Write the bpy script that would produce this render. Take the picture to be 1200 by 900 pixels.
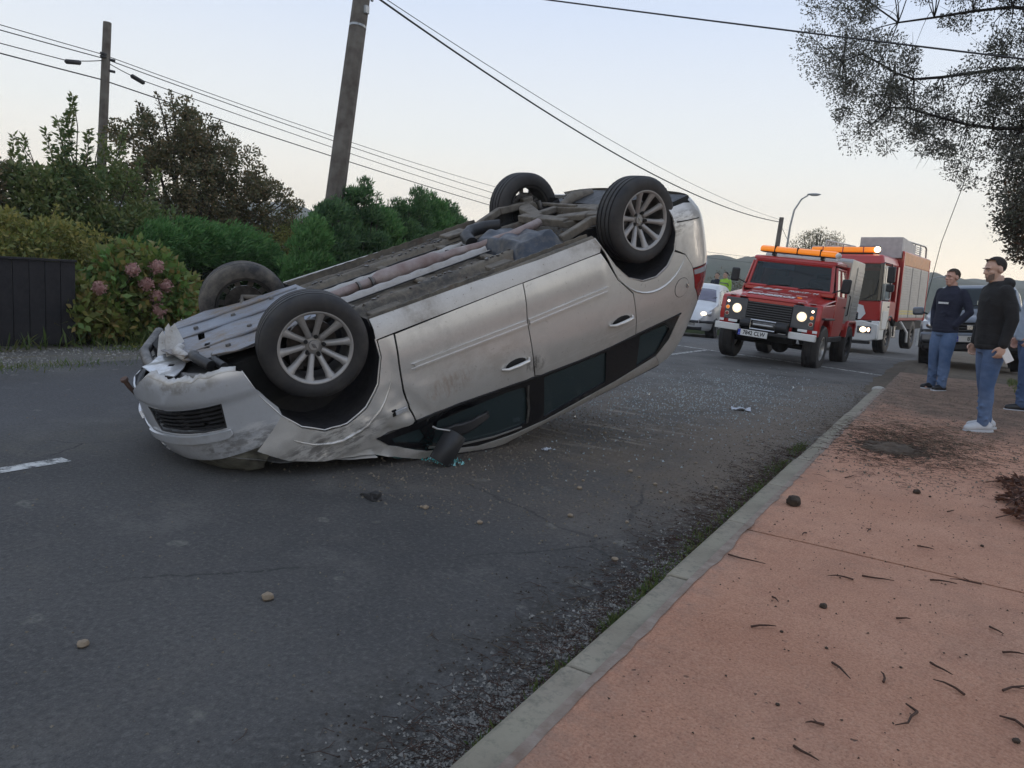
import bpy, math, random
import numpy as np
from mathutils import Vector, Matrix, noise as mnoise
from mathutils.geometry import delaunay_2d_cdt

for o in list(bpy.data.objects):
    bpy.data.objects.remove(o)
SC = bpy.context.scene
COL = SC.collection
random.seed(7)
RNG = np.random.default_rng(11)

# ------------------------------------------------------------------ camera
cam_data = bpy.data.cameras.new("camera")
cam_data.sensor_width = 36.0
cam_data.sensor_fit = 'HORIZONTAL'
cam_data.lens = 876.12 / 1200 * 36
cam_data.clip_start = 0.05
cam_data.clip_end = 6000
cam = bpy.data.objects.new("camera", cam_data)
COL.objects.link(cam)
CAM_Z = 1.265
PITCH, YAW, ROLL = 0.144963, 0.533685, 0.071875
cam.matrix_world = (Matrix.Translation((0, 0, CAM_Z)) @ Matrix.Rotation(YAW, 4, 'Z')
                    @ Matrix.Rotation(math.pi / 2 - PITCH, 4, 'X') @ Matrix.Rotation(ROLL, 4, 'Z'))
SC.camera = cam

# ------------------------------------------------------------------ sky, sun, exposure
SUN_ELEV, SUN_AZ = math.radians(5.0), math.radians(38.0)      # azimuth from +Y towards +X
world = bpy.data.worlds.new("World")
SC.world = world
world.use_nodes = True
wt = world.node_tree
wt.nodes.clear()
w_out = wt.nodes.new('ShaderNodeOutputWorld')
w_bg = wt.nodes.new('ShaderNodeBackground')
w_sky = wt.nodes.new('ShaderNodeTexSky')
w_sky.sky_type = 'NISHITA'
w_sky.sun_disc = False
w_sky.sun_elevation = SUN_ELEV
w_sky.sun_rotation = SUN_AZ
w_sky.air_density = 1.0
w_sky.dust_density = 0.4
w_sky.ozone_density = 2.0
# thin high haze of the evening: a pale veil by height above the horizon
w_tc = wt.nodes.new('ShaderNodeTexCoord')
w_sep = wt.nodes.new('ShaderNodeSeparateXYZ')
w_ramp = wt.nodes.new('ShaderNodeValToRGB')
w_mix = wt.nodes.new('ShaderNodeMix')
w_mix.data_type = 'RGBA'
w_mix.inputs[0].default_value = 0.9
wt.links.new(w_tc.outputs['Generated'], w_sep.inputs[0])
wt.links.new(w_sep.outputs[2], w_ramp.inputs[0])
cr = w_ramp.color_ramp
cr.elements[0].position = 0.0
cr.elements[0].color = (12.2, 10.1, 7.5, 1)
cr.elements[1].position = 1.0
cr.elements[1].color = (4.9, 5.7, 7.2, 1)
for p_, c_ in ((0.06, (10.7, 9.6, 7.9, 1)), (0.16, (8.3, 8.4, 8.2, 1)), (0.32, (6.0, 6.8, 8.3, 1)), (0.55, (4.9, 5.8, 7.5, 1))):
    e_ = cr.elements.new(p_)
    e_.color = c_
wt.links.new(w_sky.outputs[0], w_mix.inputs[6])
wt.links.new(w_ramp.outputs[0], w_mix.inputs[7])
wt.links.new(w_mix.outputs[2], w_bg.inputs[0])
w_bg.inputs[1].default_value = 0.1
wt.links.new(w_bg.outputs[0], w_out.inputs[0])

sun_data = bpy.data.lights.new("sun", 'SUN')
sun_data.energy = 0.5
sun_data.angle = math.radians(18)
sun_data.color = (1.0, 0.86, 0.72)
sun = bpy.data.objects.new("sun", sun_data)
COL.objects.link(sun)
sun.rotation_euler = Vector((math.sin(SUN_AZ) * math.cos(SUN_ELEV), math.cos(SUN_AZ) * math.cos(SUN_ELEV),
                             math.sin(SUN_ELEV))).to_track_quat('Z', 'Y').to_euler()

SC.view_settings.view_transform = 'Standard'
SC.view_settings.look = 'None'
SC.view_settings.gamma = 1
SC.view_settings.exposure = 0.42
SC.render.resolution_x, SC.render.resolution_y = 1024, 768
SC.render.engine = 'CYCLES'
SC.cycles.max_bounces = 6
SC.cycles.transparent_max_bounces = 12
SC.cycles.use_denoising = True

# ------------------------------------------------------------------ tagging
def tag(o, label=None, cat=None, group=None, kind=None):
    if label: o['label'] = label
    if cat: o['category'] = cat
    if group: o['group'] = group
    if kind: o['kind'] = kind
    return o

def empty(name, loc=(0, 0, 0), rz=0.0, label=None, cat=None, group=None, tilt=(0, 0)):
    o = bpy.data.objects.new(name, None)
    o.empty_display_size = 0.1
    COL.objects.link(o)
    o.matrix_world = Matrix.Translation(loc) @ Matrix.Rotation(rz, 4, 'Z') @ Matrix.Rotation(tilt[0], 4, 'X') @ Matrix.Rotation(tilt[1], 4, 'Y')
    return tag(o, label, cat, group)

def link_mesh(name, me, mat=None, parent=None, matrix=None):
    o = bpy.data.objects.new(name, me)
    COL.objects.link(o)
    if mat is not None and len(me.materials) == 0:
        me.materials.append(mat)
    if parent: o.parent = parent
    if matrix is not None: o.matrix_local = matrix
    return o

def copy_tree(o, parent=None):
    c = o.copy()
    COL.objects.link(c)
    if parent is not None:
        mb = o.matrix_basis.copy()
        c.parent = parent
        c.matrix_basis = mb
    for ch in list(o.children):
        copy_tree(ch, c)
    return c

# ------------------------------------------------------------------ mesh builder
class MB:
    def __init__(s):
        s.v = []; s.f = []
    def add(s, vs, fs):
        n = len(s.v)
        s.v += [tuple(v) for v in vs]
        s.f += [tuple(i + n for i in f) for f in fs]
        return s
    def box(s, c, d, m=None):
        x, y, z = d[0] / 2, d[1] / 2, d[2] / 2
        vs = [Vector((a * x, b * y, e * z)) for a in (-1, 1) for b in (-1, 1) for e in (-1, 1)]
        if m is not None: vs = [m @ v for v in vs]
        vs = [v + Vector(c) for v in vs]
        return s.add(vs, [(0, 1, 3, 2), (4, 6, 7, 5), (0, 4, 5, 1), (2, 3, 7, 6), (0, 2, 6, 4), (1, 5, 7, 3)])
    def hexa(s, b, t):                       # bottom ring of 4, top ring of 4
        return s.add(list(b) + list(t), [(3, 2, 1, 0), (4, 5, 6, 7), (0, 1, 5, 4), (1, 2, 6, 5), (2, 3, 7, 6), (3, 0, 4, 7)])
    def cyl(s, p0, p1, r0, r1=None, n=16, caps=True):
        if r1 is None: r1 = r0
        p0, p1 = Vector(p0), Vector(p1)
        q = (p1 - p0).to_track_quat('Z', 'Y').to_matrix()
        vs = []
        for p, r in ((p0, r0), (p1, r1)):
            for i in range(n):
                a = 2 * math.pi * i / n
                vs.append(p + q @ Vector((math.cos(a) * r, math.sin(a) * r, 0)))
        fs = [(i, (i + 1) % n, n + (i + 1) % n, n + i) for i in range(n)]
        if caps: fs += [tuple(range(n - 1, -1, -1)), tuple(range(n, 2 * n))]
        return s.add(vs, fs)
    def tube(s, pts, r, n=8, caps=True):
        pts = [Vector(p) for p in pts]
        rs = r if isinstance(r, (list, tuple)) else [r] * len(pts)
        up = None; vs = []
        for i, p in enumerate(pts):
            t = (pts[min(i + 1, len(pts) - 1)] - pts[max(i - 1, 0)]).normalized()
            if up is None:
                up = Vector((0, 0, 1)) if abs(t.z) < .9 else Vector((1, 0, 0))
            a = t.cross(up)
            if a.length < 1e-5: a = t.orthogonal()
            a.normalize(); b = a.cross(t).normalized(); up = b
            for k in range(n):
                an = 2 * math.pi * k / n
                vs.append(p + (a * math.cos(an) + b * math.sin(an)) * rs[i])
        fs = []
        for i in range(len(pts) - 1):
            for k in range(n):
                fs.append((i * n + k, i * n + (k + 1) % n, (i + 1) * n + (k + 1) % n, (i + 1) * n + k))
        if caps: fs += [tuple(range(n - 1, -1, -1)), tuple(range((len(pts) - 1) * n, len(pts) * n))]
        return s.add(vs, fs)
    def lathe(s, prof, axis='Y', n=48, c=(0, 0, 0), closed=False):     # prof = [(radius, along)]
        vs = []
        for (r, a) in prof:
            for k in range(n):
                an = 2 * math.pi * k / n
                x, z = r * math.cos(an), r * math.sin(an)
                p = {'Y': (x, a, z), 'Z': (x, z, a), 'X': (a, x, z)}[axis]
                vs.append((p[0] + c[0], p[1] + c[1], p[2] + c[2]))
        m = len(prof); fs = []
        for i in range(m if closed else m - 1):
            j = (i + 1) % m
            for k in range(n):
                fs.append((i * n + k, i * n + (k + 1) % n, j * n + (k + 1) % n, j * n + k))
        return s.add(vs, fs)
    def prism(s, poly, a0, a1, plane='XZ'):
        def P(u, v, a): return {'XZ': (u, a, v), 'XY': (u, v, a), 'YZ': (a, u, v)}[plane]
        n = len(poly)
        vs = [P(u, v, a0) for u, v in poly] + [P(u, v, a1) for u, v in poly]
        return s.add(vs, [tuple(range(n)), tuple(range(2 * n - 1, n - 1, -1))] + [(i, n + i, n + (i + 1) % n, (i + 1) % n) for i in range(n)])
    def grid(s, f, nu, nv):
        vs = [f(i / nu, j / nv) for i in range(nu + 1) for j in range(nv + 1)]
        w = nv + 1
        return s.add(vs, [(i * w + j, (i + 1) * w + j, (i + 1) * w + j + 1, i * w + j + 1) for i in range(nu) for j in range(nv)])
    def sphere(s, c, r, nu=16, nv=10):
        r = r if isinstance(r, (tuple, list)) else (r, r, r)
        return s.grid(lambda u, v: (c[0] + r[0] * math.cos(2 * math.pi * u) * math.sin(math.pi * v),
                                    c[1] + r[1] * math.sin(2 * math.pi * u) * math.sin(math.pi * v),
                                    c[2] - r[2] * math.cos(math.pi * v)), nu, nv)
    def xf(s, m):
        s.v = [tuple(m @ Vector(v)) for v in s.v]; return s
    def obj(s, name, mat, parent=None, bevel=0, smooth=35, seg=2, matrix=None, sub=0, fix=True):
        me = bpy.data.meshes.new(name)
        me.from_pydata(s.v, [], s.f)
        me.validate()
        if fix and len(s.f) < 60000:
            import bmesh
            bm = bmesh.new(); bm.from_mesh(me)
            bmesh.ops.remove_doubles(bm, verts=bm.verts, dist=1e-5)
            bmesh.ops.recalc_face_normals(bm, faces=bm.faces)
            bm.to_mesh(me); bm.free()
        if smooth:
            me.polygons.foreach_set('use_smooth', [True] * len(me.polygons))
            me.set_sharp_from_angle(angle=math.radians(smooth))
        o = link_mesh(name, me, mat, parent, matrix)
        if sub:
            m = o.modifiers.new('sub', 'SUBSURF'); m.levels = m.render_levels = sub
        if bevel:
            m = o.modifiers.new('bevel', 'BEVEL'); m.width = bevel; m.segments = seg; m.limit_method = 'ANGLE'
            m.angle_limit = math.radians(40); m.harden_normals = False
        return o

# ------------------------------------------------------------------ materials
class NT:
    def __init__(s, name):
        s.m = bpy.data.materials.new(name); s.m.use_nodes = True
        s.t = s.m.node_tree; s.t.nodes.clear()
        s.out = s.t.nodes.new('ShaderNodeOutputMaterial')
        s.b = s.t.nodes.new('ShaderNodeBsdfPrincipled')
        s.t.links.new(s.b.outputs[0], s.out.inputs[0])
        s._tc = s.t.nodes.new('ShaderNodeTexCoord')
        s.P = s._tc.outputs['Object']
    def n(s, typ, **kw):
        nd = s.t.nodes.new(typ)
        for k, v in kw.items(): setattr(nd, k, v)
        return nd
    def put(s, sock, val):
        if isinstance(val, bpy.types.NodeSocket): s.t.links.new(val, sock)
        elif val is not None:
            if isinstance(val, (tuple, list)) and len(val) == 3 and sock.type == 'RGBA': val = (*val, 1)
            sock.default_value = val
    def noise(s, scale, detail=4, rough=.55, vec=None, col=False, dist=0.0):
        nd = s.n('ShaderNodeTexNoise'); s.put(nd.inputs['Vector'], vec or s.P)
        nd.inputs['Scale'].default_value = scale; nd.inputs['Detail'].default_value = detail
        nd.inputs['Roughness'].default_value = rough; nd.inputs['Distortion'].default_value = dist
        return nd.outputs[1] if col else nd.outputs[0]
    def voro(s, scale, feat='F1', out=0, vec=None, rnd=1.0):
        nd = s.n('ShaderNodeTexVoronoi', feature=feat); s.put(nd.inputs['Vector'], vec or s.P)
        nd.inputs['Scale'].default_value = scale; nd.inputs['Randomness'].default_value = rnd
        return nd.outputs[out]
    def map(s, v, a, b, c=0.0, d=1.0, smooth=False):
        nd = s.n('ShaderNodeMapRange'); nd.clamp = True
        if smooth: nd.interpolation_type = 'SMOOTHSTEP'
        s.put(nd.inputs[0], v)
        for i, x in enumerate((a, b, c, d)): nd.inputs[i + 1].default_value = x
        return nd.outputs[0]
    def math(s, op, a, b=None, clamp=False):
        nd = s.n('ShaderNodeMath', operation=op); nd.use_clamp = clamp
        s.put(nd.inputs[0], a)
        if b is not None: s.put(nd.inputs[1], b)
        return nd.outputs[0]
    def mul(s, *a):
        r = a[0]
        for x in a[1:]: r = s.math('MULTIPLY', r, x)
        return r
    def mix(s, fac, a, b, mode='MIX'):
        nd = s.n('ShaderNodeMix', data_type='RGBA', blend_type=mode)
        s.put(nd.inputs[0], fac); s.put(nd.inputs[6], a); s.put(nd.inputs[7], b)
        return nd.outputs[2]
    def xyz(s, vec=None):
        nd = s.n('ShaderNodeSeparateXYZ'); s.put(nd.inputs[0], vec or s.P)
        return nd.outputs
    def scalevec(s, sc, rot=(0, 0, 0), loc=(0, 0, 0)):
        nd = s.n('ShaderNodeMapping'); s.put(nd.inputs[0], s.P)
        nd.inputs['Scale'].default_value = sc; nd.inputs['Rotation'].default_value = rot; nd.inputs['Location'].default_value = loc
        return nd.outputs[0]
    def bump(s, h, strength=.3, dist=.01, prev=None):
        nd = s.n('ShaderNodeBump'); nd.inputs['Strength'].default_value = strength; nd.inputs['Distance'].default_value = dist
        s.put(nd.inputs['Height'], h)
        if prev is not None: s.put(nd.inputs['Normal'], prev)
        return nd.outputs[0]
    def done(s, color=None, rough=None, metal=None, normal=None, **kw):
        if color is not None: s.put(s.b.inputs['Base Color'], color)
        if rough is not None: s.put(s.b.inputs['Roughness'], rough)
        if metal is not None: s.put(s.b.inputs['Metallic'], metal)
        if normal is not None: s.put(s.b.inputs['Normal'], normal)
        for k, v in kw.items(): s.put(s.b.inputs[k.replace('_', ' ')], v)
        return s.m

def simple(name, c, rough=.5, metal=0.0, var=.12, scale=6.0, bump=0.0, bscale=60.0, coat=0.0, c2=None, spec=None):
    t = NT(name)
    f = t.map(t.noise(scale, 5), .3, .7)
    c2 = c2 or tuple(x * (1 - var * 2) for x in c)
    kw = {}
    if coat: kw['Coat_Weight'] = coat
    if spec is not None: kw['Specular_IOR_Level'] = spec
    return t.done(t.mix(f, c, c2), t.map(t.noise(scale * 3, 3), .3, .7, max(0, rough - .08), min(1, rough + .08)), metal,
                  t.bump(t.noise(bscale, 4), bump, .01) if bump else None, **kw)

def emis(name, c, strength, base=(.8, .8, .8)):
    t = NT(name)
    return t.done(base, .3, 0.0, None, Emission_Color=c, Emission_Strength=strength)

M = {}
def dirty_paint(name, c, dust=(.20, .165, .125), amount=.5, metal=.55, rough=.34, coat=.3, scuffs=()):
    t = NT(name)
    n1 = t.noise(2.2, 8, .62); n2 = t.noise(14, 6, .7); n3 = t.noise(90, 3, .6)
    d = t.math('MULTIPLY', t.map(n1, .42, .72), t.map(n2, .30, .75))
    spots = t.map(t.noise(38, 3, .5), .66, .74, 0, .75)
    d = t.math('MULTIPLY', t.math('MAXIMUM', d, spots), amount, True)
    film = t.math('ADD', d, t.map(n3, .3, .8, .0, .12 * amount), True)
    col = t.mix(film, c, dust)
    for (x, z, rx, rz, cc, sc, str_) in scuffs:       # grazes with a place and a shape of their own
        X, Y, Z = t.xyz()
        a = t.math('ADD', t.math('POWER', t.math('DIVIDE', t.math('SUBTRACT', X, x), rx), 2.0), t.math('POWER', t.math('DIVIDE', t.math('SUBTRACT', Z, z), rz), 2.0))
        m_ = t.mul(t.map(a, 1.0, .35), t.map(t.noise(1.0, 6, .75, t.scalevec(sc)), .46, .58), str_)
        col = t.mix(m_, col, cc)
    return t.done(col, t.math('ADD', t.math('MULTIPLY', film, .5), rough, True), t.math('MULTIPLY', t.math('SUBTRACT', 1.0, film), metal),
                  t.bump(n3, .04, .004), Coat_Weight=coat, Coat_Roughness=.12)

M['silver'] = dirty_paint('silver_paint', (.66, .645, .615), amount=.48, metal=.50, rough=.31, coat=.8, scuffs=((-.72, .86, .20, .085, (.38, .27, .20), (34, 10, 9), .55), (-.95, .80, .45, .16, (.40, .36, .31), (5, 9, 7), .35), (.1, .90, .42, .12, (.17, .16, .15), (7, 9, 26), .8), (-1.40, .99, .10, .07, (.16, .15, .14), (20, 20, 8), .8), (-2.0, 1.05, .6, .03, (.78, .77, .75), (3, 9, 60), .7), (-2.9, .42, .25, .10, (.20, .18, .16), (9, 9, 40), .7)))
M['silver_sky_tint'] = dirty_paint('silver_paint_sky_tint', (.60, .62, .65), amount=.40, metal=.48, rough=.29, coat=.8, scuffs=((.45, .66, .22, .10, (.80, .80, .80), (7, 7, 30), .8), (.55, .70, .30, .09, (.22, .21, .20), (12, 12, 24), .7), (.75, .30, .2, .05, (.25, .22, .18), (12, 12, 12), .6)))  # silver of the nose, its bluish sky reflection mixed into the colour
M['silver_mud'] = dirty_paint('silver_paint_muddy', (.56, .545, .52), amount=1.1, metal=.4, rough=.42, coat=.1)
M['red'] = dirty_paint('red_paint', (.46, .022, .018), amount=.16, metal=0, rough=.3, coat=.5)
M['white_paint'] = dirty_paint('white_paint', (.72, .72, .70), amount=.2, metal=0, rough=.35, coat=.3)
M['pale_silver'] = dirty_paint('pale_silver_paint', (.60, .61, .62), amount=.15, metal=.4, rough=.35, coat=.4)
M['grey_blue'] = dirty_paint('grey_blue_paint', (.17, .19, .225), amount=.2, metal=.5, rough=.35, coat=.4)
M['alu'] = simple('brushed_aluminium', (.52, .51, .49), .38, .7, .1, 3)
M['black_plastic'] = simple('black_plastic', (.018, .018, .02), .5, 0, .1, 9, .1, 200)
M['gloss_black'] = simple('gloss_black', (.008, .008, .010), .12, 0, .1, 3, coat=.5)
M['seam_black'] = simple('seam_black', (.006, .006, .006), .8)
M['chrome'] = simple('worn_chrome', (.62, .62, .62), .18, .95, .08, 20)
M['trim_highlight'] = simple('highlight_trim', (.78, .78, .77), .35, .35, .05, 20)  # pale colour paints the highlight line along the door mouldings
M['steel'] = simple('dull_steel', (.22, .21, .20), .5, .75, .3, 12, .2, 60)
M['rust'] = simple('rusty_metal', (.15, .085, .06), .8, .25, .35, 18, .4, 60, c2=(.07, .05, .045))
M['orange_lens'] = emis('orange_lens', (1, .28, .02), .35, (.9, .25, .02))
M['lamp_lit'] = emis('lit_lamp', (1.0, .78, .48), 3.2, (1, 1, 1))
M['lamp_glow'] = emis('lamp_outer_glow', (1.0, .72, .40), 1.15, (.9, .85, .75))
M['lamp_soft'] = emis('lit_lamp_soft', (1.0, .62, .42), 3, (1, .9, .8))
M['lamp_glass'] = simple('lamp_glass', (.55, .56, .58), .12, .3, .1, 12, coat=.6)
M['tail_red'] = simple('tail_lamp_red', (.33, .02, .022), .15, 0, .15, 20, coat=.8)
M['plate_white'] = simple('plate_white', (.74, .74, .72), .4, 0, .04)
M['plate_blue'] = simple('plate_blue', (.02, .05, .42), .4, 0, .04)
M['print_black'] = simple('print_black', (.012, .012, .012), .5)
M['print_white'] = simple('print_white', (.78, .78, .77), .45, 0, .04)
M['tyre'] = None
def tyre_mat(name, dusty):
    t = NT(name)
    d = t.math('MULTIPLY', t.map(t.noise(7, 7, .65), .38, .68), dusty, True)
    return t.done(t.mix(d, (.016, .016, .018), (.17, .15, .125)), t.map(d, 0, 1, .62, .95), 0.0, t.bump(t.noise(120, 3), .12, .003))
M['tyre'] = tyre_mat('tyre_rubber', .20)
M['tyre_mud'] = tyre_mat('tyre_rubber_muddy', .95)
def glass_mat(name, tint, alpha):
    t = NT(name)
    tr = t.n('ShaderNodeBsdfTransparent'); tr.inputs[0].default_value = (*tint, 1)
    t.done((.055, .085, .095), .03, 0.0, None, Coat_Weight=1.0)
    mx = t.n('ShaderNodeMixShader')
    fr = t.n('ShaderNodeFresnel'); fr.inputs[0].default_value = 1.5
    t.t.links.new(t.math('ADD', fr.outputs[0], alpha, True), mx.inputs[0])
    t.t.links.new(tr.outputs[0], mx.inputs[1]); t.t.links.new(t.b.outputs[0], mx.inputs[2])
    t.t.links.new(mx.outputs[0], t.out.inputs[0])
    return t.m
M['glass'] = glass_mat('tinted_glass', (.42, .58, .58), .45)
M['glass_dark'] = glass_mat('dark_glass', (.10, .14, .16), .55)

def text_obj(s, size, mat, parent, loc, rot, name='lettering', sx=1.0, depth=.002, align='CENTER', bold=0.0):
    cu = bpy.data.curves.new(name, 'FONT'); cu.body = s; cu.size = size; cu.align_x = align; cu.align_y = 'CENTER'
    cu.extrude = depth; cu.offset = bold; cu.resolution_u = 3
    tmp = bpy.data.objects.new(name, cu); COL.objects.link(tmp)
    dg = bpy.context.evaluated_depsgraph_get()
    me = bpy.data.meshes.new_from_object(tmp.evaluated_get(dg))
    bpy.data.objects.remove(tmp)
    me.materials.clear()
    o = link_mesh(name, me, mat, parent)
    o.matrix_local = Matrix.Translation(loc) @ rot.to_4x4() @ Matrix.Diagonal((sx, 1, 1, 1))
    return o
def facing(n, up=(0, 0, 1)):      # rotation whose local Z looks along n with Y up
    n = Vector(n).normalized(); up = Vector(up)
    x = up.cross(n).normalized(); y = n.cross(x)
    return Matrix((x, y, n)).transposed()

def in_poly(p, poly):
    x, y = p; c = False; j = len(poly) - 1
    for i in range(len(poly)):
        xi, yi = poly[i]; xj, yj = poly[j]
        if (yi > y) != (yj > y) and x < (xj - xi) * (y - yi) / (yj - yi) + xi: c = not c
        j = i
    return c
def densify(poly, step):
    out = []
    for i in range(len(poly)):
        a, b = Vector(poly[i]), Vector(poly[(i + 1) % len(poly)])
        n = max(1, int((b - a).length / step))
        for k in range(n): out.append(tuple(a.lerp(b, k / n)))
    return out
def round_poly(poly, r=.3, it=1):
    for _ in range(it):
        out = []
        for i in range(len(poly)):
            a, b = Vector(poly[i]), Vector(poly[(i + 1) % len(poly)])
            out += [tuple(a.lerp(b, r)), tuple(a.lerp(b, 1 - r))]
        poly = out
    return poly
def sheet(poly, lift, holes=(), step=.04):
    """triangulated 2-D outline with holes, lifted onto a surface by lift(u, v)"""
    loops = [densify(poly, step)] + [densify(h, step) for h in holes]
    pts = []; edges = []
    for lp in loops:
        n0 = len(pts); pts += [Vector(p) for p in lp]
        edges += [(n0 + i, n0 + (i + 1) % len(lp)) for i in range(len(lp))]
    us = [p[0] for p in poly]; vs = [p[1] for p in poly]
    u = min(us)
    allb = np.array([[p[0], p[1]] for p in pts])
    row = 0
    v = min(vs)
    while v < max(vs):
        u = min(us) + (row % 2) * step / 2
        while u < max(us):
            if in_poly((u, v), loops[0]) and not any(in_poly((u, v), h) for h in loops[1:]):
                if np.min(np.abs(allb - (u, v)).sum(1)) > step * .5: pts.append(Vector((u, v)))
            u += step
        v += step * .87; row += 1
    V, _, F, *_r = delaunay_2d_cdt(pts, edges, [], 0, 1e-6)
    keep = []
    for f in F:
        cx = sum(V[i][0] for i in f) / 3; cy = sum(V[i][1] for i in f) / 3
        if in_poly((cx, cy), loops[0]) and not any(in_poly((cx, cy), h) for h in loops[1:]): keep.append(tuple(f))
    return [lift(p[0], p[1]) for p in V], keep
def panel(name, poly, lift, mat, parent, holes=(), step=.04, thick=.012, smooth=50, out=None):
    vs, fs = sheet(poly, lift, holes, step)
    import bmesh
    me = bpy.data.meshes.new(name); me.from_pydata([tuple(p) for p in vs], [], fs)
    bm = bmesh.new(); bm.from_mesh(me)
    bmesh.ops.delete(bm, geom=[w for w in bm.verts if not w.link_faces], context='VERTS')
    bmesh.ops.recalc_face_normals(bm, faces=bm.faces)
    if out is not None:
        s = sum(f.normal.dot(Vector(out(f.calc_center_median()))) for f in bm.faces)
        if s < 0: bmesh.ops.reverse_faces(bm, faces=bm.faces)
    bm.to_mesh(me); bm.free()
    me.polygons.foreach_set('use_smooth', [True] * len(me.polygons))
    o = link_mesh(name, me, mat, parent)
    if thick:
        m = o.modifiers.new('thick', 'SOLIDIFY'); m.thickness = thick; m.offset = -1; m.use_rim = True
        es = o.modifiers.new('edge', 'EDGE_SPLIT'); es.split_angle = math.radians(smooth)
    return o

# ================================================================== ground, road, pavement
def gz(y):
    if y < 14: return 0.0
    if y < 20: return -0.0031 * (y - 14) ** 2
    if y < 60: return -0.1116 - 0.0372 * (y - 20)
    return -1.6
def structure(o, label=None):
    return tag(o, label, kind='structure')

# --- asphalt material
t = NT('asphalt')
X, Y, Z = t.xyz()
big = t.noise(.55, 5, .6); mid = t.noise(4.5, 6, .65); fine = t.noise(170, 3, .7); agg = t.voro(120)
col = t.mix(t.map(big, .35, .65), (.047, .046, .046), (.082, .079, .076))
col = t.mix(t.mul(t.map(mid, .5, .78), .6), col, (.115, .107, .098))
col = t.mix(t.mul(t.map(agg, .0, .30, 1, 0), t.map(fine, .45, .7), .75), col, (.30, .285, .265))
col = t.mix(t.mul(t.map(t.voro(95, out=0, vec=t.scalevec((1, 1, 1), loc=(5, 3, 0))), .0, .22, 1, 0), .55), col, (.022, .022, .022))
col = t.mix(t.mul(t.map(t.noise(1.1, 6, .7, t.scalevec((1, 1, 1), loc=(2, 9, 0))), .56, .66), .40), col, (.150, .142, .130))
# old tyre-polished lane on the far side is a little paler and smoother
lane = t.mul(t.map(X, -5.1, -5.6), t.map(X, -7.4, -6.9))
col = t.mix(t.mul(lane, .5), col, (.088, .088, .094))
col = t.mix(t.mul(t.map(X, -4.3, -4.65), t.map(X, -5.3, -4.9), t.map(mid, .35, .6), .45), col, (.12, .112, .095))
# earth washed over the road by the kerb
kerbdirt = t.mul(t.map(X, -2.7, -1.1, 0, 1, True), t.map(Y, 2.4, 5.5, .0, 1, True), t.map(Y, 14, 11))
dn = t.noise(2.6, 7, .68)
kd = t.map(t.math('ADD', kerbdirt, t.math('MULTIPLY', t.math('SUBTRACT', dn, .5), 1.6)), .42, .85)
kd = t.math('MULTIPLY', kd, t.map(kerbdirt, .05, .35))
col = t.mix(t.mul(kd, .85), col, t.mix(mid, (.105, .078, .056), (.19, .15, .11)))
# wide dusting of soil under and behind the wreck
wreck = t.mul(t.map(X, -4.6, -3.0), t.map(Y, 3.0, 4.6), t.map(Y, 10.5, 7.5))
wn = t.noise(1.3, 7, .7, t.scalevec((1.0, .6, 1), (0, 0, .5)))
col = t.mix(t.mul(wreck, t.map(wn, .36, .58), .72), col, t.mix(t.noise(9, 4), (.115, .080, .056), (.22, .175, .13)))
# pale scrape marks dragged along the road by the roof
st = t.noise(1.0, 6, .6, t.scalevec((1.1, 9, 1), (0, 0, -.42)))
scr = t.mul(t.map(st, .52, .60), t.map(X, -3.6, -2.9), t.map(X, -1.5, -2.3), t.map(Y, 4.6, 5.2), t.map(Y, 7.6, 6.5), t.map(t.noise(3.1, 4), .38, .6))
col = t.mix(t.mul(scr, .9), col, (.33, .28, .225))
# dark grit gutter
gut = t.mul(t.map(X, -1.55, -1.15, 0, 1, True), t.map(Y, 4.6, 3.0))
gn = t.noise(7, 7, .75)
col = t.mix(t.mul(gut, t.map(gn, .40, .56), .8), col, (.030, .027, .022))
col = t.mix(t.mul(t.map(X, -1.18, -1.0, 0, 1, True), t.map(Y, 3.3, 2.2), t.map(t.noise(34, 8, .85), .50, .58), .8), col, (.34, .33, .30))
# hairline cracks
ck = t.voro(.55, 'DISTANCE_TO_EDGE', 0, t.mix(.18, t.P, t.noise(2.6, 5, .6, None, True)))
crk = t.mul(t.map(ck, .0, .006, 1, 0), t.map(t.noise(.9, 3), .48, .6))
col = t.mix(t.mul(crk, .8), col, (.012, .012, .012))
am = t.noise(46, 4, .7); am2 = t.noise(14, 6, .75)
col = t.mix(t.mul(t.map(am, .52, .68), .5), col, (.155, .148, .140))
col = t.mix(t.mul(t.map(am, .48, .34), .55), col, (.030, .030, .031))
col = t.mix(t.mul(t.map(am2, .58, .72), t.map(t.noise(1.9, 4), .45, .6), .55), col, (.19, .178, .16))
col = t.mix(t.mul(t.map(Y, 6.5, 10.5, 0, 1, True), t.map(t.noise(1.2, 6, .7), .35, .6), .6), col, (.155, .150, .140))
# chalky spots
col = t.mix(t.mul(t.map(t.noise(5.2, 2, .4), .69, .735), t.map(t.noise(40, 3), .35, .6), .6), col, (.20, .19, .165))
nb = t.bump(am, .7, .012)
nb = t.bump(agg, .6, .008, nb)
nb = t.bump(fine, .5, .006, nb)
nb = t.bump(crk, -.8, .01, nb)
M['asphalt'] = t.done(col, t.map(mid, .3, .7, .74, .92), 0.0, nb)

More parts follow.
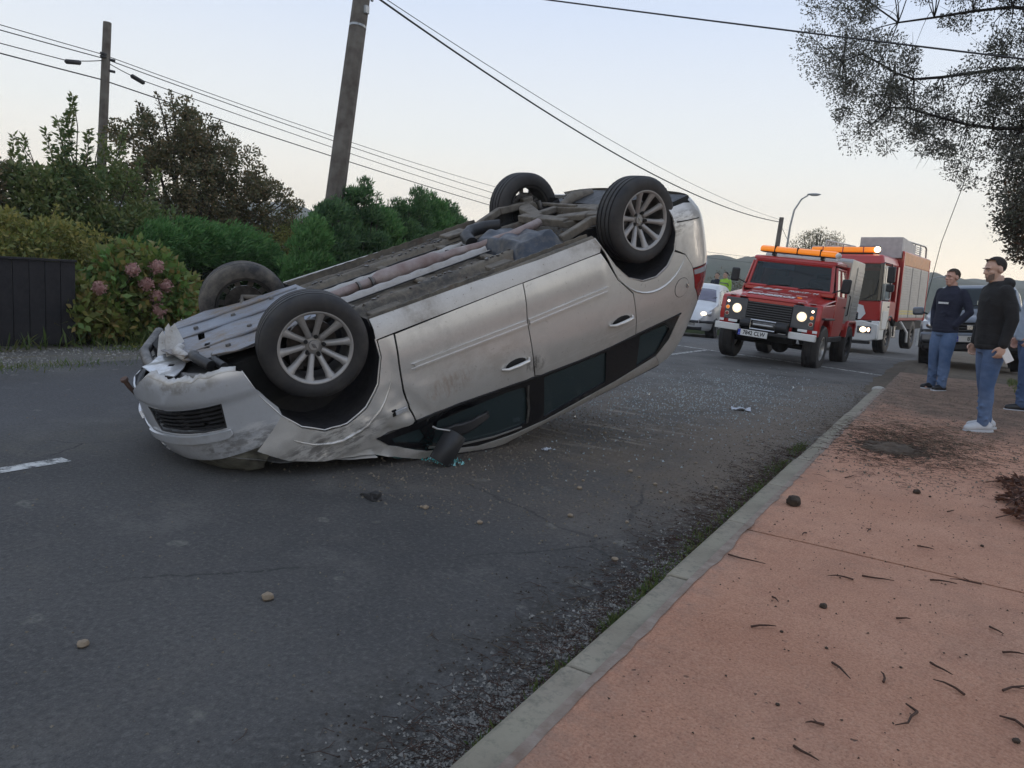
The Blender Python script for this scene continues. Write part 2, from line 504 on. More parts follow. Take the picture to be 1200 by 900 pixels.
# --- terracotta pavement material
t = NT('terracotta_concrete')
X, Y, Z = t.xyz()
big = t.noise(.9, 6, .6); mid = t.noise(6, 6, .7); fine = t.noise(150, 4, .75); agg = t.voro(140)
col = t.mix(t.map(big, .35, .65), (.53, .255, .155), (.66, .355, .235))
col = t.mix(t.mul(t.map(mid, .45, .8), .55), col, (.40, .175, .110))
col = t.mix(t.mul(t.map(agg, .0, .35, 1, 0), t.map(fine, .40, .62), .5), col, (.24, .105, .070))
col = t.mix(t.mul(t.map(fine, .52, .72), .35), col, (.80, .52, .38))
stn2 = t.map(t.noise(1.3, 7, .72, t.scalevec((1, 1, 1), loc=(7, 1, 0))), .50, .66)
col = t.mix(t.mul(stn2, .35), col, (.30, .17, .12))
g2 = t.noise(105, 4, .75); g3 = t.noise(21, 5, .7)
col = t.mix(t.mul(t.map(g2, .50, .66), .5), col, (.255, .105, .062))
col = t.mix(t.mul(t.map(g2, .50, .36), .4), col, (.66, .42, .30))
col = t.mix(t.mul(t.map(g3, .55, .75), .3), col, (.32, .20, .14))
dirt = t.map(Y, 4.2, 11.5, 0, 1, True)
dn = t.noise(1.7, 8, .72)
dm = t.map(t.math('ADD', t.math('MULTIPLY', dirt, 1.15), t.math('MULTIPLY', t.math('SUBTRACT', dn, .5), 1.7)), .40, .88)
dm = t.math('MULTIPLY', dm, t.map(dirt, .0, .12))
col = t.mix(t.mul(dm, .93), col, t.mix(t.map(t.noise(5.5, 6, .7), .35, .65), (.095, .064, .046), (.25, .168, .118)))
col = t.mix(t.mul(t.map(X, -.62, -.80), t.map(t.noise(9, 6, .7), .42, .62), .55), col, (.20, .175, .15))
sp = t.mul(t.map(t.noise(26, 2, .5), .70, .73), t.map(t.noise(3, 4), .35, .65))
col = t.mix(t.mul(sp, .8), col, (.05, .03, .022))
stn = t.map(t.noise(2.3, 7, .7, t.scalevec((1, 1.3, 1), (0, 0, .3), (4, 2, 0))), .60, .78)
col = t.mix(t.mul(stn, .28), col, (.24, .15, .11))
nb = t.bump(g2, .9, .012); nb = t.bump(fine, .8, .007, nb)
M['terracotta'] = t.done(col, .9, 0.0, nb)

t = NT('kerb_concrete')
X, Y, Z = t.xyz()
n1 = t.noise(3.2, 7, .65); n2 = t.noise(120, 3, .7)
col = t.mix(t.map(n1, .35, .68), (.19, .165, .125), (.32, .285, .225))
col = t.mix(t.mul(t.map(t.noise(28, 6, .75), .5, .66), .6), col, (.10, .10, .08))
col = t.mix(t.mul(t.map(t.noise(1.6, 4), .45, .7), .5), col, (.13, .135, .085))
kd = t.mul(t.map(Y, 2.6, 6.5), t.map(t.math('ADD', t.noise(5, 6, .7), t.map(Y, 3.6, 9.5, -.2, .45)), .42, .62))
col = t.mix(t.mul(kd, .9), col, (.14, .105, .072))
col = t.mix(t.mul(t.map(X, -.79, -.75), t.map(t.noise(8, 5), .42, .6), .6), col, (.30, .17, .12))
M['kerb'] = t.done(col, .85, 0.0, t.bump(n2, .35, .004))

t = NT('earth')
n1 = t.noise(.8, 7, .65); n2 = t.noise(8, 7, .7); n3 = t.noise(60, 4, .7)
col = t.mix(t.map(n1, .35, .65), (.085, .066, .046), (.14, .112, .078))
col = t.mix(t.map(n2, .45, .7), col, (.055, .043, .031))
M['earth'] = t.done(t.mix(t.mul(t.map(n3, .5, .75), .4), col, (.2, .17, .13)), .95, 0, t.bump(n2, .8, .04))

t = NT('verge_grit')
X, Y, Z = t.xyz()
n1 = t.noise(1.2, 7, .65); n2 = t.noise(11, 6, .7); n3 = t.noise(110, 3, .7)
col = t.mix(t.map(n1, .35, .65), (.085, .080, .072), (.125, .118, .102))
col = t.mix(t.mul(t.map(n3, .5, .75), .5), col, (.23, .22, .19))
col = t.mix(t.mul(t.map(t.noise(1.7, 6, .7, t.scalevec((1.6, .5, 1))), .54, .66), .7), col, (.13, .105, .045))
col = t.mix(t.mul(t.map(n2, .56, .72), .5), col, (.05, .045, .038))
M['verge'] = t.done(col, .95, 0, t.bump(n2, .5, .02))

t = NT('grass_ground')
n1 = t.noise(.02, 6, .6); n2 = t.noise(1.5, 6, .7)
col = t.mix(t.map(n1, .4, .6), (.045, .065, .022), (.08, .085, .035))
M['field'] = t.done(t.mix(t.map(n2, .4, .7), col, (.03, .04, .015)), .95, 0, t.bump(n2, .6, .05))

def strip_sheet(name, x0, x1, nx, ys, dz, mat, wob=0.0, edge_wob=0.0):
    vs = []; fs = []
    xs = [x0 + (x1 - x0) * i / nx for i in range(nx + 1)]
    for j, y in enumerate(ys):
        for i, x in enumerate(xs):
            xx = x + (edge_wob * mnoise.noise(Vector((x0 * 7, y * .8, 3.3))) if i in (0,) else 0)
            vs.append((xx, y, gz(y) + dz + wob * mnoise.noise(Vector((x * .7, y * .7, .5)))))
    w = nx + 1
    for j in range(len(ys) - 1):
        for i in range(nx): fs.append((j * w + i, j * w + i + 1, (j + 1) * w + i + 1, (j + 1) * w + i))
    me = bpy.data.meshes.new(name); me.from_pydata(vs, [], fs)
    me.polygons.foreach_set('use_smooth', [True] * len(me.polygons))
    return link_mesh(name, me, mat)
ys_road = [-8 + .5 * i for i in range(56)] + [20 + 2 * i for i in range(1, 21)] + [70, 90, 120, 180]
ys_far = [-3000, -600, -100, -20] + ys_road[1:] + [300, 700, 1500, 3500]
g = strip_sheet('ground', -3200, 3200, 64, ys_far, -.03, M['field'])
structure(g)
g = strip_sheet('earth_shoulder', -13.5, -7.80, 12, ys_road, -.012, M['verge'], .012)
structure(g)
g = strip_sheet('road', -7.98, -.893, 28, ys_road, 0.0, M['asphalt'], 0, .12)
structure(g)
g = strip_sheet('earth_bank', -.77, 7.5, 30, [-8 + .5 * i for i in range(56)] + [21, 25, 30, 40, 60, 90], .085, M['earth'], .012)
structure(g)

# pavement cast in bays with a joint at every 3.5 m, each bay a slab of its own
pav = empty('pavement', (0, 0, 0)); structure(pav)
y0 = -7.3
for k in range(5):
    ya, yb = y0 + 3.65 * k + .009, y0 + 3.65 * (k + 1) - .009
    if k == 4: yb = 14.0
    b = MB(); nx, ny = 24, int((yb - ya) / .12)
    def fn(u, v, ya=ya, yb=yb):
        x = -.774 + u * 2.9; y = ya + (yb - ya) * v
        x += (.012 * mnoise.noise(Vector((1.7, y * 3, 0))) if u == 0 else 0)
        e = min(v, 1 - v) * (yb - ya)
        z = .122 + .003 * mnoise.noise(Vector((x * 2, y * 2, 1))) - (.006 if e < .01 else 0)
        return (x, y, z)
    b.grid(fn, nx, ny)
    n = len(b.v)
    # edges going down
    ring = [i * (ny + 1) for i in range(nx + 1)]
    base = [(b.v[i][0], b.v[i][1], .02) for i in ring]; b.add(base, [])
    for i in range(nx): b.f.append((ring[i], ring[i + 1], n + i + 1, n + i))
    ring = [i * (ny + 1) + ny for i in range(nx + 1)]; n = len(b.v)
    b.add([(b.v[i][0], b.v[i][1], .02) for i in ring], [])
    for i in range(nx): b.f.append((ring[i], ring[i + 1], n + i + 1, n + i))
    s = b.obj('slab', M['terracotta'], pav, smooth=60)
    structure(s) if False else None
# kerb
kerb = empty('kerb', (0, 0, 0)); structure(kerb)
kb = None
ky = 1.93 - .90 * 8
k = 0
while ky < 10.9:
    ln = .886
    b = MB()
    prof = [(-.895, -.08), (-.895, .09), (-.886, .112), (-.868, .1225), (-.778, .1225), (-.778, -.08)]
    b.prism(prof, 0, ln, 'XZ')
    if kb is None:
        o = b.obj('kerbstone', M['kerb'], kerb, bevel=.006, smooth=30); kb = o
    else:
        o = kb.copy(); COL.objects.link(o)
    o.location = (random.uniform(-.003, .003), ky, random.uniform(-.004, .002) + gz(ky) * .0)
    o.rotation_euler = (random.uniform(-.003, .003), 0, random.uniform(-.007, .007))
    ky += .90; k += 1

b = MB(); vs_ = []
for i in range(190):
    y = .6 + i * .055; w_ = .018 + .022 * abs(mnoise.noise(Vector((y * 5, 0, 0)))) + .02 * max(0, mnoise.noise(Vector((y * 1.7, 4, 0))))
    vs_ += [(-.790, y, .1238), (-.780 + w_, y, .1246)]
b.add(vs_, [(2 * i, 2 * i + 1, 2 * i + 3, 2 * i + 2) for i in range(189)])
structure(b.obj('kerb_mortar', simple('mortar', (.30, .25, .21), .9, 0, .3, 14, .5, 90, c2=(.17, .12, .09)), kerb, fix=False))

b = MB(); b.grid(lambda u, v: (-1.25 + .75 * u + .10 * mnoise.noise(Vector((v * 9, 0, 2))), 11.0 + 9.5 * v, gz(11.0 + 9.5 * v) - .008 + .105 * min(1, v * 9) * min(1, max(0, (u - .15) / .7)) + .010 * mnoise.noise(Vector((u * 5, v * 40, 0)))), 14, 90)
structure(b.obj('earth_edge', M['earth'], None, smooth=60))
rk = MB().sphere((0, 0, 0), (.09, .13, .05), 14, 8); rk.v = [tuple(Vector(v) * (1 + .2 * mnoise.noise(Vector(v) * 9))) for v in rk.v]
o = rk.obj('kerbstone', simple('pale_kerb_end', (.42, .40, .36), .85), kerb, smooth=40); o.location = (-.84, 11.05, .09)

# painted lines (worn through by geometry of the flakes' material)
t = NT('worn_line_paint')
w_ = t.map(t.noise(9, 7, .75), .38, .56)
tr = t.n('ShaderNodeBsdfTransparent')
t.done((.55, .55, .53), .8)
mx = t.n('ShaderNodeMixShader'); t.t.links.new(w_, mx.inputs[0]); t.t.links.new(tr.outputs[0], mx.inputs[1]); t.t.links.new(t.b.outputs[0], mx.inputs[2])
t.t.links.new(mx.outputs[0], t.out.inputs[0]); M['line'] = t.m
def flat_line(name, a, b_, w, dz=.004, mat=None):
    a, b_ = Vector(a), Vector(b_); d = (b_ - a); L = d.length; d.normalize(); nn = Vector((-d.y, d.x)) * w / 2
    n = max(2, int(L / .4)); vs = []; fs = []
    for i in range(n + 1):
        p = a + d * L * i / n
        for s in (-1, 1):
            q = p + nn * s; vs.append((q.x, q.y, gz(q.y) + dz))
    for i in range(n): fs.append((2 * i, 2 * i + 1, 2 * i + 3, 2 * i + 2))
    me = bpy.data.meshes.new(name); me.from_pydata(vs, [], fs)
    return structure(link_mesh(name, me, mat or M['line']))
flat_line('centre_line_dash', (-4.43, -1.6), (-4.40, 2.36), .11)
flat_line('stop_line', (-5.8, 16.1), (-1.0, 14.25), .13)
flat_line('lane_line', (-4.62, 11.9), (-4.5, 15.5), .10)

# hills round the horizon
t = NT('hill_woods')
n1 = t.noise(.018, 6, .65); n2 = t.noise(.12, 5, .75)
col = t.mix(t.map(n1, .4, .6), (.05, .065, .035), (.10, .095, .06))
M['hill'] = t.done(t.mix(t.mul(t.map(n2, .45, .65), .7), col, (.022, .03, .016)), 1.0, 0, None)
def hill(name, az0, az1, R, prof, depth, seed, label):
    """a ridge seen between two azimuths (degrees, + is right of the road), prof: height by azimuth"""
    n = int((az1 - az0) * 4); m = 10; vs = []; fs = []
    for i in range(n + 1):
        az = az0 + (az1 - az0) * i / n; h = 0
        for (a, ha), (b2, hb) in zip(prof, prof[1:]):
            if a <= az <= b2: h = ha + (hb - ha) * (az - a) / (b2 - a)
        for j in range(m + 1):
            q = j / m; rr = R + depth * (q - .5)
            x, y = rr * math.sin(math.radians(az)), rr * math.cos(math.radians(az))
            env = math.sin(math.pi * q) ** .8
            e = min(1, min(i, n - i) / 10)
            z = -3 + (h + 3) * env * e * (1 + .10 * mnoise.noise(Vector((x * .012, y * .012, seed)))) + env * 2.0 * mnoise.noise(Vector((x * .12, y * .12, seed + 4)))
            vs.append((x, y, z))
    w = m + 1
    for i in range(n):
        for j in range(m): fs.append((i * w + j, i * w + j + 1, (i + 1) * w + j + 1, (i + 1) * w + j))
    me = bpy.data.meshes.new(name); me.from_pydata(vs, [], fs); me.polygons.foreach_set('use_smooth', [True] * len(me.polygons))
    return structure(link_mesh(name, me, M['hill']))
hill('hill', -68, 68, 560, [(-68, 20), (-56, 36), (-48, 38), (-44, 34), (-38, 26), (-30, 20), (-10, 24), (0, 18), (20, 22), (68, 18)], 260, 1.0, '')
hill('near_ridge', -34, 20, 360, [(-34, 6), (-22, 17.5), (-18, 16), (-14, 16.5), (-8, 13), (-2, 14), (2, 10), (8, 11), (20, 7)], 160, 5.0, '')


M['seat'] = simple('seat_fabric', (.035, .036, .04), .9, 0, .2, 20)
M['liner'] = simple('arch_liner_plastic', (.014, .014, .018), .75, 0, .3, 8, .3, 40, c2=(.028, .026, .026))
M['rim'] = dirty_paint('alloy_rim', (.37, .36, .35), dust=(.16, .13, .105), amount=.7, metal=.4, rough=.42, coat=.1)
M['disc'] = simple('brake_disc_metal', (.13, .12, .115), .45, .8, .3, 25)
M['lamp_broken'] = simple('broken_lamp', (.22, .215, .175), .4, .1, .3, 9, .5, 25, c2=(.045, .042, .034))
M['undertray'] = dirty_paint('undertray_blue', (.21, .235, .28), dust=(.22, .165, .11), amount=1.5, metal=.25, rough=.42, coat=.0)
M['alu_dull'] = dirty_paint('dull_foil', (.46, .44, .42), dust=(.2, .17, .14), amount=1.0, metal=.6, rough=.45, coat=0)
M['exhaust'] = simple('exhaust_metal', (.33, .28, .265), .55, .35, .25, 9, .2, 60, c2=(.20, .135, .12))
M['arm'] = simple('muddy_steel', (.20, .175, .145), .85, .1, .3, 14, .4, 60, c2=(.10, .088, .072))
M['mud'] = simple('dry_mud', (.15, .12, .085), .95, 0, .3, 30)
t = NT('floor_underseal')
X, Y, Z = t.xyz()
n1 = t.noise(3.0, 8, .7, t.scalevec((.5, 2.2, 1))); n2 = t.noise(24, 6, .75); n3 = t.noise(120, 3)
col = t.mix(t.map(n1, .38, .62), (.060, .056, .052), (.165, .140, .108))
col = t.mix(t.mul(t.map(n2, .45, .7), .75), col, (.205, .175, .135))
col = t.mix(t.mul(t.map(t.noise(5, 5, .7), .58, .7), .5), col, (.10, .058, .038))
M['floor'] = t.done(col, .85, 0.1, t.bump(n2, .5, .01, t.bump(n3, .2, .004)))
t = NT('tank_plastic')
M['tank'] = t.done(t.mix(t.map(t.noise(7, 6, .7), .45, .7), (.026, .034, .050), (.12, .11, .095)), t.map(t.noise(12, 3), .3, .7, .3, .6), 0, t.bump(t.noise(40, 4), .2, .006))
M['barrel'] = simple('dark_rim_barrel', (.085, .080, .075), .6, .3, .3, 10)

# ================================================================== the overturned silver car

def interp(x,t):
    if x<=t[0][0]: return t[0][1]
    for (a,b),(c,d) in zip(t,t[1:]):
        if x<=c:
            k=(x-a)/(c-a); return b+(d-b)*k
    return t[-1][1]
def smooth_interp(x,t):
    # monotone-ish cubic through the table
    if x<=t[0][0]: return t[0][1]
    if x>=t[-1][0]: return t[-1][1]
    n=len(t)
    for i in range(n-1):
        if x<=t[i+1][0]: break
    def sl(j):
        if j<=0: return (t[1][1]-t[0][1])/(t[1][0]-t[0][0])
        if j>=n-1: return (t[-1][1]-t[-2][1])/(t[-1][0]-t[-2][0])
        return (t[j+1][1]-t[j-1][1])/(t[j+1][0]-t[j-1][0])
    h=t[i+1][0]-t[i][0]; k=(x-t[i][0])/h
    return ((2*k**3-3*k*k+1)*t[i][1]+(k**3-2*k*k+k)*h*sl(i)+(-2*k**3+3*k*k)*t[i+1][1]+(k**3-k*k)*h*sl(i+1))
TUM=[(.18,.13),(.26,.06),(.34,.025),(.45,.006),(.6,0),(.8,0),(.92,.012),(1.02,.035),(1.10,.062),(1.2,.098),(1.35,.15),(1.48,.20),(1.56,.245),(1.62,.30),(1.66,.38),(1.70,.5)]
ARX=[(.18,.5),(.3,.64),(.45,.74),(.75,.76),(.95,.74),(1.2,.67),(1.45,.54),(1.6,.43),(1.7,.32)]
def ys(x,z):
    w=.885
    if x>.2: w*=max(0,1-min(1,(x-.2)/.73)**2.4)**(1/2.4)
    if x<-2.6: w *= max(0, 1 - min(1, (-2.6 - x) / (smooth_interp(z, ARX) + .05)) ** 3.8) ** (1 / 3.8)
    return -max(.02,(w-smooth_interp(z,TUM)*(1 if x<.2 else max(0.3,1-(x-.2)))))
CAR_R = Matrix(((-0.415025, -0.906003, 0.083144), (-0.831993, 0.414919, 0.368281), (-0.368161, 0.083671, -0.925990)))
CAR_T = Vector((-3.934873, 3.342385, 1.135972))
CAR_M = Matrix.Translation(CAR_T) @ CAR_R.to_4x4()
car = bpy.data.objects.new('overturned_car', None)
COL.objects.link(car)
car.empty_display_size = .2
CAR_BASE = CAR_M @ Vector((-.55, -.62, 1.42))
# the Empty stands at the point of the roof that rests on the road
CAR_OFF = Vector((-.55, -.62, 1.42))
car.matrix_world = CAR_M @ Matrix.Translation(CAR_OFF)
tag(car, 'silver family car lying upside down on the road with its wheels in the air', 'car')
carf = Matrix.Translation(-CAR_OFF)
class CarFrame: pass
def wz_clamp(p, lo=.006):
    w = CAR_M @ Vector(p)
    if w.z < lo:
        w.z = lo
        return CAR_M.inverted() @ w
    return Vector(p)
_ci = CAR_M.inverted()
def cadd(o):
    """put a part built in the car's own frame under the car"""
    o.parent = car
    o.matrix_parent_inverse = Matrix.Identity(4)
    o.matrix_basis = carf @ o.matrix_basis
    return o

def bumps(x, z):
    d = 0
    f = max(0, min(1, (x + .72) / .35)) * max(0, min(1, (z - .62) / .25)) * (1 if z < 1.3 else .5)
    if x < .6: d += f * .028 * mnoise.noise(Vector((x * 6, z * 6, 2)))
    if x < .6: d += f * .015 * mnoise.noise(Vector((x * 17, z * 17, 5)))
    if x < .6: d += f * .020 * (abs(mnoise.noise(Vector((x * 5 + z * 3, z * 8, 12)))) ** .7 - .3)
    # kinked belt line by the door joint
    q = math.exp(-((x + 1.42) / .12) ** 2 - ((z - 1.03) / .07) ** 2); d += .014 * q * math.sin((x + 1.42) * 40)
    d += .0025 * mnoise.noise(Vector((x * 2.2, z * 2.2, 9)))
    return d
def swage(x, z):      # crisp shoulder line and the crease that rises along the doors
    s = 0
    zc = .80 + .0 * x
    s += -.010 * math.exp(-((z - .535) / .10) ** 2) * (1 if -2.1 < x < -.4 else 0)
    zl = .735 - .11 * max(0, (x + 2.1)) 
    return s
def lift_side(sgn=-1, off=0.0, dent=True):
    def f(x, z):
        y = ys(x, z) + off
        if dent and sgn < 0: y += bumps(x, z)
        y += swage(x, z)
        return wz_clamp((x, y * (-sgn), z)) if sgn > 0 else wz_clamp((x, y, z))
    return f
out_r, out_l = (lambda c: (0, -1, 0)), (lambda c: (0, 1, 0))
G = .004
def both(name, poly, mat, holes=(), off=0.0, thick=.012, step=.04, label=None, left=True, dent=True):
    o = cadd(panel(name, poly, lift_side(-1, off, dent), mat, None, holes, step, thick, out=out_r))
    if label: o['label'] = label
    if left:
        o2 = cadd(panel(name, poly, lift_side(1, off, False), mat, None, holes, max(step, .07), thick, out=out_l))
    return o
archf = [(.442, .29), (.405, .45), (.335, .60), (.25, .71), (.13, .79), (-.01, .812), (-.15, .765), (-.262, .65), (-.326, .50), (-.335, .33), (-.335, .27)]
archr = [(-2.09, .30), (-2.125, .38), (-2.20, .53), (-2.31, .66), (-2.44, .725), (-2.575, .738), (-2.70, .692), (-2.79, .60), (-2.83, .48), (-2.825, .36), (-2.81, .27)]
door_front = [(-.457, .40), (-.43, .577), (-.412, .757), (-.425, .90), (-.445, 1.0)]
belt = [(-.783, 1.025), (-1.2, 1.075), (-1.405, 1.098)]
belt2 = [(-1.49, 1.112), (-1.8, 1.14), (-2.11, 1.155), (-2.366, 1.147)]
# sill
both('sill', [(-.345, .27), (-.345, .33), (-.335, .392)] + [(-.45, .391), (-1.2, .396), (-2.095, .403), (-2.12, .365), (-2.09, .30), (-1.6, .30), (-1.0, .282)], M['silver_mud'])
# fender
fend = [(.333, .605), (.25, .722), (.13, .802), (-.01, .824), (-.155, .777), (-.272, .655), (-.337, .50), (-.345, .40), (-.449, .40), (-.421, .577), (-.403, .757), (-.417, .90), (-.437, 1.0), (-.42, 1.012), (-.156, .995), (-.232, 1.092),
        (-.18, 1.13), (-.137, 1.118), (.02, 1.05), (.186, .985), (.374, .895), (.52, .76), (.43, .69)]
both('front_wing', fend, M['silver'], step=.03, label='crumpled silver front wing scraped along its lower edge')
seam = [(-1.418, .402), (-1.384, .669), (-1.384, .9), (-1.398, 1.09)]
fd = [(-.461, .403)] + [(x - .004, z) for x, z in door_front[1:]] + belt + list(reversed(seam)) + [(-.935, .401)]
both('front_door', fd, M['silver'], step=.032, label='silver front door with grazes by its leading edge')
rd = [(seam[0][0] - .008, .404)] + [(x - .008, z) for x, z in seam[1:]] + belt2 + [(-2.345, .938), (-2.33, .79), (-2.205, .64), (-2.145, .50), (-2.101, .411), (-1.99, .408)]
both('rear_door', rd, M['silver'], step=.034)
qt = [(-2.374, 1.145), (-2.353, .938), (-2.338, .785), (-2.30, .74), (-2.213, .64), (-2.14, .42), (-2.115, .365), (-2.125, .38)][:7] + [(-2.135, .40), (-2.21, .535), (-2.32, .668), (-2.44, .735), (-2.575, .748), (-2.705, .702), (-2.787, .612), (-2.898, .672), (-2.955, .765), (-2.97, .81),
      (-2.995, .97), (-3.12, 1.16), (-3.18, 1.17), (-3.16, 1.22), (-3.08, 1.36), (-2.98, 1.48), (-2.86, 1.58), (-2.74, 1.6), (-2.647, 1.47), (-2.774, 1.36), (-2.864, 1.152), (-2.6, 1.15)]
both('rear_quarter', qt, M['silver'], step=.036, dent=False)
# roof rail above the doors and pillars
rail = [(-.137, 1.118), (-.18, 1.13), (-.232, 1.094), (-.496, 1.293), (-.903, 1.475), (-1.208, 1.54), (-1.531, 1.565), (-2.233, 1.523), (-2.42, 1.50), (-2.645, 1.472), (-2.738, 1.602), (-2.5, 1.628), (-2.28, 1.64), (-1.78, 1.655), (-1.27, 1.655), (-.904, 1.53), (-.491, 1.36)]
both('roof_rail', rail, M['silver_mud'], step=.03, label='scraped silver roof rail pressed on the asphalt')
both('rail_trim', [(x, z) for x, z in rail[10:]] + [(-.491, 1.372), (-.904, 1.545), (-1.27, 1.668), (-1.78, 1.672), (-2.28, 1.657), (-2.738, 1.618)][::1], M['seam_black'], off=-.004, thick=.006, left=False)
# rear bumper side
rb = [(-2.80, .60), (-2.835, .48), (-2.832, .36), (-2.815, .29), (-3.0, .30), (-3.15, .34), (-3.27, .42), (-3.31, .6), (-3.31, .83), (-3.19, .835), (-2.975, .80), (-2.96, .765), (-2.90, .663)]
both('rear_bumper_side', rb, M['silver'], step=.03, dent=False)
both('bumper_crease', [(-2.86, .40), (-3.14, .45), (-3.145, .458), (-2.86, .41)], M['seam_black'], off=-.004, thick=.004, left=False, dent=False)
lampo = [(-2.978, .812), (-3.19, .845), (-3.32, .85), (-3.32, 1.16), (-3.14, 1.155), (-3.003, .97)]
o = both('tail_lamp', lampo, M['tail_red'], off=.001, step=.03, dent=False)
both('tail_lamp_clear', [(-2.985, .822), (-3.19, .853), (-3.30, .855), (-3.30, .90), (-3.18, .895), (-2.99, .86)], M['lamp_glass'], off=-.004, thick=.004, left=False, dent=False, step=.03)
both('lamp_gasket', [(-2.968, .79), (-3.33, .838), (-3.33, 1.175), (-3.13, 1.168), (-2.988, .97)], M['seam_black'], off=.010, thick=.004, dent=False, left=False)
# rear end closing surface
def rear(u, z, off=0.0):
    a = (u - .5) * math.pi
    ar = smooth_interp(z, ARX) + .05 - off
    x = -2.6 - ar * abs(math.cos(a)) ** (2 / 3.8)
    w = .885 - smooth_interp(z, TUM) - off
    return Vector((x, w * (1 if a > 0 else -1) * abs(math.sin(a)) ** (2 / 3.8), z))
def rear_part(name, z0, z1, mat, off=0.0, u0=.17, u1=.83, nz=10):
    b = MB(); b.grid(lambda u, v: tuple(wz_clamp(rear(u0 + (u1 - u0) * u, z0 + (z1 - z0) * v, off))), 40, nz)
    return cadd(b.obj(name, mat))
rear_part('rear_bumper', .30, .80, M['silver'], .002)
rear_part('tailgate', .81, 1.2, M['silver'], .008)
rear_part('rear_window', 1.21, 1.56, M['glass_dark'], .02)
rear_part('tailgate_spoiler', 1.57, 1.64, M['silver'], .005)
# number plate and lamp strip are not seen from here; the floor of the boot closes the end
# roof skin
b = MB()
rtop = [(-.137, 1.118), (-.491, 1.372), (-.904, 1.545), (-1.27, 1.668), (-1.78, 1.672), (-2.28, 1.657), (-2.738, 1.618), (-2.9, 1.60)]
def roof_f(u, v):
    x = -.75 - u * 2.2
    z = interp(-x, [(-a, b2) for a, b2 in rtop])
    y0 = ys(x, z) + .004
    y = y0 + (-2 * y0) * v
    crown = .035 * (1 - (2 * v - 1) ** 2)
    return tuple(wz_clamp((x, y, z + crown - .002)))
b.grid(roof_f, 30, 14); cadd(b.obj('roof', M['silver_mud']))
# crushed bonnet from the nose to the windscreen
b = MB()
bon = [(-.75, 1.46), (-.491, 1.36), (-.137, 1.118), (.186, .985), (.374, .895), (.60, .80), (.86, .70)]
def bon_f(u, v):
    x = .84 - u * .98
    z = interp(x, bon); y0 = ys(x, min(z, 1.0)) + .012
    y = y0 * (1 - 2 * v)
    z += .04 * (1 - (2 * v - 1) ** 2) + .03 * mnoise.noise(Vector((x * 6, y * 5, 0)))
    return tuple(wz_clamp((x, y, z)))
b.grid(bon_f, 26, 24); cadd(b.obj('bonnet', M['silver_mud']))
b = MB()
def ws_f(u, v):
    x = -.15 - u * .62; z = interp(x, bon) - .01; y0 = ys(x, z) + .02
    y = y0 * (1 - 2 * v)
    return tuple(wz_clamp((x, y, z + .02 + .015 * mnoise.noise(Vector((x * 9, y * 9, 3))))))
b.grid(ws_f, 14, 20); cadd(b.obj('windscreen', M['glass_dark']))

# greenhouse: black frame with four panes
dlo = [(-2.860, 1.156), (-2.77, 1.36), (-2.645, 1.466), (-2.42, 1.493), (-2.233, 1.518), (-1.531, 1.56), (-1.208, 1.535), (-.903, 1.47), (-.496, 1.288), (-.236, 1.094), (-.165, 1.0), (-.42, 1.018), (-.783, 1.030), (-1.2, 1.080), (-1.49, 1.116), (-1.8, 1.144), (-2.11, 1.159), (-2.4, 1.152)]
gl_q = [(-.262, 1.055), (-.465, 1.08), (-.50, 1.17), (-.458, 1.2), (-.28, 1.10)]
gl_f = [(-.60, 1.085), (-1.17, 1.12), (-1.32, 1.15), (-1.335, 1.25), (-1.335, 1.475), (-1.28, 1.49), (-1.035, 1.455), (-.741, 1.36), (-.545, 1.26)]
gl_r = [(-1.487, 1.14), (-2.08, 1.185), (-2.105, 1.475), (-1.50, 1.52)]
gl_k = [(-2.425, 1.185), (-2.70, 1.19), (-2.755, 1.25), (-2.64, 1.435), (-2.43, 1.47)]
both('window_frame', dlo, M['gloss_black'], holes=(gl_q, gl_f, gl_r, gl_k), off=.004, thick=.02, dent=False)
for g_, lab in ((gl_q, None), (gl_f, None), (gl_r, None), (gl_k, None)):
    both('window_pane', g_, M['glass'], off=.016, thick=.004, step=.08, dent=False)
# broken sliver of glass and rubber at the edge of the front window
both('window_seal', [(-.52, 1.262), (-.75, 1.366), (-1.04, 1.452), (-1.29, 1.497), (-1.29, 1.506), (-1.03, 1.463), (-.74, 1.377), (-.51, 1.272)], M['alu'], off=-.006, thick=.006, step=.05, left=False, dent=False)
both('window_seal', [(-1.338, 1.15), (-1.352, 1.15), (-1.352, 1.25), (-1.362, 1.36), (-1.348, 1.49), (-1.332, 1.49), (-1.342, 1.35), (-1.334, 1.26)], M['steel'], off=-.001, thick=.008, step=.03, left=False, dent=False)
# belt line trim
both('belt_seal', [(-.45, 1.0), (-.783, 1.022), (-1.2, 1.071), (-1.49, 1.108), (-1.8, 1.136), (-2.11, 1.151), (-2.4, 1.144), (-2.862, 1.146), (-2.862, 1.158), (-2.4, 1.156), (-2.11, 1.163), (-1.8, 1.148), (-1.49, 1.120), (-1.2, 1.083), (-.783, 1.034), (-.45, 1.018)], M['black_plastic'], off=-.008, thick=.014, step=.05, left=False, dent=False)
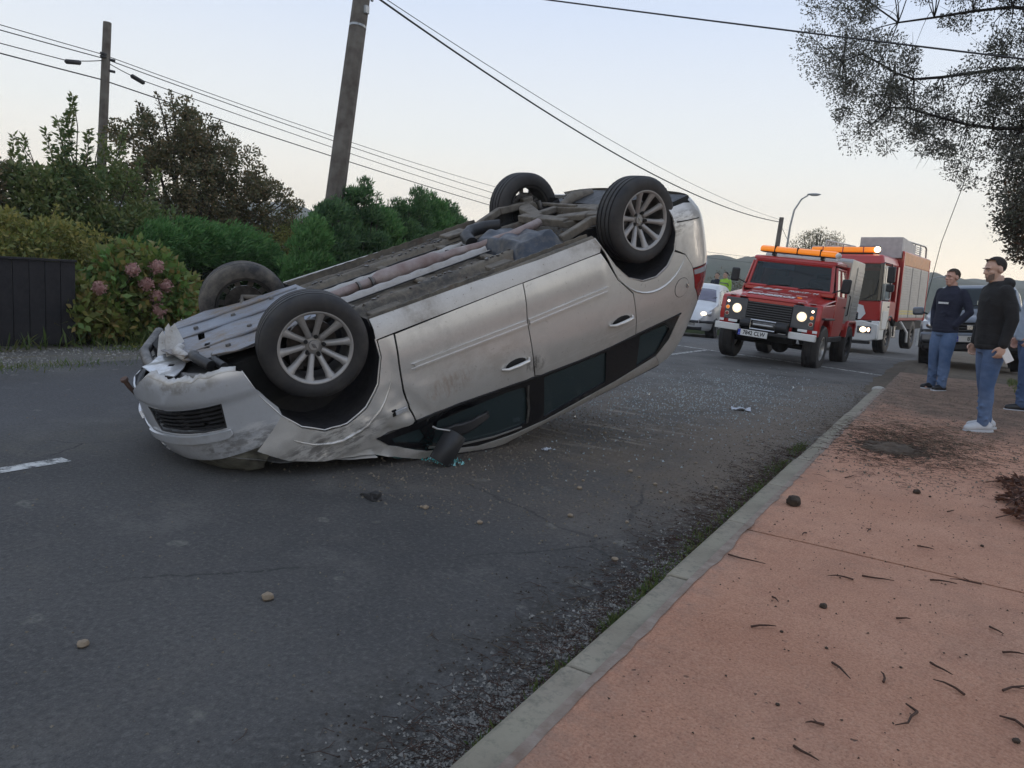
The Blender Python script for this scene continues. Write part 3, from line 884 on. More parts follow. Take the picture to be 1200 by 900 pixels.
# interior seen through the panes: two seat rows, headrests, floor blocks
for sx in (-1.0, -1.85):
    for sy in (-.36, .36):
        b = MB()
        b.hexa([(sx + .25, sy - .24, .62), (sx + .25, sy + .24, .62), (sx - .2, sy + .24, .58), (sx - .2, sy - .24, .58)], [(sx + .27, sy - .24, .76), (sx + .27, sy + .24, .76), (sx - .2, sy + .24, .70), (sx - .2, sy - .24, .70)])
        b.hexa([(sx - .10, sy - .24, .68), (sx - .10, sy + .24, .68), (sx - .24, sy + .24, .66), (sx - .24, sy - .24, .66)], [(sx - .30, sy - .2, 1.22), (sx - .30, sy + .2, 1.22), (sx - .40, sy + .2, 1.22), (sx - .40, sy - .2, 1.22)])
        b.box((sx - .37, sy, 1.33), (.09, .26, .17))
        cadd(b.obj('seat', M['seat'], bevel=.03))
b = MB(); b.box((-.5, 0, .95), (.35, 1.35, .25)); cadd(b.obj('dashboard', M['black_plastic'], bevel=.06))
# dark inner shell behind the joints
inner_arch_poly = [(-.36, .34), (-.36, .98), (-2.36, 1.10), (-2.36, .86), (-2.10, .45), (-2.08, .34)]
both('inner_shell', inner_arch_poly, M['seam_black'], off=.035, thick=.01, step=.12, dent=False)
both('inner_shell', [(-2.40, .82), (-2.40, 1.12), (-2.95, 1.12), (-2.93, .72), (-2.84, .66), (-2.70, .78), (-2.575, .82)], M['seam_black'], off=.04, thick=.01, step=.12, dent=False)
# wheel-arch liners and lips
def liner(arch, xc, name='arch_liner'):
    for s in (-1, 1):
        b = MB(); n = len(arch)
        pts = []
        for (x, z) in arch:
            y = (ys(x, z) + .010)
            pts.append([(x, y * -s, z), (x, -.50 * -s, z), (xc + (x - xc) * .75, -.44 * -s, z * .92)])
        for i in range(n - 1):
            a, c = pts[i], pts[i + 1]
            b.add([a[0], a[1], c[1], c[0]], [(0, 1, 2, 3)])
        ctr = (xc, -.50 * -s, .35)
        for i in range(n - 1): b.add([pts[i][1], pts[i + 1][1], ctr], [(0, 1, 2)])
        cadd(b.obj(name, M['liner'], smooth=50))
        b = MB()      # rolled lip
        lip = []
        for (xa, za), (xb, zb) in zip(arch[:-1], arch[1:-1]):
            for q in range(3):
                x, z = xa + (xb - xa) * q / 3, za + (zb - za) * q / 3
                lip.append((x, (ys(x, z) + (bumps(x, z) if s < 0 else 0) + .002) * -s, z))
        b.tube(lip, .005, 6)
        cadd(b.obj('arch_lip', M['silver'], smooth=60))
liner(archf, 0.05); liner(archr, -2.48)
# pressed flare round the rear arch
b = MB(); rr_ = [(-2.575 + .43 * math.cos(a), .36 + .485 * math.sin(a)) for a in [math.radians(28 + i * 8) for i in range(15)]]
b.tube([(x, ys(x, z) - .001, z) for x, z in rr_], [.001 + .008 * math.sin(math.pi * i / 14) for i in range(15)], 6); cadd(b.obj('arch_flare', M['silver'], smooth=60))
b = MB(); rr_ = [(.02 + .42 * math.cos(a), .45 + .455 * math.sin(a)) for a in [math.radians(38 + i * 8) for i in range(16)]]
b.tube([(x, ys(x, z) + bumps(x, z) - .001, z) for x, z in rr_], [.001 + .010 * math.sin(math.pi * i / 15) for i in range(16)], 6); cadd(b.obj('arch_flare', M['silver'], smooth=60))
# door mouldings
def mould(x0, z0, x1, z1):
    h = .021; r = []
    for i in range(9): a = math.pi / 2 + math.pi * i / 8; r.append((x1 + h * math.cos(a), z1 + h * math.sin(a)))
    for i in range(3): r.append((x0 + .008, z0 - h + i * h))
    o = both('door_moulding', [(x0, z0 + h), (x1, z1 + h)] + r[1:8] + [(x1, z1 - h), (x0, z0 - h)], M['silver'], off=-.013, thick=.012, step=.03, dent=False)
    both('moulding_trim_highlight', [(x0, z0 + .010), (x1 + .01, z1 + .010), (x1 + .01, z1 + .003), (x0, z0 + .003)], M['trim_highlight'], off=-.0165, thick=.004, step=.04, left=False, dent=False)
mould(-1.378, .668, -.50, .635)
mould(-1.400, .668, -2.10, .677)
# door handles: recess, bow, lock cap
for x0, z0 in ((-1.14, .918), (-2.10, .958)):
    cup = [(x0 - .10 + .085 * math.cos(a), z0 + .004 + .038 * math.sin(a)) for a in [2 * math.pi * i / 16 for i in range(16)]]
    both('handle_recess', cup, M['black_plastic'], off=-.0035, thick=.003, step=.03, left=False)
    hp = [(x0 + .015, z0), (x0 - .02, z0 + .006), (x0 - .10, z0 + .010), (x0 - .19, z0 + .008), (x0 - .215, z0 + .002)]
    b = MB(); b.tube([(x, ys(x, z) - (.012 if 0 < i < 4 else .002) - (.022 if 0 < i < 4 else 0), z) for i, (x, z) in enumerate(hp)], [.009, .013, .015, .013, .007], 8)
    cadd(b.obj('door_handle', M['silver'], smooth=60))
fl = [(-2.835 + .075 * math.cos(a), .915 + .075 * math.sin(a)) for a in [2 * math.pi * i / 28 for i in range(28)]]
ring = [(-2.835 + .079 * math.cos(a), .915 + .079 * math.sin(a)) for a in [2 * math.pi * i / 28 for i in range(28)]]
both('fuel_flap_gap', ring, M['seam_black'], off=-.0008, thick=.002, step=.03, left=False, dent=False)
both('fuel_flap', fl, M['silver'], off=-.003, thick=.003, step=.03, left=False, dent=False)
b = MB(); b.tube([(-2.89, ys(-2.89, .915) - .004, .935), (-2.897, ys(-2.89, .915) - .008, .915), (-2.89, ys(-2.89, .915) - .004, .895)], .008, 8); cadd(b.obj('flap_grip', M['chrome'], smooth=60))
# side repeater torn half out of the wing
both('side_repeater', [(-.315, .862), (-.40, .872), (-.40, .898), (-.315, .888)], M['lamp_glass'], off=-.02, thick=.008, step=.04, left=False)
both('repeater_recess', [(-.295, .852), (-.33, .856), (-.33, .90), (-.295, .896)], M['seam_black'], off=-.004, thick=.004, step=.04, left=False)

# ---- nose
FT = [(.15, .80), (.25, .885), (.35, .92), (.5, .938), (.62, .945), (.72, .935), (.8, .90), (.9, .80), (1.0, .66)]
def nose(u, z, off=0.0, rag=True):
    th = math.radians(u * 60); n = 2.4
    F = smooth_interp(z, FT)
    cx = abs(math.cos(th)) ** (2 / n); sy = abs(math.sin(th)) ** (2 / n) * (1 if th > 0 else -1)
    w = .885 - smooth_interp(z, TUM) * .5
    lip = .030 * max(0, min(1, (.425 + .02 * math.cos(th) - z) / .02))
    lip += .014 * math.exp(-((z - .30) / .07) ** 2)
    x = .2 + (F - .2 + off + lip) * cx; y = sy * (w + off + lip * .4)
    d = .006 * mnoise.noise(Vector((x * 5, y * 5, z * 7)))
    if z > .6 and u < -.8: d += .012 * mnoise.noise(Vector((x * 12, y * 9, z * 12)))
    return wz_clamp((x + d, y, z))
ou = lambda c: (c.x - .2, c.y, 0)
T_ = lambda d: d / 60.0
bt = []
for i, (th, z) in enumerate([(-74.5, .285), (-70, .262), (-64, .262), (-60, .275), (-56, .262), (-52, .285), (-46, .27), (-40, .285), (-34, .262), (-27, .25), (-25, .245), (-19, .285), (-14, .33), (-8, .37), (-2, .43), (8, .45), (20, .44), (34, .455), (52, .44), (74, .42)]):
    bt.append((T_(th), z))
bp = bt + [(T_(75.5), .45), (T_(73), .60), (T_(66), .74), (T_(40), .79), (T_(0), .80), (T_(-20), .80), (T_(-45), .775), (T_(-56), .762), (T_(-70), .742), (T_(-76.5), .682), (T_(-83), .612), (T_(-82.5), .55), (T_(-79.5), .47), (T_(-77), .40)]
gr_r = [(T_(-61), .435), (T_(-60), .578), (T_(-20), .602), (T_(-16), .50), (T_(-13), .47)]
gr_l = [(-u, z) for u, z in gr_r][::-1]
o = panel('front_bumper', bp, nose, M['silver_sky_tint'], None, (gr_r, gr_l), .026, .010, out=ou); cadd(o)
o['label'] = 'silver front bumper torn off along its lower lip'
o = panel('bumper_strip', [(T_(-62), .588), (T_(-40), .603), (T_(-9), .622), (T_(-8), .668), (T_(-40), .652), (T_(-60), .636), (T_(-62), .62)], lambda u, z: nose(u, z, .022), M['silver_sky_tint'], None, (), .025, .016, out=ou); cadd(o)
o = panel('bumper_strip', [(-u, z) for u, z in [(T_(-62), .588), (T_(-40), .603), (T_(-9), .622), (T_(-8), .668), (T_(-40), .652), (T_(-60), .636), (T_(-62), .62)]][::-1], lambda u, z: nose(u, z, .022), M['silver_sky_tint'], None, (), .05, .016, out=ou); cadd(o)
for gp in (gr_r, gr_l):
    gp2 = [(u * 1.0, z) for u, z in gp]
    cadd(panel('grille_back', gp2, lambda u, z: nose(u, z, -.045), M['seam_black'], None, (), .05, .004, out=ou))
    sg = -1 if gp is gr_r else 1
    for k in range(5):
        f0 = (k + .5) / 5
        a = []
        for i in range(13):
            q = i / 12; th = sg * (61 - q * (46 - 5 * f0)); z = (.447 + .128 * f0) * (1 - q) + (.485 + .108 * f0) * q
            a.append(nose(T_(th), z, -.016))
        b = MB()
        for i in range(12):
            p, r_ = a[i], a[i + 1]; dz = Vector((0, 0, .0065)); din = Vector((-.028, 0, .004))
            b.hexa([p - dz, r_ - dz, r_ - dz + din, p - dz + din], [p + dz, r_ + dz, r_ + dz + din, p + dz + din])
        cadd(b.obj('grille_slat', M['black_plastic'], smooth=40))
    b = MB(); loop = [nose(u, z, -.004) for u, z in densify(gp, .04)]; b.tube(loop + [loop[0]], .006, 6); cadd(b.obj('grille_surround', M['black_plastic'], smooth=60))
# smashed headlamp unit and slam panel under the bumper edge
o = panel('broken_headlamp', [(T_(-20), .792), (T_(-45), .77), (T_(-66), .735), (T_(-72), .74), (T_(-74), .79), (T_(-62), .90), (T_(-40), .93), (T_(-24), .88)], lambda u, z: nose(u, z, -.018) + Vector((.02 * mnoise.noise(Vector((u * 9, z * 14, 1))), .02 * mnoise.noise(Vector((u * 11, z * 12, 7))), 0)), M['lamp_broken'], None, (), .03, .01, out=ou); cadd(o)
o['label'] = 'smashed dull headlamp unit under the bumper'
o = panel('broken_headlamp', [(T_(72), .74), (T_(66), .735), (T_(45), .77), (T_(20), .792), (T_(24), .88), (T_(40), .93), (T_(62), .90), (T_(74), .79)], lambda u, z: nose(u, z, -.018), M['lamp_broken'], None, (), .05, .01, out=ou); cadd(o)
# badge recess and upper grille on the front
b = MB()
for k in range(4): 
    a = [nose(T_(-15 + 30 * i / 10), .66 + .035 * k, .004) for i in range(11)]
    b.tube(a, .006, 6)
cadd(b.obj('upper_grille', M['chrome'], smooth=60))
# dark cavity and structure in the torn opening
b = MB(); b.box((.38, 0, .45), (.66, 1.25, .30)); cadd(b.obj('engine_bay', M['seam_black']))
b = MB(); b.tube([(.60, -.72, .30), (.68, -.55, .31), (.78, -.25, .32), (.80, .1, .32), (.78, .4, .32), (.62, .72, .30)], .035, 10); cadd(b.obj('front_crossmember', M['steel'], smooth=60))
b = MB(); b.tube([(.56, -.66, .25), (.60, -.56, .215), (.60, -.44, .22), (.58, -.36, .25)], .03, 10); b.tube([(.50, -.70, .27), (.52, -.6, .25), (.50, -.5, .25)], .024, 10)
cadd(b.obj('radiator_hose', M['black_plastic'], smooth=60))
b = MB(); b.tube([(.63, -.40, .24), (.66, -.30, .20), (.62, -.18, .22)], .026, 10); cadd(b.obj('radiator_hose', M['silver_mud'], smooth=60))
# torn edge of the bumper, a ragged strip
b = MB(); rag = []
for i in range(46):
    th = -72 + i * 1.25
    z = interp(th, [(a * 60, c_) for a, c_ in bt]) - .004
    p = nose(T_(th), z + .005, .002); q = nose(T_(th), z - .006 - .022 * abs(mnoise.noise(Vector((th * .31, 0, 0)))), -.03 - .03 * mnoise.noise(Vector((th * .2, 3, 0))))
    rag.append((p, q))
for i in range(45):
    b.add([rag[i][0], rag[i + 1][0], rag[i + 1][1], rag[i][1]], [(0, 1, 2, 3)])
o = b.obj('torn_lip', M['silver_mud'], smooth=40); m_ = o.modifiers.new('t', 'SOLIDIFY'); m_.thickness = .004; cadd(o)
# undertray plates: blue-grey, slots, fold line
def under_plate(name, poly, z0, mat, thick=.006, slope=0.0, nz=.006, step=.06, holes=()):
    def f(x, y): return Vector((x, y, z0 + slope * (x - poly[0][0]) + nz * mnoise.noise(Vector((x * 5, y * 5, z0)))))
    o = panel(name, poly, f, mat, None, holes, step, thick, out=lambda c: (0, 0, -1)); return cadd(o)
under_plate('undertray', [(.66, -.40), (.60, -.52), (.42, -.60), (.30, -.62), (.05, -.50), (-.32, -.48), (-.34, .48), (.05, .50), (.30, .6), (.5, .56), (.66, .35), (.70, 0)], .235, M['undertray'], nz=.010,
            holes=([(.50, -.10), (.46, -.10), (.43, .06), (.47, .07)], [(.52, -.34), (.49, -.36), (.46, -.24), (.49, -.22)]))
under_plate('undertray_fold', [(.52, -.56), (.40, -.64), (.10, -.60), (-.05, -.52), (-.05, -.48), (.12, -.53), (.40, -.56), (.50, -.50)], .222, M['undertray'])
for yy in (-.32, .05, .34):
    b = MB(); b.tube([(.58, yy, .231), (.3, yy - .02, .228), (0, yy, .229), (-.3, yy, .229)], [.004, .011, .012, .008], 8); cadd(b.obj('undertray_rib', M['undertray'], smooth=60))
for (x, y) in ((.2, -.2), (.2, .2), (-.1, -.3), (-.1, .3), (.45, .2), (.4, -.45)):
    b = MB(); b.cyl((x, y, .222), (x, y, .236), .014, .017, 8); cadd(b.obj('undertray_bolt', M['steel']))
under_plate('torn_flap', [(.70, -.28), (.64, -.42), (.58, -.40), (.62, -.2), (.66, -.05), (.72, -.08)], .21, M['undertray'], slope=-.15, nz=.03, step=.03)
o = under_plate('torn_lip_plate', [(.80, -.47), (.75, -.58), (.67, -.44), (.60, -.20), (.63, .04), (.74, .0), (.86, -.22)], .262, M['silver_sky_tint'], nz=.035, slope=-.12, step=.025, holes=([(.74, -.30), (.71, -.33), (.69, -.29), (.72, -.26)],))
# crumpled bracket standing up by the torn lip
b = MB()
for k, (px_, py_, hh) in enumerate(((.66, -.10, .17), (.70, -.02, .12), (.62, -.02, .14))):
    a = Vector((px_, py_, .26)); tip = Vector((px_ - .03, py_ + .05, .26 - hh))
    w_ = .05
    b.hexa([a + Vector((-w_, -w_ * .4, 0)), a + Vector((w_, -w_ * .6, 0)), a + Vector((w_, -w_ * .5 + .01, 0)), a + Vector((-w_, -w_ * .3 + .01, 0))],
           [tip + Vector((-.012, 0, 0)), tip + Vector((.02, -.01, .02)), tip + Vector((.02, .0, .02)), tip + Vector((-.012, .01, 0))])
cadd(b.obj('crumpled_bracket', M['silver_mud'], smooth=0))
b = MB(); b.tube([(.90, -.10, .46), (.945, -.13, .41), (.965, -.15, .345), (.972, -.16, .30)], [.012, .013, .014, .015], 10); b.cyl((.972, -.16, .302), (.974, -.163, .285), .022, .022, 12); cadd(b.obj('bent_tow_eye', M['rust'], smooth=50))

# ---- floor
def floor_z(x, y):
    a = abs(y); z = .335
    z -= .055 * math.exp(-((a - .47) / .055) ** 4)
    z -= .03 * math.exp(-((a - .68) / .03) ** 4)
    if a < .17: z += .085 * (1 - (a / .17) ** 4)
    z += .012 * math.sin(x * 19) * (1 if .2 < a < .40 else 0)
    z += .010 * mnoise.noise(Vector((x * 4, y * 4, 0))) + .006 * mnoise.noise(Vector((x * 15, y * 15, 3)))
    return z
b = MB()
nx, ny = 150, 110
idx = {}
def fl_ok(x, y):
    if abs(y) > .47 and (-.36 < x or -2.84 < x < -2.08): return False
    return True
for i in range(nx + 1):
    for j in range(ny + 1):
        x = .35 - 3.5 * i / nx; y = -.79 + 1.58 * j / ny
        z = floor_z(x, y)
        if x < -1.95: z += .06 * min(1, (-1.95 - x) / .2)
        idx[i, j] = len(b.v); b.v.append((x, y, z))
for i in range(nx):
    for j in range(ny):
        x = .35 - 3.5 * (i + .5) / nx; y = -.79 + 1.58 * (j + .5) / ny
        if fl_ok(x, y): b.f.append((idx[i, j], idx[i + 1, j], idx[i + 1, j + 1], idx[i, j + 1]))
o = cadd(b.obj('floor_pan', M['floor'], smooth=70)); o['label'] = 'mud caked floor pan with ribs and rails'
for s in (-1, 1):
    b = MB(); n = 60; vs = []
    for i in range(n + 1):
        x = -.36 - 1.72 * i / n; w_ = .004 * mnoise.noise(Vector((x * 9, s, 0)))
        vs += [(x, s * (.782 + w_), .30), (x, s * (.776 + w_ * 2), .272 + .003 * math.sin(x * 60)), (x, s * (.770 + w_ * 2), .272 + .003 * math.sin(x * 60)), (x, s * (.765), .34)]
    b.add(vs, [(4 * i + k, 4 * i + k + 1, 4 * i + k + 5, 4 * i + k + 4) for i in range(n) for k in range(3)])
    b2 = cadd(b.obj('sill_flange', M['floor'], smooth=40))
    b = MB()      # underside of the sill, between flange and painted sill
    b.grid(lambda u, v, s=s: (-.345 - 1.75 * u, s * (.775 + (.845 - .775) * v - (.0)), .305 - .016 * math.sin(math.pi * v) + .004 * mnoise.noise(Vector((u * 30, v * 3, s)))), 50, 6)
    cadd(b.obj('sill_underside', M['floor'], smooth=60))
# exhaust
b = MB(); b.tube([(.25, 0, .30), (-.2, .03, .30), (-.5, .02, .29), (-1.0, 0, .285), (-1.45, -.03, .285), (-1.62, -.06, .29), (-1.72, -.14, .27), (-1.80, -.22, .26), (-1.95, -.20, .25), (-2.15, -.1, .26)], [.033, .033, .036, .036, .038, .034, .04, .045, .04, .035], 12)
cadd(b.obj('exhaust_pipe', M['exhaust'], smooth=60))
b = MB(); b.tube([(-.75, .005, .286), (-.8, .005, .286), (-1.25, -.015, .284), (-1.3, -.02, .284)], [.037, .062, .062, .038], 16); cadd(b.obj('exhaust_silencer', M['exhaust'], smooth=60))
for xx in (-.62, -.72, -1.36, -1.5):
    b = MB(); b.tube([(xx, -.01, .286), (xx - .014, -.01, .286)], .043, 14); cadd(b.obj('pipe_clamp', M['steel'], smooth=40))
b = MB(); b.grid(lambda u, v: (-.15 - 1.45 * u, -.19 + .045 * v, .315 - .045 * v * (1 - v) * 4 + .004 * math.sin(u * 60)), 40, 5); cadd(b.obj('heat_shield', M['alu_dull'], smooth=60))
b = MB(); b.grid(lambda u, v: (-.15 - 1.45 * u, .155 + .045 * v, .315 - .045 * v * (1 - v) * 4 + .004 * math.sin(u * 60)), 40, 5); cadd(b.obj('heat_shield', M['alu_dull'], smooth=60))
for yy, rr in ((-.22, .006), (-.245, .005), (.24, .006)):
    b = MB(); b.tube([(.1 - 1.7 * i / 20, yy + .008 * mnoise.noise(Vector((i * .5, yy * 9, 0))), .30) for i in range(21)], rr, 6); cadd(b.obj('brake_line', M['alu_dull'] if rr > .0055 else M['black_plastic'], smooth=60))
# crossmembers and fuel tank area
for xx in (-.42, -.98, -1.52):
    for yy in (-.32, .32): cadd(MB().box((xx, yy, .315), (.06, .26, .03)).obj('floor_brace', M['floor'], bevel=.01))
def tank(u, v):
    x = -1.60 - .42 * u; y = -.66 + .78 * v
    e = min(1, min(u, 1 - u) * 6) * min(1, min(v, 1 - v) * 7)
    rib = .018 * abs(math.sin((x * 1.6 + y * .8) * 11 + 2.5 * mnoise.noise(Vector((x * 2, y * 2, 0)))))
    z = .33 - (.085 + rib + .03 * mnoise.noise(Vector((x * 7, y * 5, 4)))) * e
    return (x + .02 * mnoise.noise(Vector((x * 8, y * 8, 8))), y, z)
b = MB(); b.grid(tank, 50, 70); o = cadd(b.obj('fuel_tank', M['tank'], smooth=60)); o['label'] = 'creased dark blue plastic cover of the fuel tank'
b = MB(); b.tube([(-1.62, .06, .28), (-1.66, .2, .25), (-1.75, .28, .24), (-1.9, .30, .25), (-2.0, .22, .26)], .05, 12); cadd(b.obj('filler_hose', M['black_plastic'], smooth=60))
# rear axle: beam, arms, springs, dampers
def arm(name, pts, w, h, mat):
    b = MB(); pts = [Vector(p) for p in pts]
    for i in range(len(pts) - 1):
        p, q = pts[i], pts[i + 1]; d = (q - p).normalized(); sd = d.cross(Vector((0, 0, 1))).normalized()
        w0, w1 = (w[i], w[i + 1]) if isinstance(w, tuple) else (w, w)
        up_ = Vector((0, 0, h / 2))
        b.hexa([p - sd * w0 - up_, p + sd * w0 - up_, q + sd * w1 - up_, q - sd * w1 - up_], [p - sd * w0 + up_, p + sd * w0 + up_, q + sd * w1 + up_, q - sd * w1 + up_])
    return cadd(b.obj(name, mat, bevel=.008))
for s in (-1, 1):
    arm('control_arm', [(-2.30, s * .12, .27), (-2.40, s * .42, .25), (-2.56, s * .66, .28)], (.045, .06, .035), .045, M['arm'])
    arm('trailing_arm', [(-1.98, s * .60, .30), (-2.25, s * .62, .24), (-2.56, s * .66, .27)], (.03, .03, .05), .06, M['arm'])
    arm('track_rod', [(-2.72, s * .14, .30), (-2.70, s * .64, .30)], .018, .03, M['arm'])
    b = MB(); hel = [(-2.42 + .055 * math.cos(t_), s * .44 + .055 * math.sin(t_), .25 + .17 * i / 70) for i, t_ in enumerate([i * .55 for i in range(71)])]
    b.tube(hel, .008, 6); cadd(b.obj('coil_spring', M['steel'], smooth=60))
    b = MB(); b.tube([(-2.66, s * .60, .26), (-2.70, s * .56, .55)], .024, 10); cadd(b.obj('damper', M['steel'], smooth=60))
    b = MB(); b.cyl((-2.578, s * .60, .316), (-2.578, s * .72, .316), .075, .06, 16); b.box((-2.578, s * .66, .316), (.10, .08, .22)); cadd(b.obj('hub_carrier', M['arm'], bevel=.012))
    b = MB(); b.tube([(-.02, s * .30, .34), (.0, s * .60, .30)], .016, 10); b.tube([(.12, s * .32, .27), (.02, s * .64, .24), (-.18, s * .36, .27)], .024, 8); cadd(b.obj('front_wishbone', M['arm'], smooth=60))
arm('axle_beam', [(-2.28, -.30, .28), (-2.24, 0, .27), (-2.28, .30, .28)], .05, .06, M['arm'])
arm('rear_subframe', [(-2.72, -.46, .34), (-2.76, 0, .33), (-2.72, .46, .34)], .06, .06, M['arm'])
for s in (-1, 1): arm('subframe_leg', [(-2.24, s * .28, .29), (-2.72, s * .40, .33)], .035, .05, M['arm'])
b = MB(); b.lathe([(.0, .335), (.26, .335), (.30, .36), (.31, .42)], 'Z', 32, (-3.0, .05, 0)); cadd(b.obj('spare_wheel_well', M['floor'], smooth=50))
b = MB(); b.tube([(-2.75, .42, .33), (-2.95, .46, .30), (-3.15, .46, .31)], [.03, .055, .035], 14); cadd(b.obj('rear_silencer', M['arm'], smooth=60))
b = MB()
b.grid(lambda u, v: (-2.88 - .33 * v, -.66 + 1.32 * u, .325 - .02 * v), 12, 3); cadd(b.obj('rear_valance', M['black_plastic'], smooth=60))
b = MB()
for i in range(150):
    x, y = random.uniform(-2.0, .0), random.choice((-.47, .47, -.70, .70, -.30, .30)) + random.uniform(-.02, .02); z = floor_z(x, y)
    b.cyl((x, y, z + .004), (x, y, z - .010), random.uniform(.007, .014), None, 7)
o = cadd(b.obj('floor_bolts', M['steel'], smooth=0)); o['kind'] = 'stuff'
for k, (y0, y1, z0) in enumerate(((-.36, -.40, .318), (-.385, -.42, .318), (.33, .30, .318), (.36, .42, .316))):
    b = MB(); b.tube([(.0 - 1.85 * i / 24, y0 + (y1 - y0) * i / 24 + .012 * mnoise.noise(Vector((i * .45, y0 * 9, 2))), z0 + .006 * mnoise.noise(Vector((i * .6, y0, 5)))) for i in range(25)], .0055, 5); cadd(b.obj('fuel_line', M['black_plastic'] if k % 2 else M['steel'], smooth=60))
for (x, y, sx_, sy_) in ((-.55, -.58, .22, .10), (-1.1, .57, .30, .12), (-1.45, -.56, .18, .10), (-.3, .34, .14, .12), (-.72, -.12, .06, .05), (-1.25, .12, .05, .05), (-1.72, .50, .20, .16), (-2.15, .0, .16, .30)):
    cadd(MB().box((x, y, floor_z(x, y) - .012), (sx_, sy_, .03)).obj('floor_bracket', M['arm'] if x < -1.4 else M['floor'], bevel=.008))
# mud clods stuck on the floor
b = MB()
for i in range(420):
    x, y = random.uniform(-2.9, .1), random.uniform(-.78, .7)
    if not fl_ok(x, y): continue
    r = random.uniform(.004, .018); z = floor_z(x, y)
    ca = [(x + r * random.uniform(-1, 1), y + r * random.uniform(-1, 1), z + .004) for _ in range(4)] + [(x, y, z - r * .8)]
    b.add(ca, [(0, 1, 4), (1, 2, 4), (2, 3, 4), (3, 0, 4)])
o = cadd(b.obj('mud_clods', M['mud'], smooth=0)); o['kind'] = 'stuff'

# ---- wheels
def wheel(xc, yc, zc, s, steer=0.0, tm=None, spin=0.0, rr=.316, wd=.205):
    hub = MB(); hub.lathe([(.0, -.030), (.045, -.030), (.062, -.020), (.066, 0), (.0, .005)], 'Y', 24)
    root = hub.obj('wheel', M['rim'], None, smooth=40)
    side = -1 if s < 0 else 1
    root.matrix_basis = Matrix.Translation((xc, yc, zc)) @ Matrix.Rotation(steer, 4, 'Z') @ (Matrix.Rotation(math.pi, 4, 'Z') if s > 0 else Matrix.Identity(4)) @ Matrix.Rotation(spin, 4, 'Y')
    cadd(root)
    h = wd / 2
    prof = [(.206, h * .86), (.214, h * .98), (.235, h * 1.05), (.262, h * 1.08), (.285, h * 1.03), (.300, h * .95), (.309, h * .84)]
    tread = []
    for g0 in (-.62, -.22, .22, .62):
        tread += [(g0 - .07, 0), (g0 - .055, -.008), (g0 + .055, -.008), (g0 + .07, 0)]
    tp = [(rr - .004 * (abs(a) ** 2) + d, a * h) for a, d in tread]
    full = [(r, -y) for r, y in prof] + [(rr - .003, -h * .74)] + tp + [(rr - .003, h * .74)] + [(r, y) for r, y in reversed(prof)]
    full += [(.198, h * .8), (.198, -h * .8)]
    N = 96; tb = MB(); vs = []
    for pi_, (r, a) in enumerate(full):
        sh = .70 < abs(a) / h < .96 and r > .295
        for k in range(N):
            q = r - (.0035 if sh and (k % 2) else 0)
            an = 2 * math.pi * k / N; vs.append((q * math.cos(an), a, q * math.sin(an)))
    m = len(full)
    tb.add(vs, [(i * N + k, i * N + (k + 1) % N, ((i + 1) % m) * N + (k + 1) % N, ((i + 1) % m) * N + k) for i in range(m) for k in range(N)])
    tb.obj('tyre', tm or M['tyre'], root, smooth=32, fix=False)
    b = MB(); b.lathe([(.220, -h * .93), (.221, -h * .99), (.214, -h * 1.0), (.204, -h * .93), (.196, -h * .80), (.192, -h * .3), (.186, h * .5), (.192, h * .9), (.205, h * .96), (.205, h * .99), (.199, h * .96)], 'Y', 72)
    b.obj('rim_barrel', M['barrel'], root, smooth=50)
    b = MB(); b.lathe([(.217, -h * .96), (.2165, -h * 1.02), (.211, -h * 1.03), (.203, -h * .97), (.197, -h * .86), (.204, -h * .80), (.214, -h * .84)], 'Y', 72, closed=True); b.obj('rim_lip', M['rim'], root, smooth=50)
    for k in range(10):
        a0 = 2 * math.pi * k / 10
        b = MB(); st = []
        for (r, w_, y_, hh) in ((.050, .0175, -.034, .024), (.080, .0150, -.050, .022), (.13, .0155, -.068, .022), (.175, .0185, -.084, .022), (.203, .027, -.094, .018)):
            st.append([(r, y_ + hh, -w_ * 1.2), (r, y_ + .004, -w_), (r, y_ - .004, -w_ * .45), (r, y_ - .004, w_ * .45), (r, y_ + .004, w_), (r, y_ + hh, w_ * 1.2)])
        vs = [p for ring in st for p in ring]
        fs = [(i * 6 + j, i * 6 + (j + 1) % 6, (i + 1) * 6 + (j + 1) % 6, (i + 1) * 6 + j) for i in range(4) for j in range(6)]
        b.add(vs, fs); b.xf(Matrix.Rotation(a0, 4, 'Y'))
        if k == 0: sp = b.obj('spoke', M['rim'], root, smooth=45); base_me = sp.data
        else:
            b.obj('spoke', M['rim'], root, smooth=45)
    for k in range(5):
        a0 = 2 * math.pi * (k + .5) / 5
        b = MB(); b.cyl((.056 * math.cos(a0), -.052, .056 * math.sin(a0)), (.056 * math.cos(a0), -.020, .056 * math.sin(a0)), .0125, .0125, 10); b.obj('wheel_bolt', M['seam_black'], root)
    b = MB(); b.cyl((0, -.044, 0), (0, -.02, 0), .030, .033, 24); b.obj('centre_cap', M['rim'], root, bevel=.003)
    b = MB()         # slanted letter-like bars of the maker's badge
    for q in ((-.008, .009), (0, 0), (.008, -.009)): b.box((q[0] * .4, -.0455, q[1]), (.026, .003, .005), Matrix.Rotation(.5, 3, 'Y'))
    b.obj('badge', M['chrome'], root)
    b = MB(); b.lathe([(.02, .012), (.145, .012), (.145, .032), (.02, .032)], 'Y', 40, closed=True); b.cyl((0, -.01, 0), (0, .06, 0), .06, .06, 20); b.box((.11, .022, .07), (.07, .06, .13)); b.obj('brake_disc', M['disc'], root, smooth=35)
    return root
ZH = .316
wheel(0, -.745, ZH, -1, math.radians(9), M['tyre'], .15)
wheel(-2.578, -.735, ZH, -1, 0, M['tyre'], .35)
wheel(0.0, .745, ZH, 1, math.radians(9), M['tyre_mud'], .3)
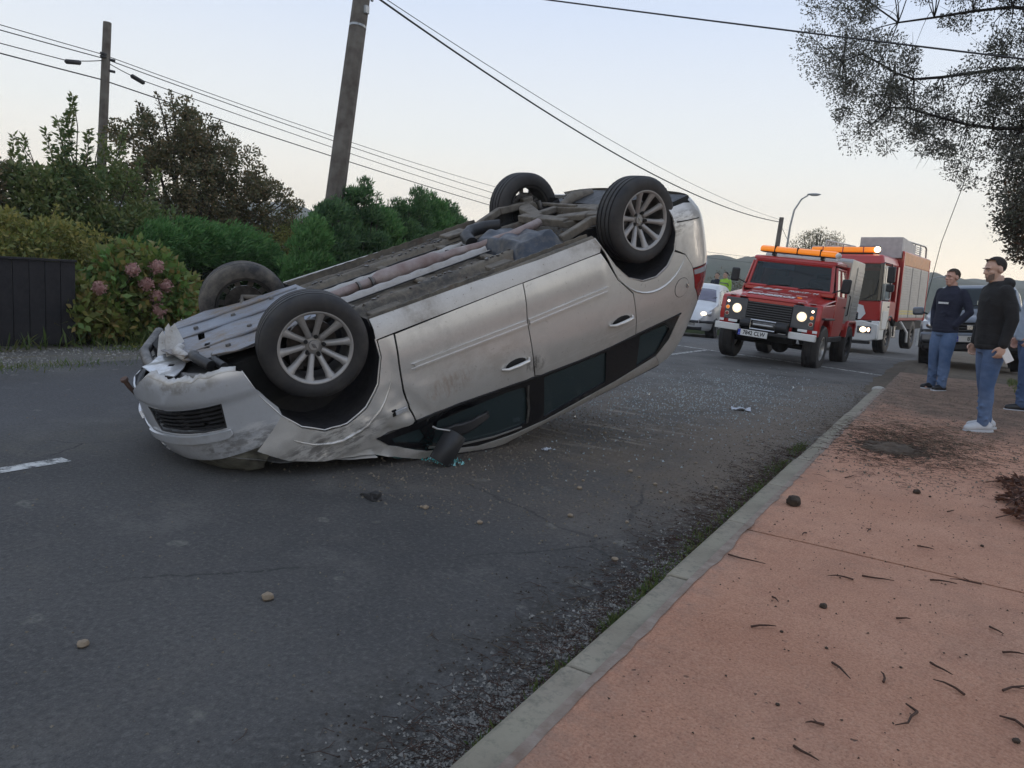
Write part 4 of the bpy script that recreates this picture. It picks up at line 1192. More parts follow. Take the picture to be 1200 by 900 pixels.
wheel(-2.578, .735, ZH, 1, 0, M['tyre'], .6)

# ---- wing mirror hanging by its cable
mir = MB()
mir.grid(lambda u, v: ((-.075 + .15 * u) * (1 - .25 * (2 * v - 1) ** 2), -.05 * math.sin(math.pi * u) * (.5 + .5 * math.sin(math.pi * v)), -.11 + .22 * v), 10, 10)
mir.box((0, .012, 0), (.15, .022, .22))
o = mir.obj('wing_mirror', M['black_plastic'], None, smooth=50, bevel=.008)
mw = CAR_M @ Vector((-.585, -.93, 1.225))
o.matrix_world = Matrix.Translation((mw.x, mw.y, .125)) @ Matrix.Rotation(math.radians(35), 4, 'Z') @ Matrix.Rotation(math.radians(28), 4, 'Y') @ Matrix.Rotation(math.radians(-18), 4, 'X')
wmx = (car.matrix_world.inverted() @ o.matrix_world).copy()
o.parent = car; o.matrix_basis = wmx
o['label'] = 'black wing mirror torn off and hanging by its cable'
b = MB(); a0 = Vector((-.545, -.855, 1.09))
e0 = CAR_M.inverted() @ Vector((mw.x + .0, mw.y + .01, .235))
b.tube([a0, a0.lerp(e0, .3) + Vector((.01, -.01, 0)), a0.lerp(e0, .7) + Vector((-.01, 0, .01)), e0], .006, 8); cadd(b.obj('mirror_cable', M['alu'], smooth=60))
b = MB()
b.grid(lambda u, v: (-.60 - .36 * u, ys(-.60 - .36 * u, 1.13) - .05 - .045 * math.sin(math.pi * u), 1.13 + .03 * u + .10 * v * (1 - .55 * u) + .01 * mnoise.noise(Vector((u * 6, v * 4, 0)))), 12, 6)
o = b.obj('mirror_foot', M['black_plastic'], smooth=60); m_ = o.modifiers.new('t', 'SOLIDIFY'); m_.thickness = .02; cadd(o); o['label'] = 'dark torn plastic shroud across the front window'

# ================================================================== standing vehicles
def vehicle(name, loc, yaw_deg, tilt, label, cat, group=None):
    return empty(name, loc, math.radians(yaw_deg), label, cat, group, (math.radians(tilt[0]), math.radians(tilt[1])))
def road_wheel(parent, x, y, r, w, side, rim_r=None, rim_mat=None, spokes=5, name='wheel', blocky=False):
    """side +1 = left of the vehicle; outer face looks along side"""
    rim_r = rim_r or r * .62; rim_mat = rim_mat or M['alu']
    b = MB(); b.lathe([(0, w * .28), (rim_r * .30, w * .30), (rim_r * .34, w * .18), (rim_r * .36, w * .12)], 'Y', 20)
    root = b.obj(name, rim_mat, parent, smooth=40)
    root.matrix_local = Matrix.Translation((x, y, r)) @ Matrix.Rotation(0 if side > 0 else math.pi, 4, 'Z')
    h = w / 2; N = 48; t_ = MB(); vs = []
    prof = [(rim_r, -h * .85), (rim_r * 1.08, -h), (r * .90, -h * 1.02), (r * .975, -h * .90), (r, -h * .72), (r, -h * .3), (r * .975, -h * .28), (r * .975, -h * .1), (r, -h * .08),
            (r, h * .08), (r * .975, h * .1), (r * .975, h * .28), (r, h * .3), (r, h * .72), (r * .975, h * .90), (r * .90, h * 1.02), (rim_r * 1.08, h), (rim_r, h * .85)]
    for (rr, a) in prof:
        for k in range(N):
            q = rr - (.012 if blocky and rr > r * .96 and abs(a) > h * .5 and k % 2 else 0)
            an = 2 * math.pi * k / N; vs.append((q * math.cos(an), a, q * math.sin(an)))
    m = len(prof)
    t_.add(vs, [(i * N + k, i * N + (k + 1) % N, ((i + 1) % m) * N + (k + 1) % N, ((i + 1) % m) * N + k) for i in range(m) for k in range(N)])
    t_.obj('tyre', M['tyre'], root, smooth=30, fix=False)
    b = MB(); b.lathe([(rim_r * 1.03, h * .92), (rim_r * .95, h * .95), (rim_r * .9, h * .6), (rim_r * .88, -h * .5), (0, -h * .5)], 'Y', 40); b.obj('rim', rim_mat, root, smooth=45)
    for k in range(spokes):
        b = MB(); b.hexa([(rim_r * .2, h * .2, -rim_r * .12), (rim_r * .93, h * .5, -rim_r * .17), (rim_r * .93, h * .5, rim_r * .17), (rim_r * .2, h * .2, rim_r * .12)],
                         [(rim_r * .2, h * .55, -rim_r * .09), (rim_r * .93, h * .72, -rim_r * .12), (rim_r * .93, h * .72, rim_r * .12), (rim_r * .2, h * .55, rim_r * .09)])
        b.xf(Matrix.Rotation(2 * math.pi * k / spokes, 4, 'Y')); b.obj('spoke', rim_mat, root, bevel=.004)
    return root
def round_lamp(parent, c, r, lit, name='headlight', mat=None, axis=(1, 0, 0)):
    c = Vector(c); ax = Vector(axis).normalized()
    b = MB(); b.cyl(c - ax * .03, c + ax * .012, r * 1.12, r * 1.10, 28); o = b.obj(name, M['chrome'], parent, smooth=40)
    q = ax.to_track_quat('Z', 'Y').to_matrix()
    b = MB(); b.sphere((0, 0, 0), (1, 1, .32), 24, 12); b.v = [tuple(c + ax * .008 + q @ (Vector(v) * r)) for v in b.v]
    ln_ = b.obj('lens', mat or (M['lamp_glow'] if lit else M['lamp_glass']), o, smooth=60)
    if lit and mat is None:
        b = MB(); b.sphere((0, 0, 0), (1, 1, .5), 18, 10); b.v = [tuple(c + ax * .022 + q @ (Vector(v) * r * .58)) for v in b.v]
        b.obj('bulb_glare', M['lamp_lit'], o, smooth=60)
    return o
def bx(name, c, d, mat, parent, bevel=.01, rot=None):
    return MB().box(c, d, rot).obj(name, mat, parent, bevel=bevel)
def plate(parent, loc, n, s, w=.52, h=.11):
    R_ = facing(n)
    o = MB().box((0, 0, 0), (w, h, .012)).obj('number_plate', M['plate_white'], parent, bevel=.003)
    o.matrix_local = Matrix.Translation(loc) @ R_.to_4x4()
    e = MB().box((-w / 2 + .022, 0, .0075), (.044, h * .94, .004)).obj('plate_band', M['plate_blue'], o)
    text_obj('E', .035, M['print_white'], o, (-w / 2 + .022, -.02, .0102), Matrix.Identity(3), 'plate_letter', depth=.0005)
    text_obj(s, h * .92, M['print_black'], o, (.022, 0, .0075), Matrix.Identity(3), 'plate_number', sx=.86, depth=.0012, bold=.0022)
    return o

# ------------------------------------------------ red four-wheel-drive rescue pickup
d = vehicle('rescue_pickup', (-3.0, 14.41, -.02), -93.3, (-3.09, -.92), 'red and silver boxy fire brigade pickup with round headlights lit and orange light bar', 'fire vehicle')
M['lamp_panel'] = simple('lamp_panel_grey', (.10, .10, .105), .45)
M['dark_cab'] = simple('cab_interior', (.03, .03, .033), .8)
for s in (-1, 1):
    b = MB()      # front wing with flat side, chamfered nose and a real wheel opening
    pr = [(.50, .62), (.545, .80), (.54, 1.10), (.50, 1.17), (-.46, 1.22), (-.46, .55), (-.42, .55), (-.38, .80), (-.20, .92), (.20, .92), (.38, .80), (.43, .62)]
    n_ = len(pr)
    b.prism(pr, s * .60, s * .885, 'XZ')
    b.obj('front_wing', M['red'], d, bevel=.022)
    bx('wheel_eyebrow', (0, s * .90, .945), (.86, .06, .035), M['black_plastic'], d, .01)
    p_ = bx('lamp_panel', (.545, s * .60, .93), (.03, .40, .40), M['lamp_panel'], d, .012)
    round_lamp(d, (.565, s * .575, .94), .082, True)
    o = round_lamp(d, (.565, s * .745, 1.05), .026, True, 'side_lamp', M['lamp_soft'])
    round_lamp(d, (.565, s * .745, .94), .034, False, 'indicator', M['orange_lens'])
    round_lamp(d, (.565, s * .745, .83), .034, False, 'fog_lamp', M['tail_red'])
    bx('bumper_section', (.66, s * .66, .60), (.10, .46, .12), M['white_paint'], d, .012)
    bx('reflective_block', (.556, s * .62, .705), (.012, .16, .045), M['print_white'], d, .0)
    bx('reflective_block', (.556, s * .83, .705), (.012, .08, .045), M['print_white'], d, .0)
    for k in range(2): bx('reflective_block', (.50 - .0, s * (.52 + .19 * k), 1.178), (.10, .11, .006), M['print_white'], d, .0)
    b = MB(); b.tube([(-.42, s * .80, 1.42), (-.36, s * .98, 1.50), (-.36, s * 1.0, 1.62)], .012, 8); a_ = b.obj('mirror_arm', M['black_plastic'], d)
    bx('wing_mirror', (-.38, s * 1.02, 1.56), (.06, .16, .26), M['black_plastic'], d, .03)
    # door
    b = MB(); b.prism([(-.50, .62), (-.50, 1.36), (-1.42, 1.36), (-1.42, .72), (-1.30, .62)], s * .845, s * .885, 'XZ'); dr = b.obj('door', M['red'], d, bevel=.012)
    bx('door_handle', (-1.28, s * .90, 1.18), (.14, .02, .03), M['black_plastic'], dr, .006)
    b = MB()
    for q in (((-.52, 1.36), (-.60, 1.88)), ((-.62, 1.86), (-1.40, 1.86)), ((-1.40, 1.36), (-1.40, 1.88)), ((-.95, 1.36), (-.95, 1.88))):
        b.tube([(q[0][0], s * (.86 - (q[0][1] - 1.36) * .18), q[0][1]), (q[1][0], s * (.86 - (q[1][1] - 1.36) * .18), q[1][1])], .022, 6)
    b.obj('window_frame', M['red'], dr)
    b = MB(); b.add([(-.54, s * .855, 1.37), (-1.40, s * .855, 1.37), (-1.40, s * .77, 1.87), (-.62, s * .77, 1.87)], [(0, 1, 2, 3)]); b.obj('window_pane', M['glass_dark'], dr, smooth=0)
    bx('sill', (-.95, s * .86, .57), (1.2, .06, .10), M['black_plastic'], d)
bx('front_panel', (.50, 0, .90), (.06, .86, .50), M['red'], d)
gb = bx('grille', (.545, 0, .905), (.03, .80, .38), M['seam_black'], d, .01)
for k in range(9): bx('grille_slat', (.566, 0, .745 + .042 * k), (.012, .78, .014), M['lamp_panel'], gb, .003)
b = MB()      # bonnet with raised centre
bp_ = [(-.88, 0), (-.60, .005), (-.56, .05), (.56, .05), (.60, .005), (.88, 0)]
def bon2(u, v):
    k = v * (len(bp_) - 1); i = min(int(k), len(bp_) - 2); f = k - i
    y = bp_[i][0] + (bp_[i + 1][0] - bp_[i][0]) * f; h_ = bp_[i][1] + (bp_[i + 1][1] - bp_[i][1]) * f
    x = .535 - 1.0 * u
    return (x, y * (1 if abs(y) < .6 else 1), 1.16 + .17 * u ** .9 + h_ - (.045 * max(0, 1 - u / .06)) - (.0 if abs(y) < .61 else .04 * u))
b.grid(bon2, 24, 20); o = b.obj('bonnet', M['red'], d, smooth=30); m_ = o.modifiers.new('t', 'SOLIDIFY'); m_.thickness = .02
sl = math.atan2(.17, 1.0)
bn = Vector((math.sin(sl), 0, math.cos(sl))); Rb = facing(bn, (-1, 0, 0))
def on_bonnet(x, y): return (x, y, 1.16 + .17 * (.535 - x) ** .9 + .053)
text_obj('BOMBEROS', .22, M['print_white'], d, (.40, -.06, on_bonnet(.40, 0)[2] + .006), Rb, 'bonnet_lettering', sx=.74, bold=.009)
text_obj('PICK-UP - 94', .19, M['print_white'], d, (-.27, .33, on_bonnet(-.30, 0)[2] + .004), Rb, 'bonnet_lettering', sx=.50, bold=.007)
for k in range(3):
    o = MB().prism([(-.075, -.085), (.035, -.085), (.085, .085), (-.025, .085)], 0, .004, 'XY').obj('bonnet_stripe', M['print_white'], d, smooth=0)
    o.matrix_local = Matrix.Translation((-.28, -.50 + .17 * k, on_bonnet(-.28, 0)[2] + .003)) @ Rb.to_4x4()
for yy in (-.40, -.12, .12, .40): bx('bonnet_stripe', (.10, yy, on_bonnet(.10, 0)[2]), (.018, .20, .006), M['print_white'], d, 0)
bx('bonnet_badge', (.30, .42, on_bonnet(.30, 0)[2]), (.05, .07, .01), M['orange_lens'], d, 0)
bx('scuttle', (-.50, 0, 1.37), (.10, 1.66, .10), M['red'], d, .02)
b = MB(); b.hexa([(-.44, -.78, 1.36), (-.44, .78, 1.36), (-.50, .78, 1.36), (-.50, -.78, 1.36)], [(-.56, -.70, 1.92), (-.56, .70, 1.92), (-.62, .70, 1.92), (-.62, -.70, 1.92)])
# windscreen frame as four bars round the glass
b = MB()
for a_, c_ in (((-.475, -.77, 1.40), (-.575, -.70, 1.92)), ((-.475, .77, 1.40), (-.575, .70, 1.92))): b.tube([a_, c_], .035, 6)
b.obj('screen_pillars', M['red'], d)
b = MB(); b.tube([(-.475, -.77, 1.405), (-.475, .77, 1.405)], .035, 6); b.tube([(-.57, -.71, 1.90), (-.57, .71, 1.90)], .04, 6); b.obj('screen_rails', M['red'], d)
b = MB(); b.add([(-.462, -.75, 1.42), (-.462, .75, 1.42), (-.556, .69, 1.88), (-.556, -.69, 1.88)], [(0, 1, 2, 3)])
M['windscreen'] = glass_mat('windscreen_glass', (.22, .27, .33), .28)
b.obj('windscreen', M['windscreen'], d, smooth=0)
for s in (-.42, .18):
    b = MB(); b.tube([(-.44, s, 1.42), (-.452, s + .20, 1.455), (-.455, s + .42, 1.47)], .009, 6); b.obj('wiper', M['black_plastic'], d)
bx('dashboard', (-.65, 0, 1.32), (.3, 1.45, .16), M['dark_cab'], d, .03)
bx('sun_strip', (-.565, -.28, 1.80), (.006, .60, .10), simple('pale_sun_visor', (.45, .50, .56), .5), d, 0, Matrix.Rotation(-.2, 3, 'Y'))
for s in (-.40, .40):
    b = MB(); b.box((-1.1, s, 1.0), (.5, .5, .3)); b.box((-1.32, s, 1.35), (.12, .46, .6)); b.box((-1.34, s, 1.70), (.09, .26, .16)); b.obj('cab_seat', M['seat'], d, bevel=.04)
b = MB(); b.lathe([(.17, -.012), (.185, 0), (.17, .012)], 'X', 24, closed=True); o = b.obj('steering_wheel', M['black_plastic'], d); o.matrix_local = Matrix.Translation((-.80, .38, 1.42)) @ Matrix.Rotation(.5, 4, 'Y')
b = MB(); b.prism([(-.52, 1.91), (-.58, 1.98), (-1.0, 2.01), (-1.46, 2.0), (-1.48, 1.91)], -.77, .77, 'XZ'); b.obj('cab_roof', M['red'], d, bevel=.03)
bx('cab_back', (-1.47, 0, 1.4), (.04, 1.66, 1.1), M['red'], d)
bx('cab_floor', (-.5, 0, .68), (1.9, 1.4, .18), M['seam_black'], d)
# light bar
lb = MB(); lb.prism([(-.64, 2.065), (-.60, 2.09), (-.62, 2.15), (-.70, 2.18), (-.80, 2.18), (-.88, 2.15), (-.90, 2.09), (-.86, 2.065)], -.70, .70, 'XZ')
lbo = lb.obj('light_bar', M['orange_lens'], d, bevel=.02)
for yy in (-.42, .0, .42): bx('bar_divider', (-.75, yy, 2.125), (.30, .02, .13), M['seam_black'], lbo, .004)
for yy in (-.45, .45): bx('bar_foot', (-.75, yy, 2.03), (.14, .06, .07), M['black_plastic'], lbo, .006)
bx('bar_base', (-.75, 0, 2.062), (.28, 1.38, .012), M['black_plastic'], lbo, .002)
b = MB(); b.cyl((-.62, .74, 2.0), (-.62, .74, 2.06), .03, .03, 12); b.sphere((-.62, .74, 2.10), .055, 14, 10); b.obj('work_lamp', M['print_white'], d)
# winch bumper
bx('winch_tray', (.72, 0, .56), (.20, .86, .05), M['black_plastic'], d)
b = MB(); b.cyl((.72, -.28, .70), (.72, .28, .70), .055, .055, 18); b.obj('winch_drum', M['steel'], d)
for s in (-1, 1):
    b = MB(); b.cyl((.72, s * .20, .70), (.72, s * .42, .70), .085, .085, 20); b.obj('winch_motor', M['black_plastic'], d, bevel=.01)
b = MB(); b.tube([(.80, -.22, .62), (.80, -.22, .78), (.80, .22, .78), (.80, .22, .62), (.80, -.22, .62)], .016, 8); b.obj('winch_frame', M['chrome'], d)
b = MB(); b.tube([(.79, -.17, .70), (.79, .17, .70)], .02, 8); b.obj('winch_rope', M['alu'], d)
plate(d, (.84, -.14, .535), (1, 0, 0), '7842 CLW')
bx('chassis_crossmember', (.45, 0, .50), (.30, 1.0, .14), M['seam_black'], d)
for s in (-1, 1): bx('chassis_rail', (-1.15, s * .38, .60), (3.3, .09, .16), M['seam_black'], d)
b = MB(); b.cyl((0, -.74, .38), (0, .74, .38), .05, .05, 10); b.sphere((0, .15, .38), .16, 14, 10); b.obj('front_axle', M['seam_black'], d)
for x in (0, -2.36):
    for s in (-1, 1):
        road_wheel(d, x, s * .76, .41, .26, s, .21, M['black_plastic'] if x else M['alu'], 5, blocky=True)
# equipment body behind the cab
bb = MB(); bb.prism([(-1.52, .86), (-1.50, 2.06), (-1.56, 2.12), (-2.85, 2.12), (-2.90, 2.06), (-2.90, .86)], -.84, .84, 'XZ'); bo = bb.obj('equipment_body', M['alu'], d, bevel=.015)
for s in (-1, 1):
    lk = bx('locker_door', (-1.82, s * .845, 1.22), (.50, .02, .62), M['alu'], bo, .006)
    b = MB(); b.tube([(-1.70, s * .86, 1.42), (-1.70, s * .885, 1.40), (-1.70, s * .885, 1.04), (-1.70, s * .86, 1.02)], .012, 8); b.obj('handle', M['black_plastic'], lk)
    sh = bx('roller_shutter', (-2.48, s * .845, 1.45), (.72, .016, 1.1), M['alu'], bo, .004)
    for k in range(14): bx('shutter_slat', (-2.48, s * .853, .95 + k * .076), (.70, .012, .058), M['alu'], sh, .003)
    bx('red_skirt', (-2.2, s * .82, .80), (1.4, .05, .13), M['red'], bo, .006)
    b = MB(); b.prism([(-1.86, .60), (-1.86, .82), (-1.98, .93), (-2.72, .93), (-2.84, .82), (-2.84, .60), (-2.77, .60), (-2.77, .80), (-2.68, .88), (-2.02, .88), (-1.93, .80), (-1.93, .60)], s * .80, s * .90, 'XZ'); b.obj('rear_wing', M['red'], d, bevel=.008)
for yy in (-.5, -.15): MB().tube([(-1.5, yy, 2.19), (-3.0, yy, 2.19)], .022, 6).obj('ladder_rail', M['alu'], bo)
for k in range(6): MB().tube([(-1.6 - .25 * k, -.5, 2.19), (-1.6 - .25 * k, -.15, 2.19)], .013, 6).obj('ladder_rung', M['alu'], bo)

# ------------------------------------------------ fire engine behind it
t_ = vehicle('fire_engine', (-3.16, 23.15, -.27), -96.8, (1.6, 0), 'tall red and silver fire engine with roller shutters and a lit bumper lamp', 'fire engine')
M['engine_orange'] = simple('orange_band', (.62, .20, .03), .45)
M['shutter_grey'] = simple('shutter_grey', (.36, .355, .345), .5, .2, .08, 3)
M['yellow_band'] = simple('pale_yellow_band', (.55, .47, .16), .5)
W2 = 1.22
b = MB()     # cab shell with raked screen, windows cut by building it in bands
b.hexa([(0.02, -W2, .95), (.02, W2, .95), (-1.95, W2, .95), (-1.95, -W2, .95)], [(.04, -W2, 1.52), (.04, W2, 1.52), (-1.95, W2, 1.52), (-1.95, -W2, 1.52)])
b.obj('cab_lower', M['red'], t_, bevel=.05)
b = MB(); b.hexa([(.04, -W2 + .01, 2.50), (.04, W2 - .01, 2.50), (-1.95, W2 - .01, 2.50), (-1.95, -W2 + .01, 2.50)], [(-.12, -W2 + .10, 2.78), (-.12, W2 - .10, 2.78), (-1.95, W2 - .10, 2.78), (-1.95, -W2 + .10, 2.78)])
b.obj('cab_roof', M['red'], t_, bevel=.06)
for s in (-1, 1):
    b = MB(); b.hexa([(.06, s * 1.10, 1.50), (.06, s * 1.215, 1.50), (-.10, s * 1.215, 1.50), (-.10, s * 1.10, 1.50)], [(.03, s * 1.10, 2.54), (.03, s * 1.205, 2.54), (-.10, s * 1.205, 2.54), (-.10, s * 1.10, 2.54)]); b.obj('front_pillar', M['gloss_black'], t_, bevel=.02)
    bx('rear_pillar', (-1.85, s * 1.20, 2.0), (.20, .04, 1.04), M['red'], t_)
    bx('door_post', (-1.05, s * 1.20, 2.0), (.10, .045, 1.04), M['red'], t_)
    b = MB(); b.add([(-.10, s * 1.212, 1.53), (-1.02, s * 1.212, 1.53), (-1.02, s * 1.202, 2.48), (-.10, s * 1.202, 2.48)], [(0, 1, 2, 3)]); b.obj('side_window', M['glass_dark'], t_, smooth=0)
    b = MB(); b.tube([(-.16, s * 1.235, 1.60), (-.16, s * 1.225, 2.40), (-.30, s * 1.225, 2.46), (-.95, s * 1.225, 2.46), (-.95, s * 1.235, 1.60), (-.80, s * 1.235, 1.56), (-.30, s * 1.235, 1.56), (-.16, s * 1.235, 1.60)], .012, 6); b.obj('window_outline', M['alu'], t_)
    dr = bx('cab_door', (-.55, s * 1.225, 1.10), (.95, .03, .80), M['alu'] if s > 0 else M['red'], t_, .02)
    bx('door_handle', (-.85, s * 1.25, 1.35), (.16, .02, .04), M['black_plastic'], dr, .004)
    bx('door_panel', (-.52, s * 1.243, .98), (.60, .012, .5), M['white_paint'], dr, .004)
    b = MB(); b.tube([(.02, s * 1.20, 2.55), (.12, s * 1.42, 2.50), (.12, s * 1.42, 1.75)], .018, 6); b.obj('mirror_arm', M['black_plastic'], t_)
    bx('wing_mirror', (.10, s * 1.42, 2.22), (.10, .20, .44), M['black_plastic'], t_, .03)
    bx('wide_mirror', (.10, s * 1.42, 1.86), (.10, .20, .20), M['black_plastic'], t_, .03)
    # silver step and wheel arch below the door
    b = MB(); b.prism([(.02, .42), (.03, .95), (-.45, .95), (-.62, .80), (-.62, .42)], s * 1.02, s * 1.235, 'XZ'); b.obj('bumper_corner', M['white_paint'], t_, bevel=.03)
    b = MB()
    arc = [(-1.30 + .60 * math.cos(a), .50 + .58 * math.sin(a)) for a in [math.radians(180 - 15 * i) for i in range(13)]]
    b.tube([(x, s * 1.22, z) for x, z in arc], .035, 6); b.obj('wheel_arch', M['black_plastic'], t_)
    bx('step_well', (-2.0, s * 1.15, .62), (.50, .14, .34), M['alu'], t_, .01)
    for k in range(3): bx('step_tread', (-2.0, s * 1.20, .46 + .16 * k), (.46, .12, .02), M['steel'], t_, .003)
b = MB(); b.grid(lambda u, v: (.055 + .05 * math.cos((u - .5) * 2) - .05 - .02 * v + .02, -1.12 + 2.24 * u, 1.50 + 1.02 * v), 16, 4); b.obj('windscreen', M['windscreen'], t_)
for yy in (-.7, .1, .75): MB().tube([(.085, yy, 1.52), (.078, yy + .3, 1.70), (.07, yy + .35, 2.1)], .012, 6).obj('wiper', M['black_plastic'], t_)
bx('interior', (-1.2, 0, 1.9), (1.2, 2.2, .9), M['dark_cab'], t_)
for s in (-.55, .6): bx('crew_seat', (-.6, s, 1.75), (.35, .5, .8), M['seat'], t_, .08)
# front panel: white swoosh, dark grille, white bumper
b = MB(); sw = [(-.10, 1.44), (.45, 1.46), (.78, 1.36), (.86, 1.14), (.74, .98), (.60, .97), (.66, 1.16), (.50, 1.30), (.20, 1.36), (-.10, 1.35)]
b.prism([(y, z) for y, z in sw], .045, .062, 'YZ'); b.obj('white_swoosh', M['print_white'], t_, smooth=0)
b = MB(); b.prism([(-.15, 1.30), (.28, 1.30), (.36, 1.20), (-.15, 1.20)], .045, .060, 'YZ'); b.obj('front_badge', M['print_white'], t_, smooth=0)
g_ = bx('grille', (.05, 0, 1.04), (.03, 1.35, .24), M['seam_black'], t_, .01)
for k in range(4): bx('grille_slat', (.07, 0, .96 + .055 * k), (.015, 1.3, .018), M['lamp_panel'], g_, .003)
b = MB(); b.prism([(-1.22, .45), (-1.22, .86), (-.80, .95), (-.30, .90), (.30, .90), (.80, .95), (1.22, .86), (1.22, .45), (1.0, .38), (-1.0, .38)], .0, .13, 'YZ'); b.obj('bumper', M['white_paint'], t_, bevel=.03)
for s in (-1, 1):
    h_ = bx('headlight', (.135, s * .88, .70), (.03, .36, .19), M['lamp_panel'], t_, .02)
    b = MB(); b.sphere((.15, s * .86, .70), (.03, .085, .075), 16, 10); b.obj('lens', M['lamp_lit'], h_)
    b = MB(); b.sphere((.15, s * 1.0, .70), (.025, .04, .06), 12, 8); b.obj('indicator_lens', M['lamp_soft'], h_)
bx('bumper_lip', (.05, 0, .34), (.14, 2.1, .08), M['black_plastic'], t_)
# roof: light bar, beacon, hatch gear
lb = bx('light_bar', (-.45, 0, 2.92), (.32, 1.75, .15), M['orange_lens'], t_, .04)
for yy in (-.55, 0, .55): bx('bar_divider', (-.45, yy, 2.92), (.325, .03, .155), M['red'], lb, 0)
b = MB(); b.sphere((-.25, .92, 2.92), .085, 16, 10); b.obj('beacon', M['lamp_lit'], t_)
bx('bar_mount', (-.45, 0, 2.82), (.2, 1.6, .06), M['black_plastic'], t_)
b = MB()
for k in range(9):
    a = math.radians(-60 + k * 15); 
for yy in (-.9, -.45, 0.0):
    b = MB(); b.tube([(-1.0, yy - .16, 2.84), (-1.0, yy - .16, 3.05), (-1.0, yy + .16, 3.05), (-1.0, yy + .16, 2.84)], .025, 6); b.obj('roof_hoop', M['alu'], t_)
b = MB(); b.cyl((-1.35, .2, 2.98), (-1.35, .75, 2.98), .13, .13, 18); b.obj('rolled_hose', M['lamp_panel'], t_)
b = MB(); b.cyl((-1.35, -.5, 2.96), (-1.35, .05, 2.96), .12, .12, 18); b.obj('rolled_hose', M['steel'], t_)
# body
b = MB(); b.prism([(-2.25, .95), (-2.25, 3.02), (-6.55, 3.02), (-6.55, .95)], -1.235, 1.235, 'XZ'); bd = b.obj('body', M['red'], t_, bevel=.02)
b = MB(); b.prism([(-2.12, 2.80), (-2.15, 3.42), (-2.30, 3.42), (-4.2, 3.30), (-4.2, 2.80)], .0, 1.18, 'XZ'); b.obj('roof_locker', simple('pale_grey_panel', (.56, .53, .51), .6), t_, bevel=.015)
for s in (-1, 1):
    bx('corner_trim', (-2.24, s * 1.235, 1.95), (.09, .06, 2.06), M['red'], bd, .01)
    bx('corner_trim', (-6.52, s * 1.235, 1.95), (.09, .06, 2.06), M['red'], bd, .01)
    bx('orange_band', (-4.4, s * 1.245, 2.80), (4.2, .02, .36), M['engine_orange'], bd, .004)
    for k, (xa, xb) in enumerate(((-2.32, -3.65), (-3.72, -5.05), (-5.12, -6.45))):
        sh = bx('roller_shutter', ((xa + xb) / 2, s * 1.24, 1.82), (abs(xb - xa), .016, 1.56), M['shutter_grey'], bd, .003)
        for j in range(20): bx('shutter_slat', ((xa + xb) / 2, s * 1.25, 1.09 + .077 * j), (abs(xb - xa) - .06, .012, .060), M['yellow_band'] if 1 <= j <= 2 else M['shutter_grey'], sh, .003)
    rl = [(-2.6, s * 1.12, 3.02), (-2.6, s * 1.12, 3.36), (-6.1, s * 1.12, 3.42), (-6.35, s * 1.12, 3.36), (-6.40, s * 1.12, 3.02)]
    b = MB(); b.tube(rl, .028, 8); b.obj('roof_rail', M['alu'], t_)
    for xx in (-3.5, -4.4, -5.3): MB().tube([(xx, s * 1.12, 3.02), (xx, s * 1.12, 3.38)], .02, 6).obj('rail_post', M['alu'], t_)
    for k in range(5): MB().tube([(-2.5, s * 1.14, 3.06 + .06 * k), (-5.4, s * 1.14, 3.06 + .06 * k)], .014, 5).obj('slatted_guard', M['alu'], t_)
    bx('under_body', (-4.3, s * .9, .80), (4.3, .6, .26), M['seam_black'], t_)
    b = MB(); b.tube([(-2.7, s * 1.25, .92), (-2.9, s * 1.42, .60), (-2.95, s * 1.42, .30)], .035, 8); b.obj('splash_guard', M['white_paint'], t_)
for x in (-1.30, -5.05):
    for s in (-1, 1): road_wheel(t_, x, s * 1.05, .48, .30, s, .28, M['steel'], 8)
b = MB(); b.box((-3.2, 0, .70), (6.2, .8, .25)); b.obj('chassis', M['seam_black'], t_)

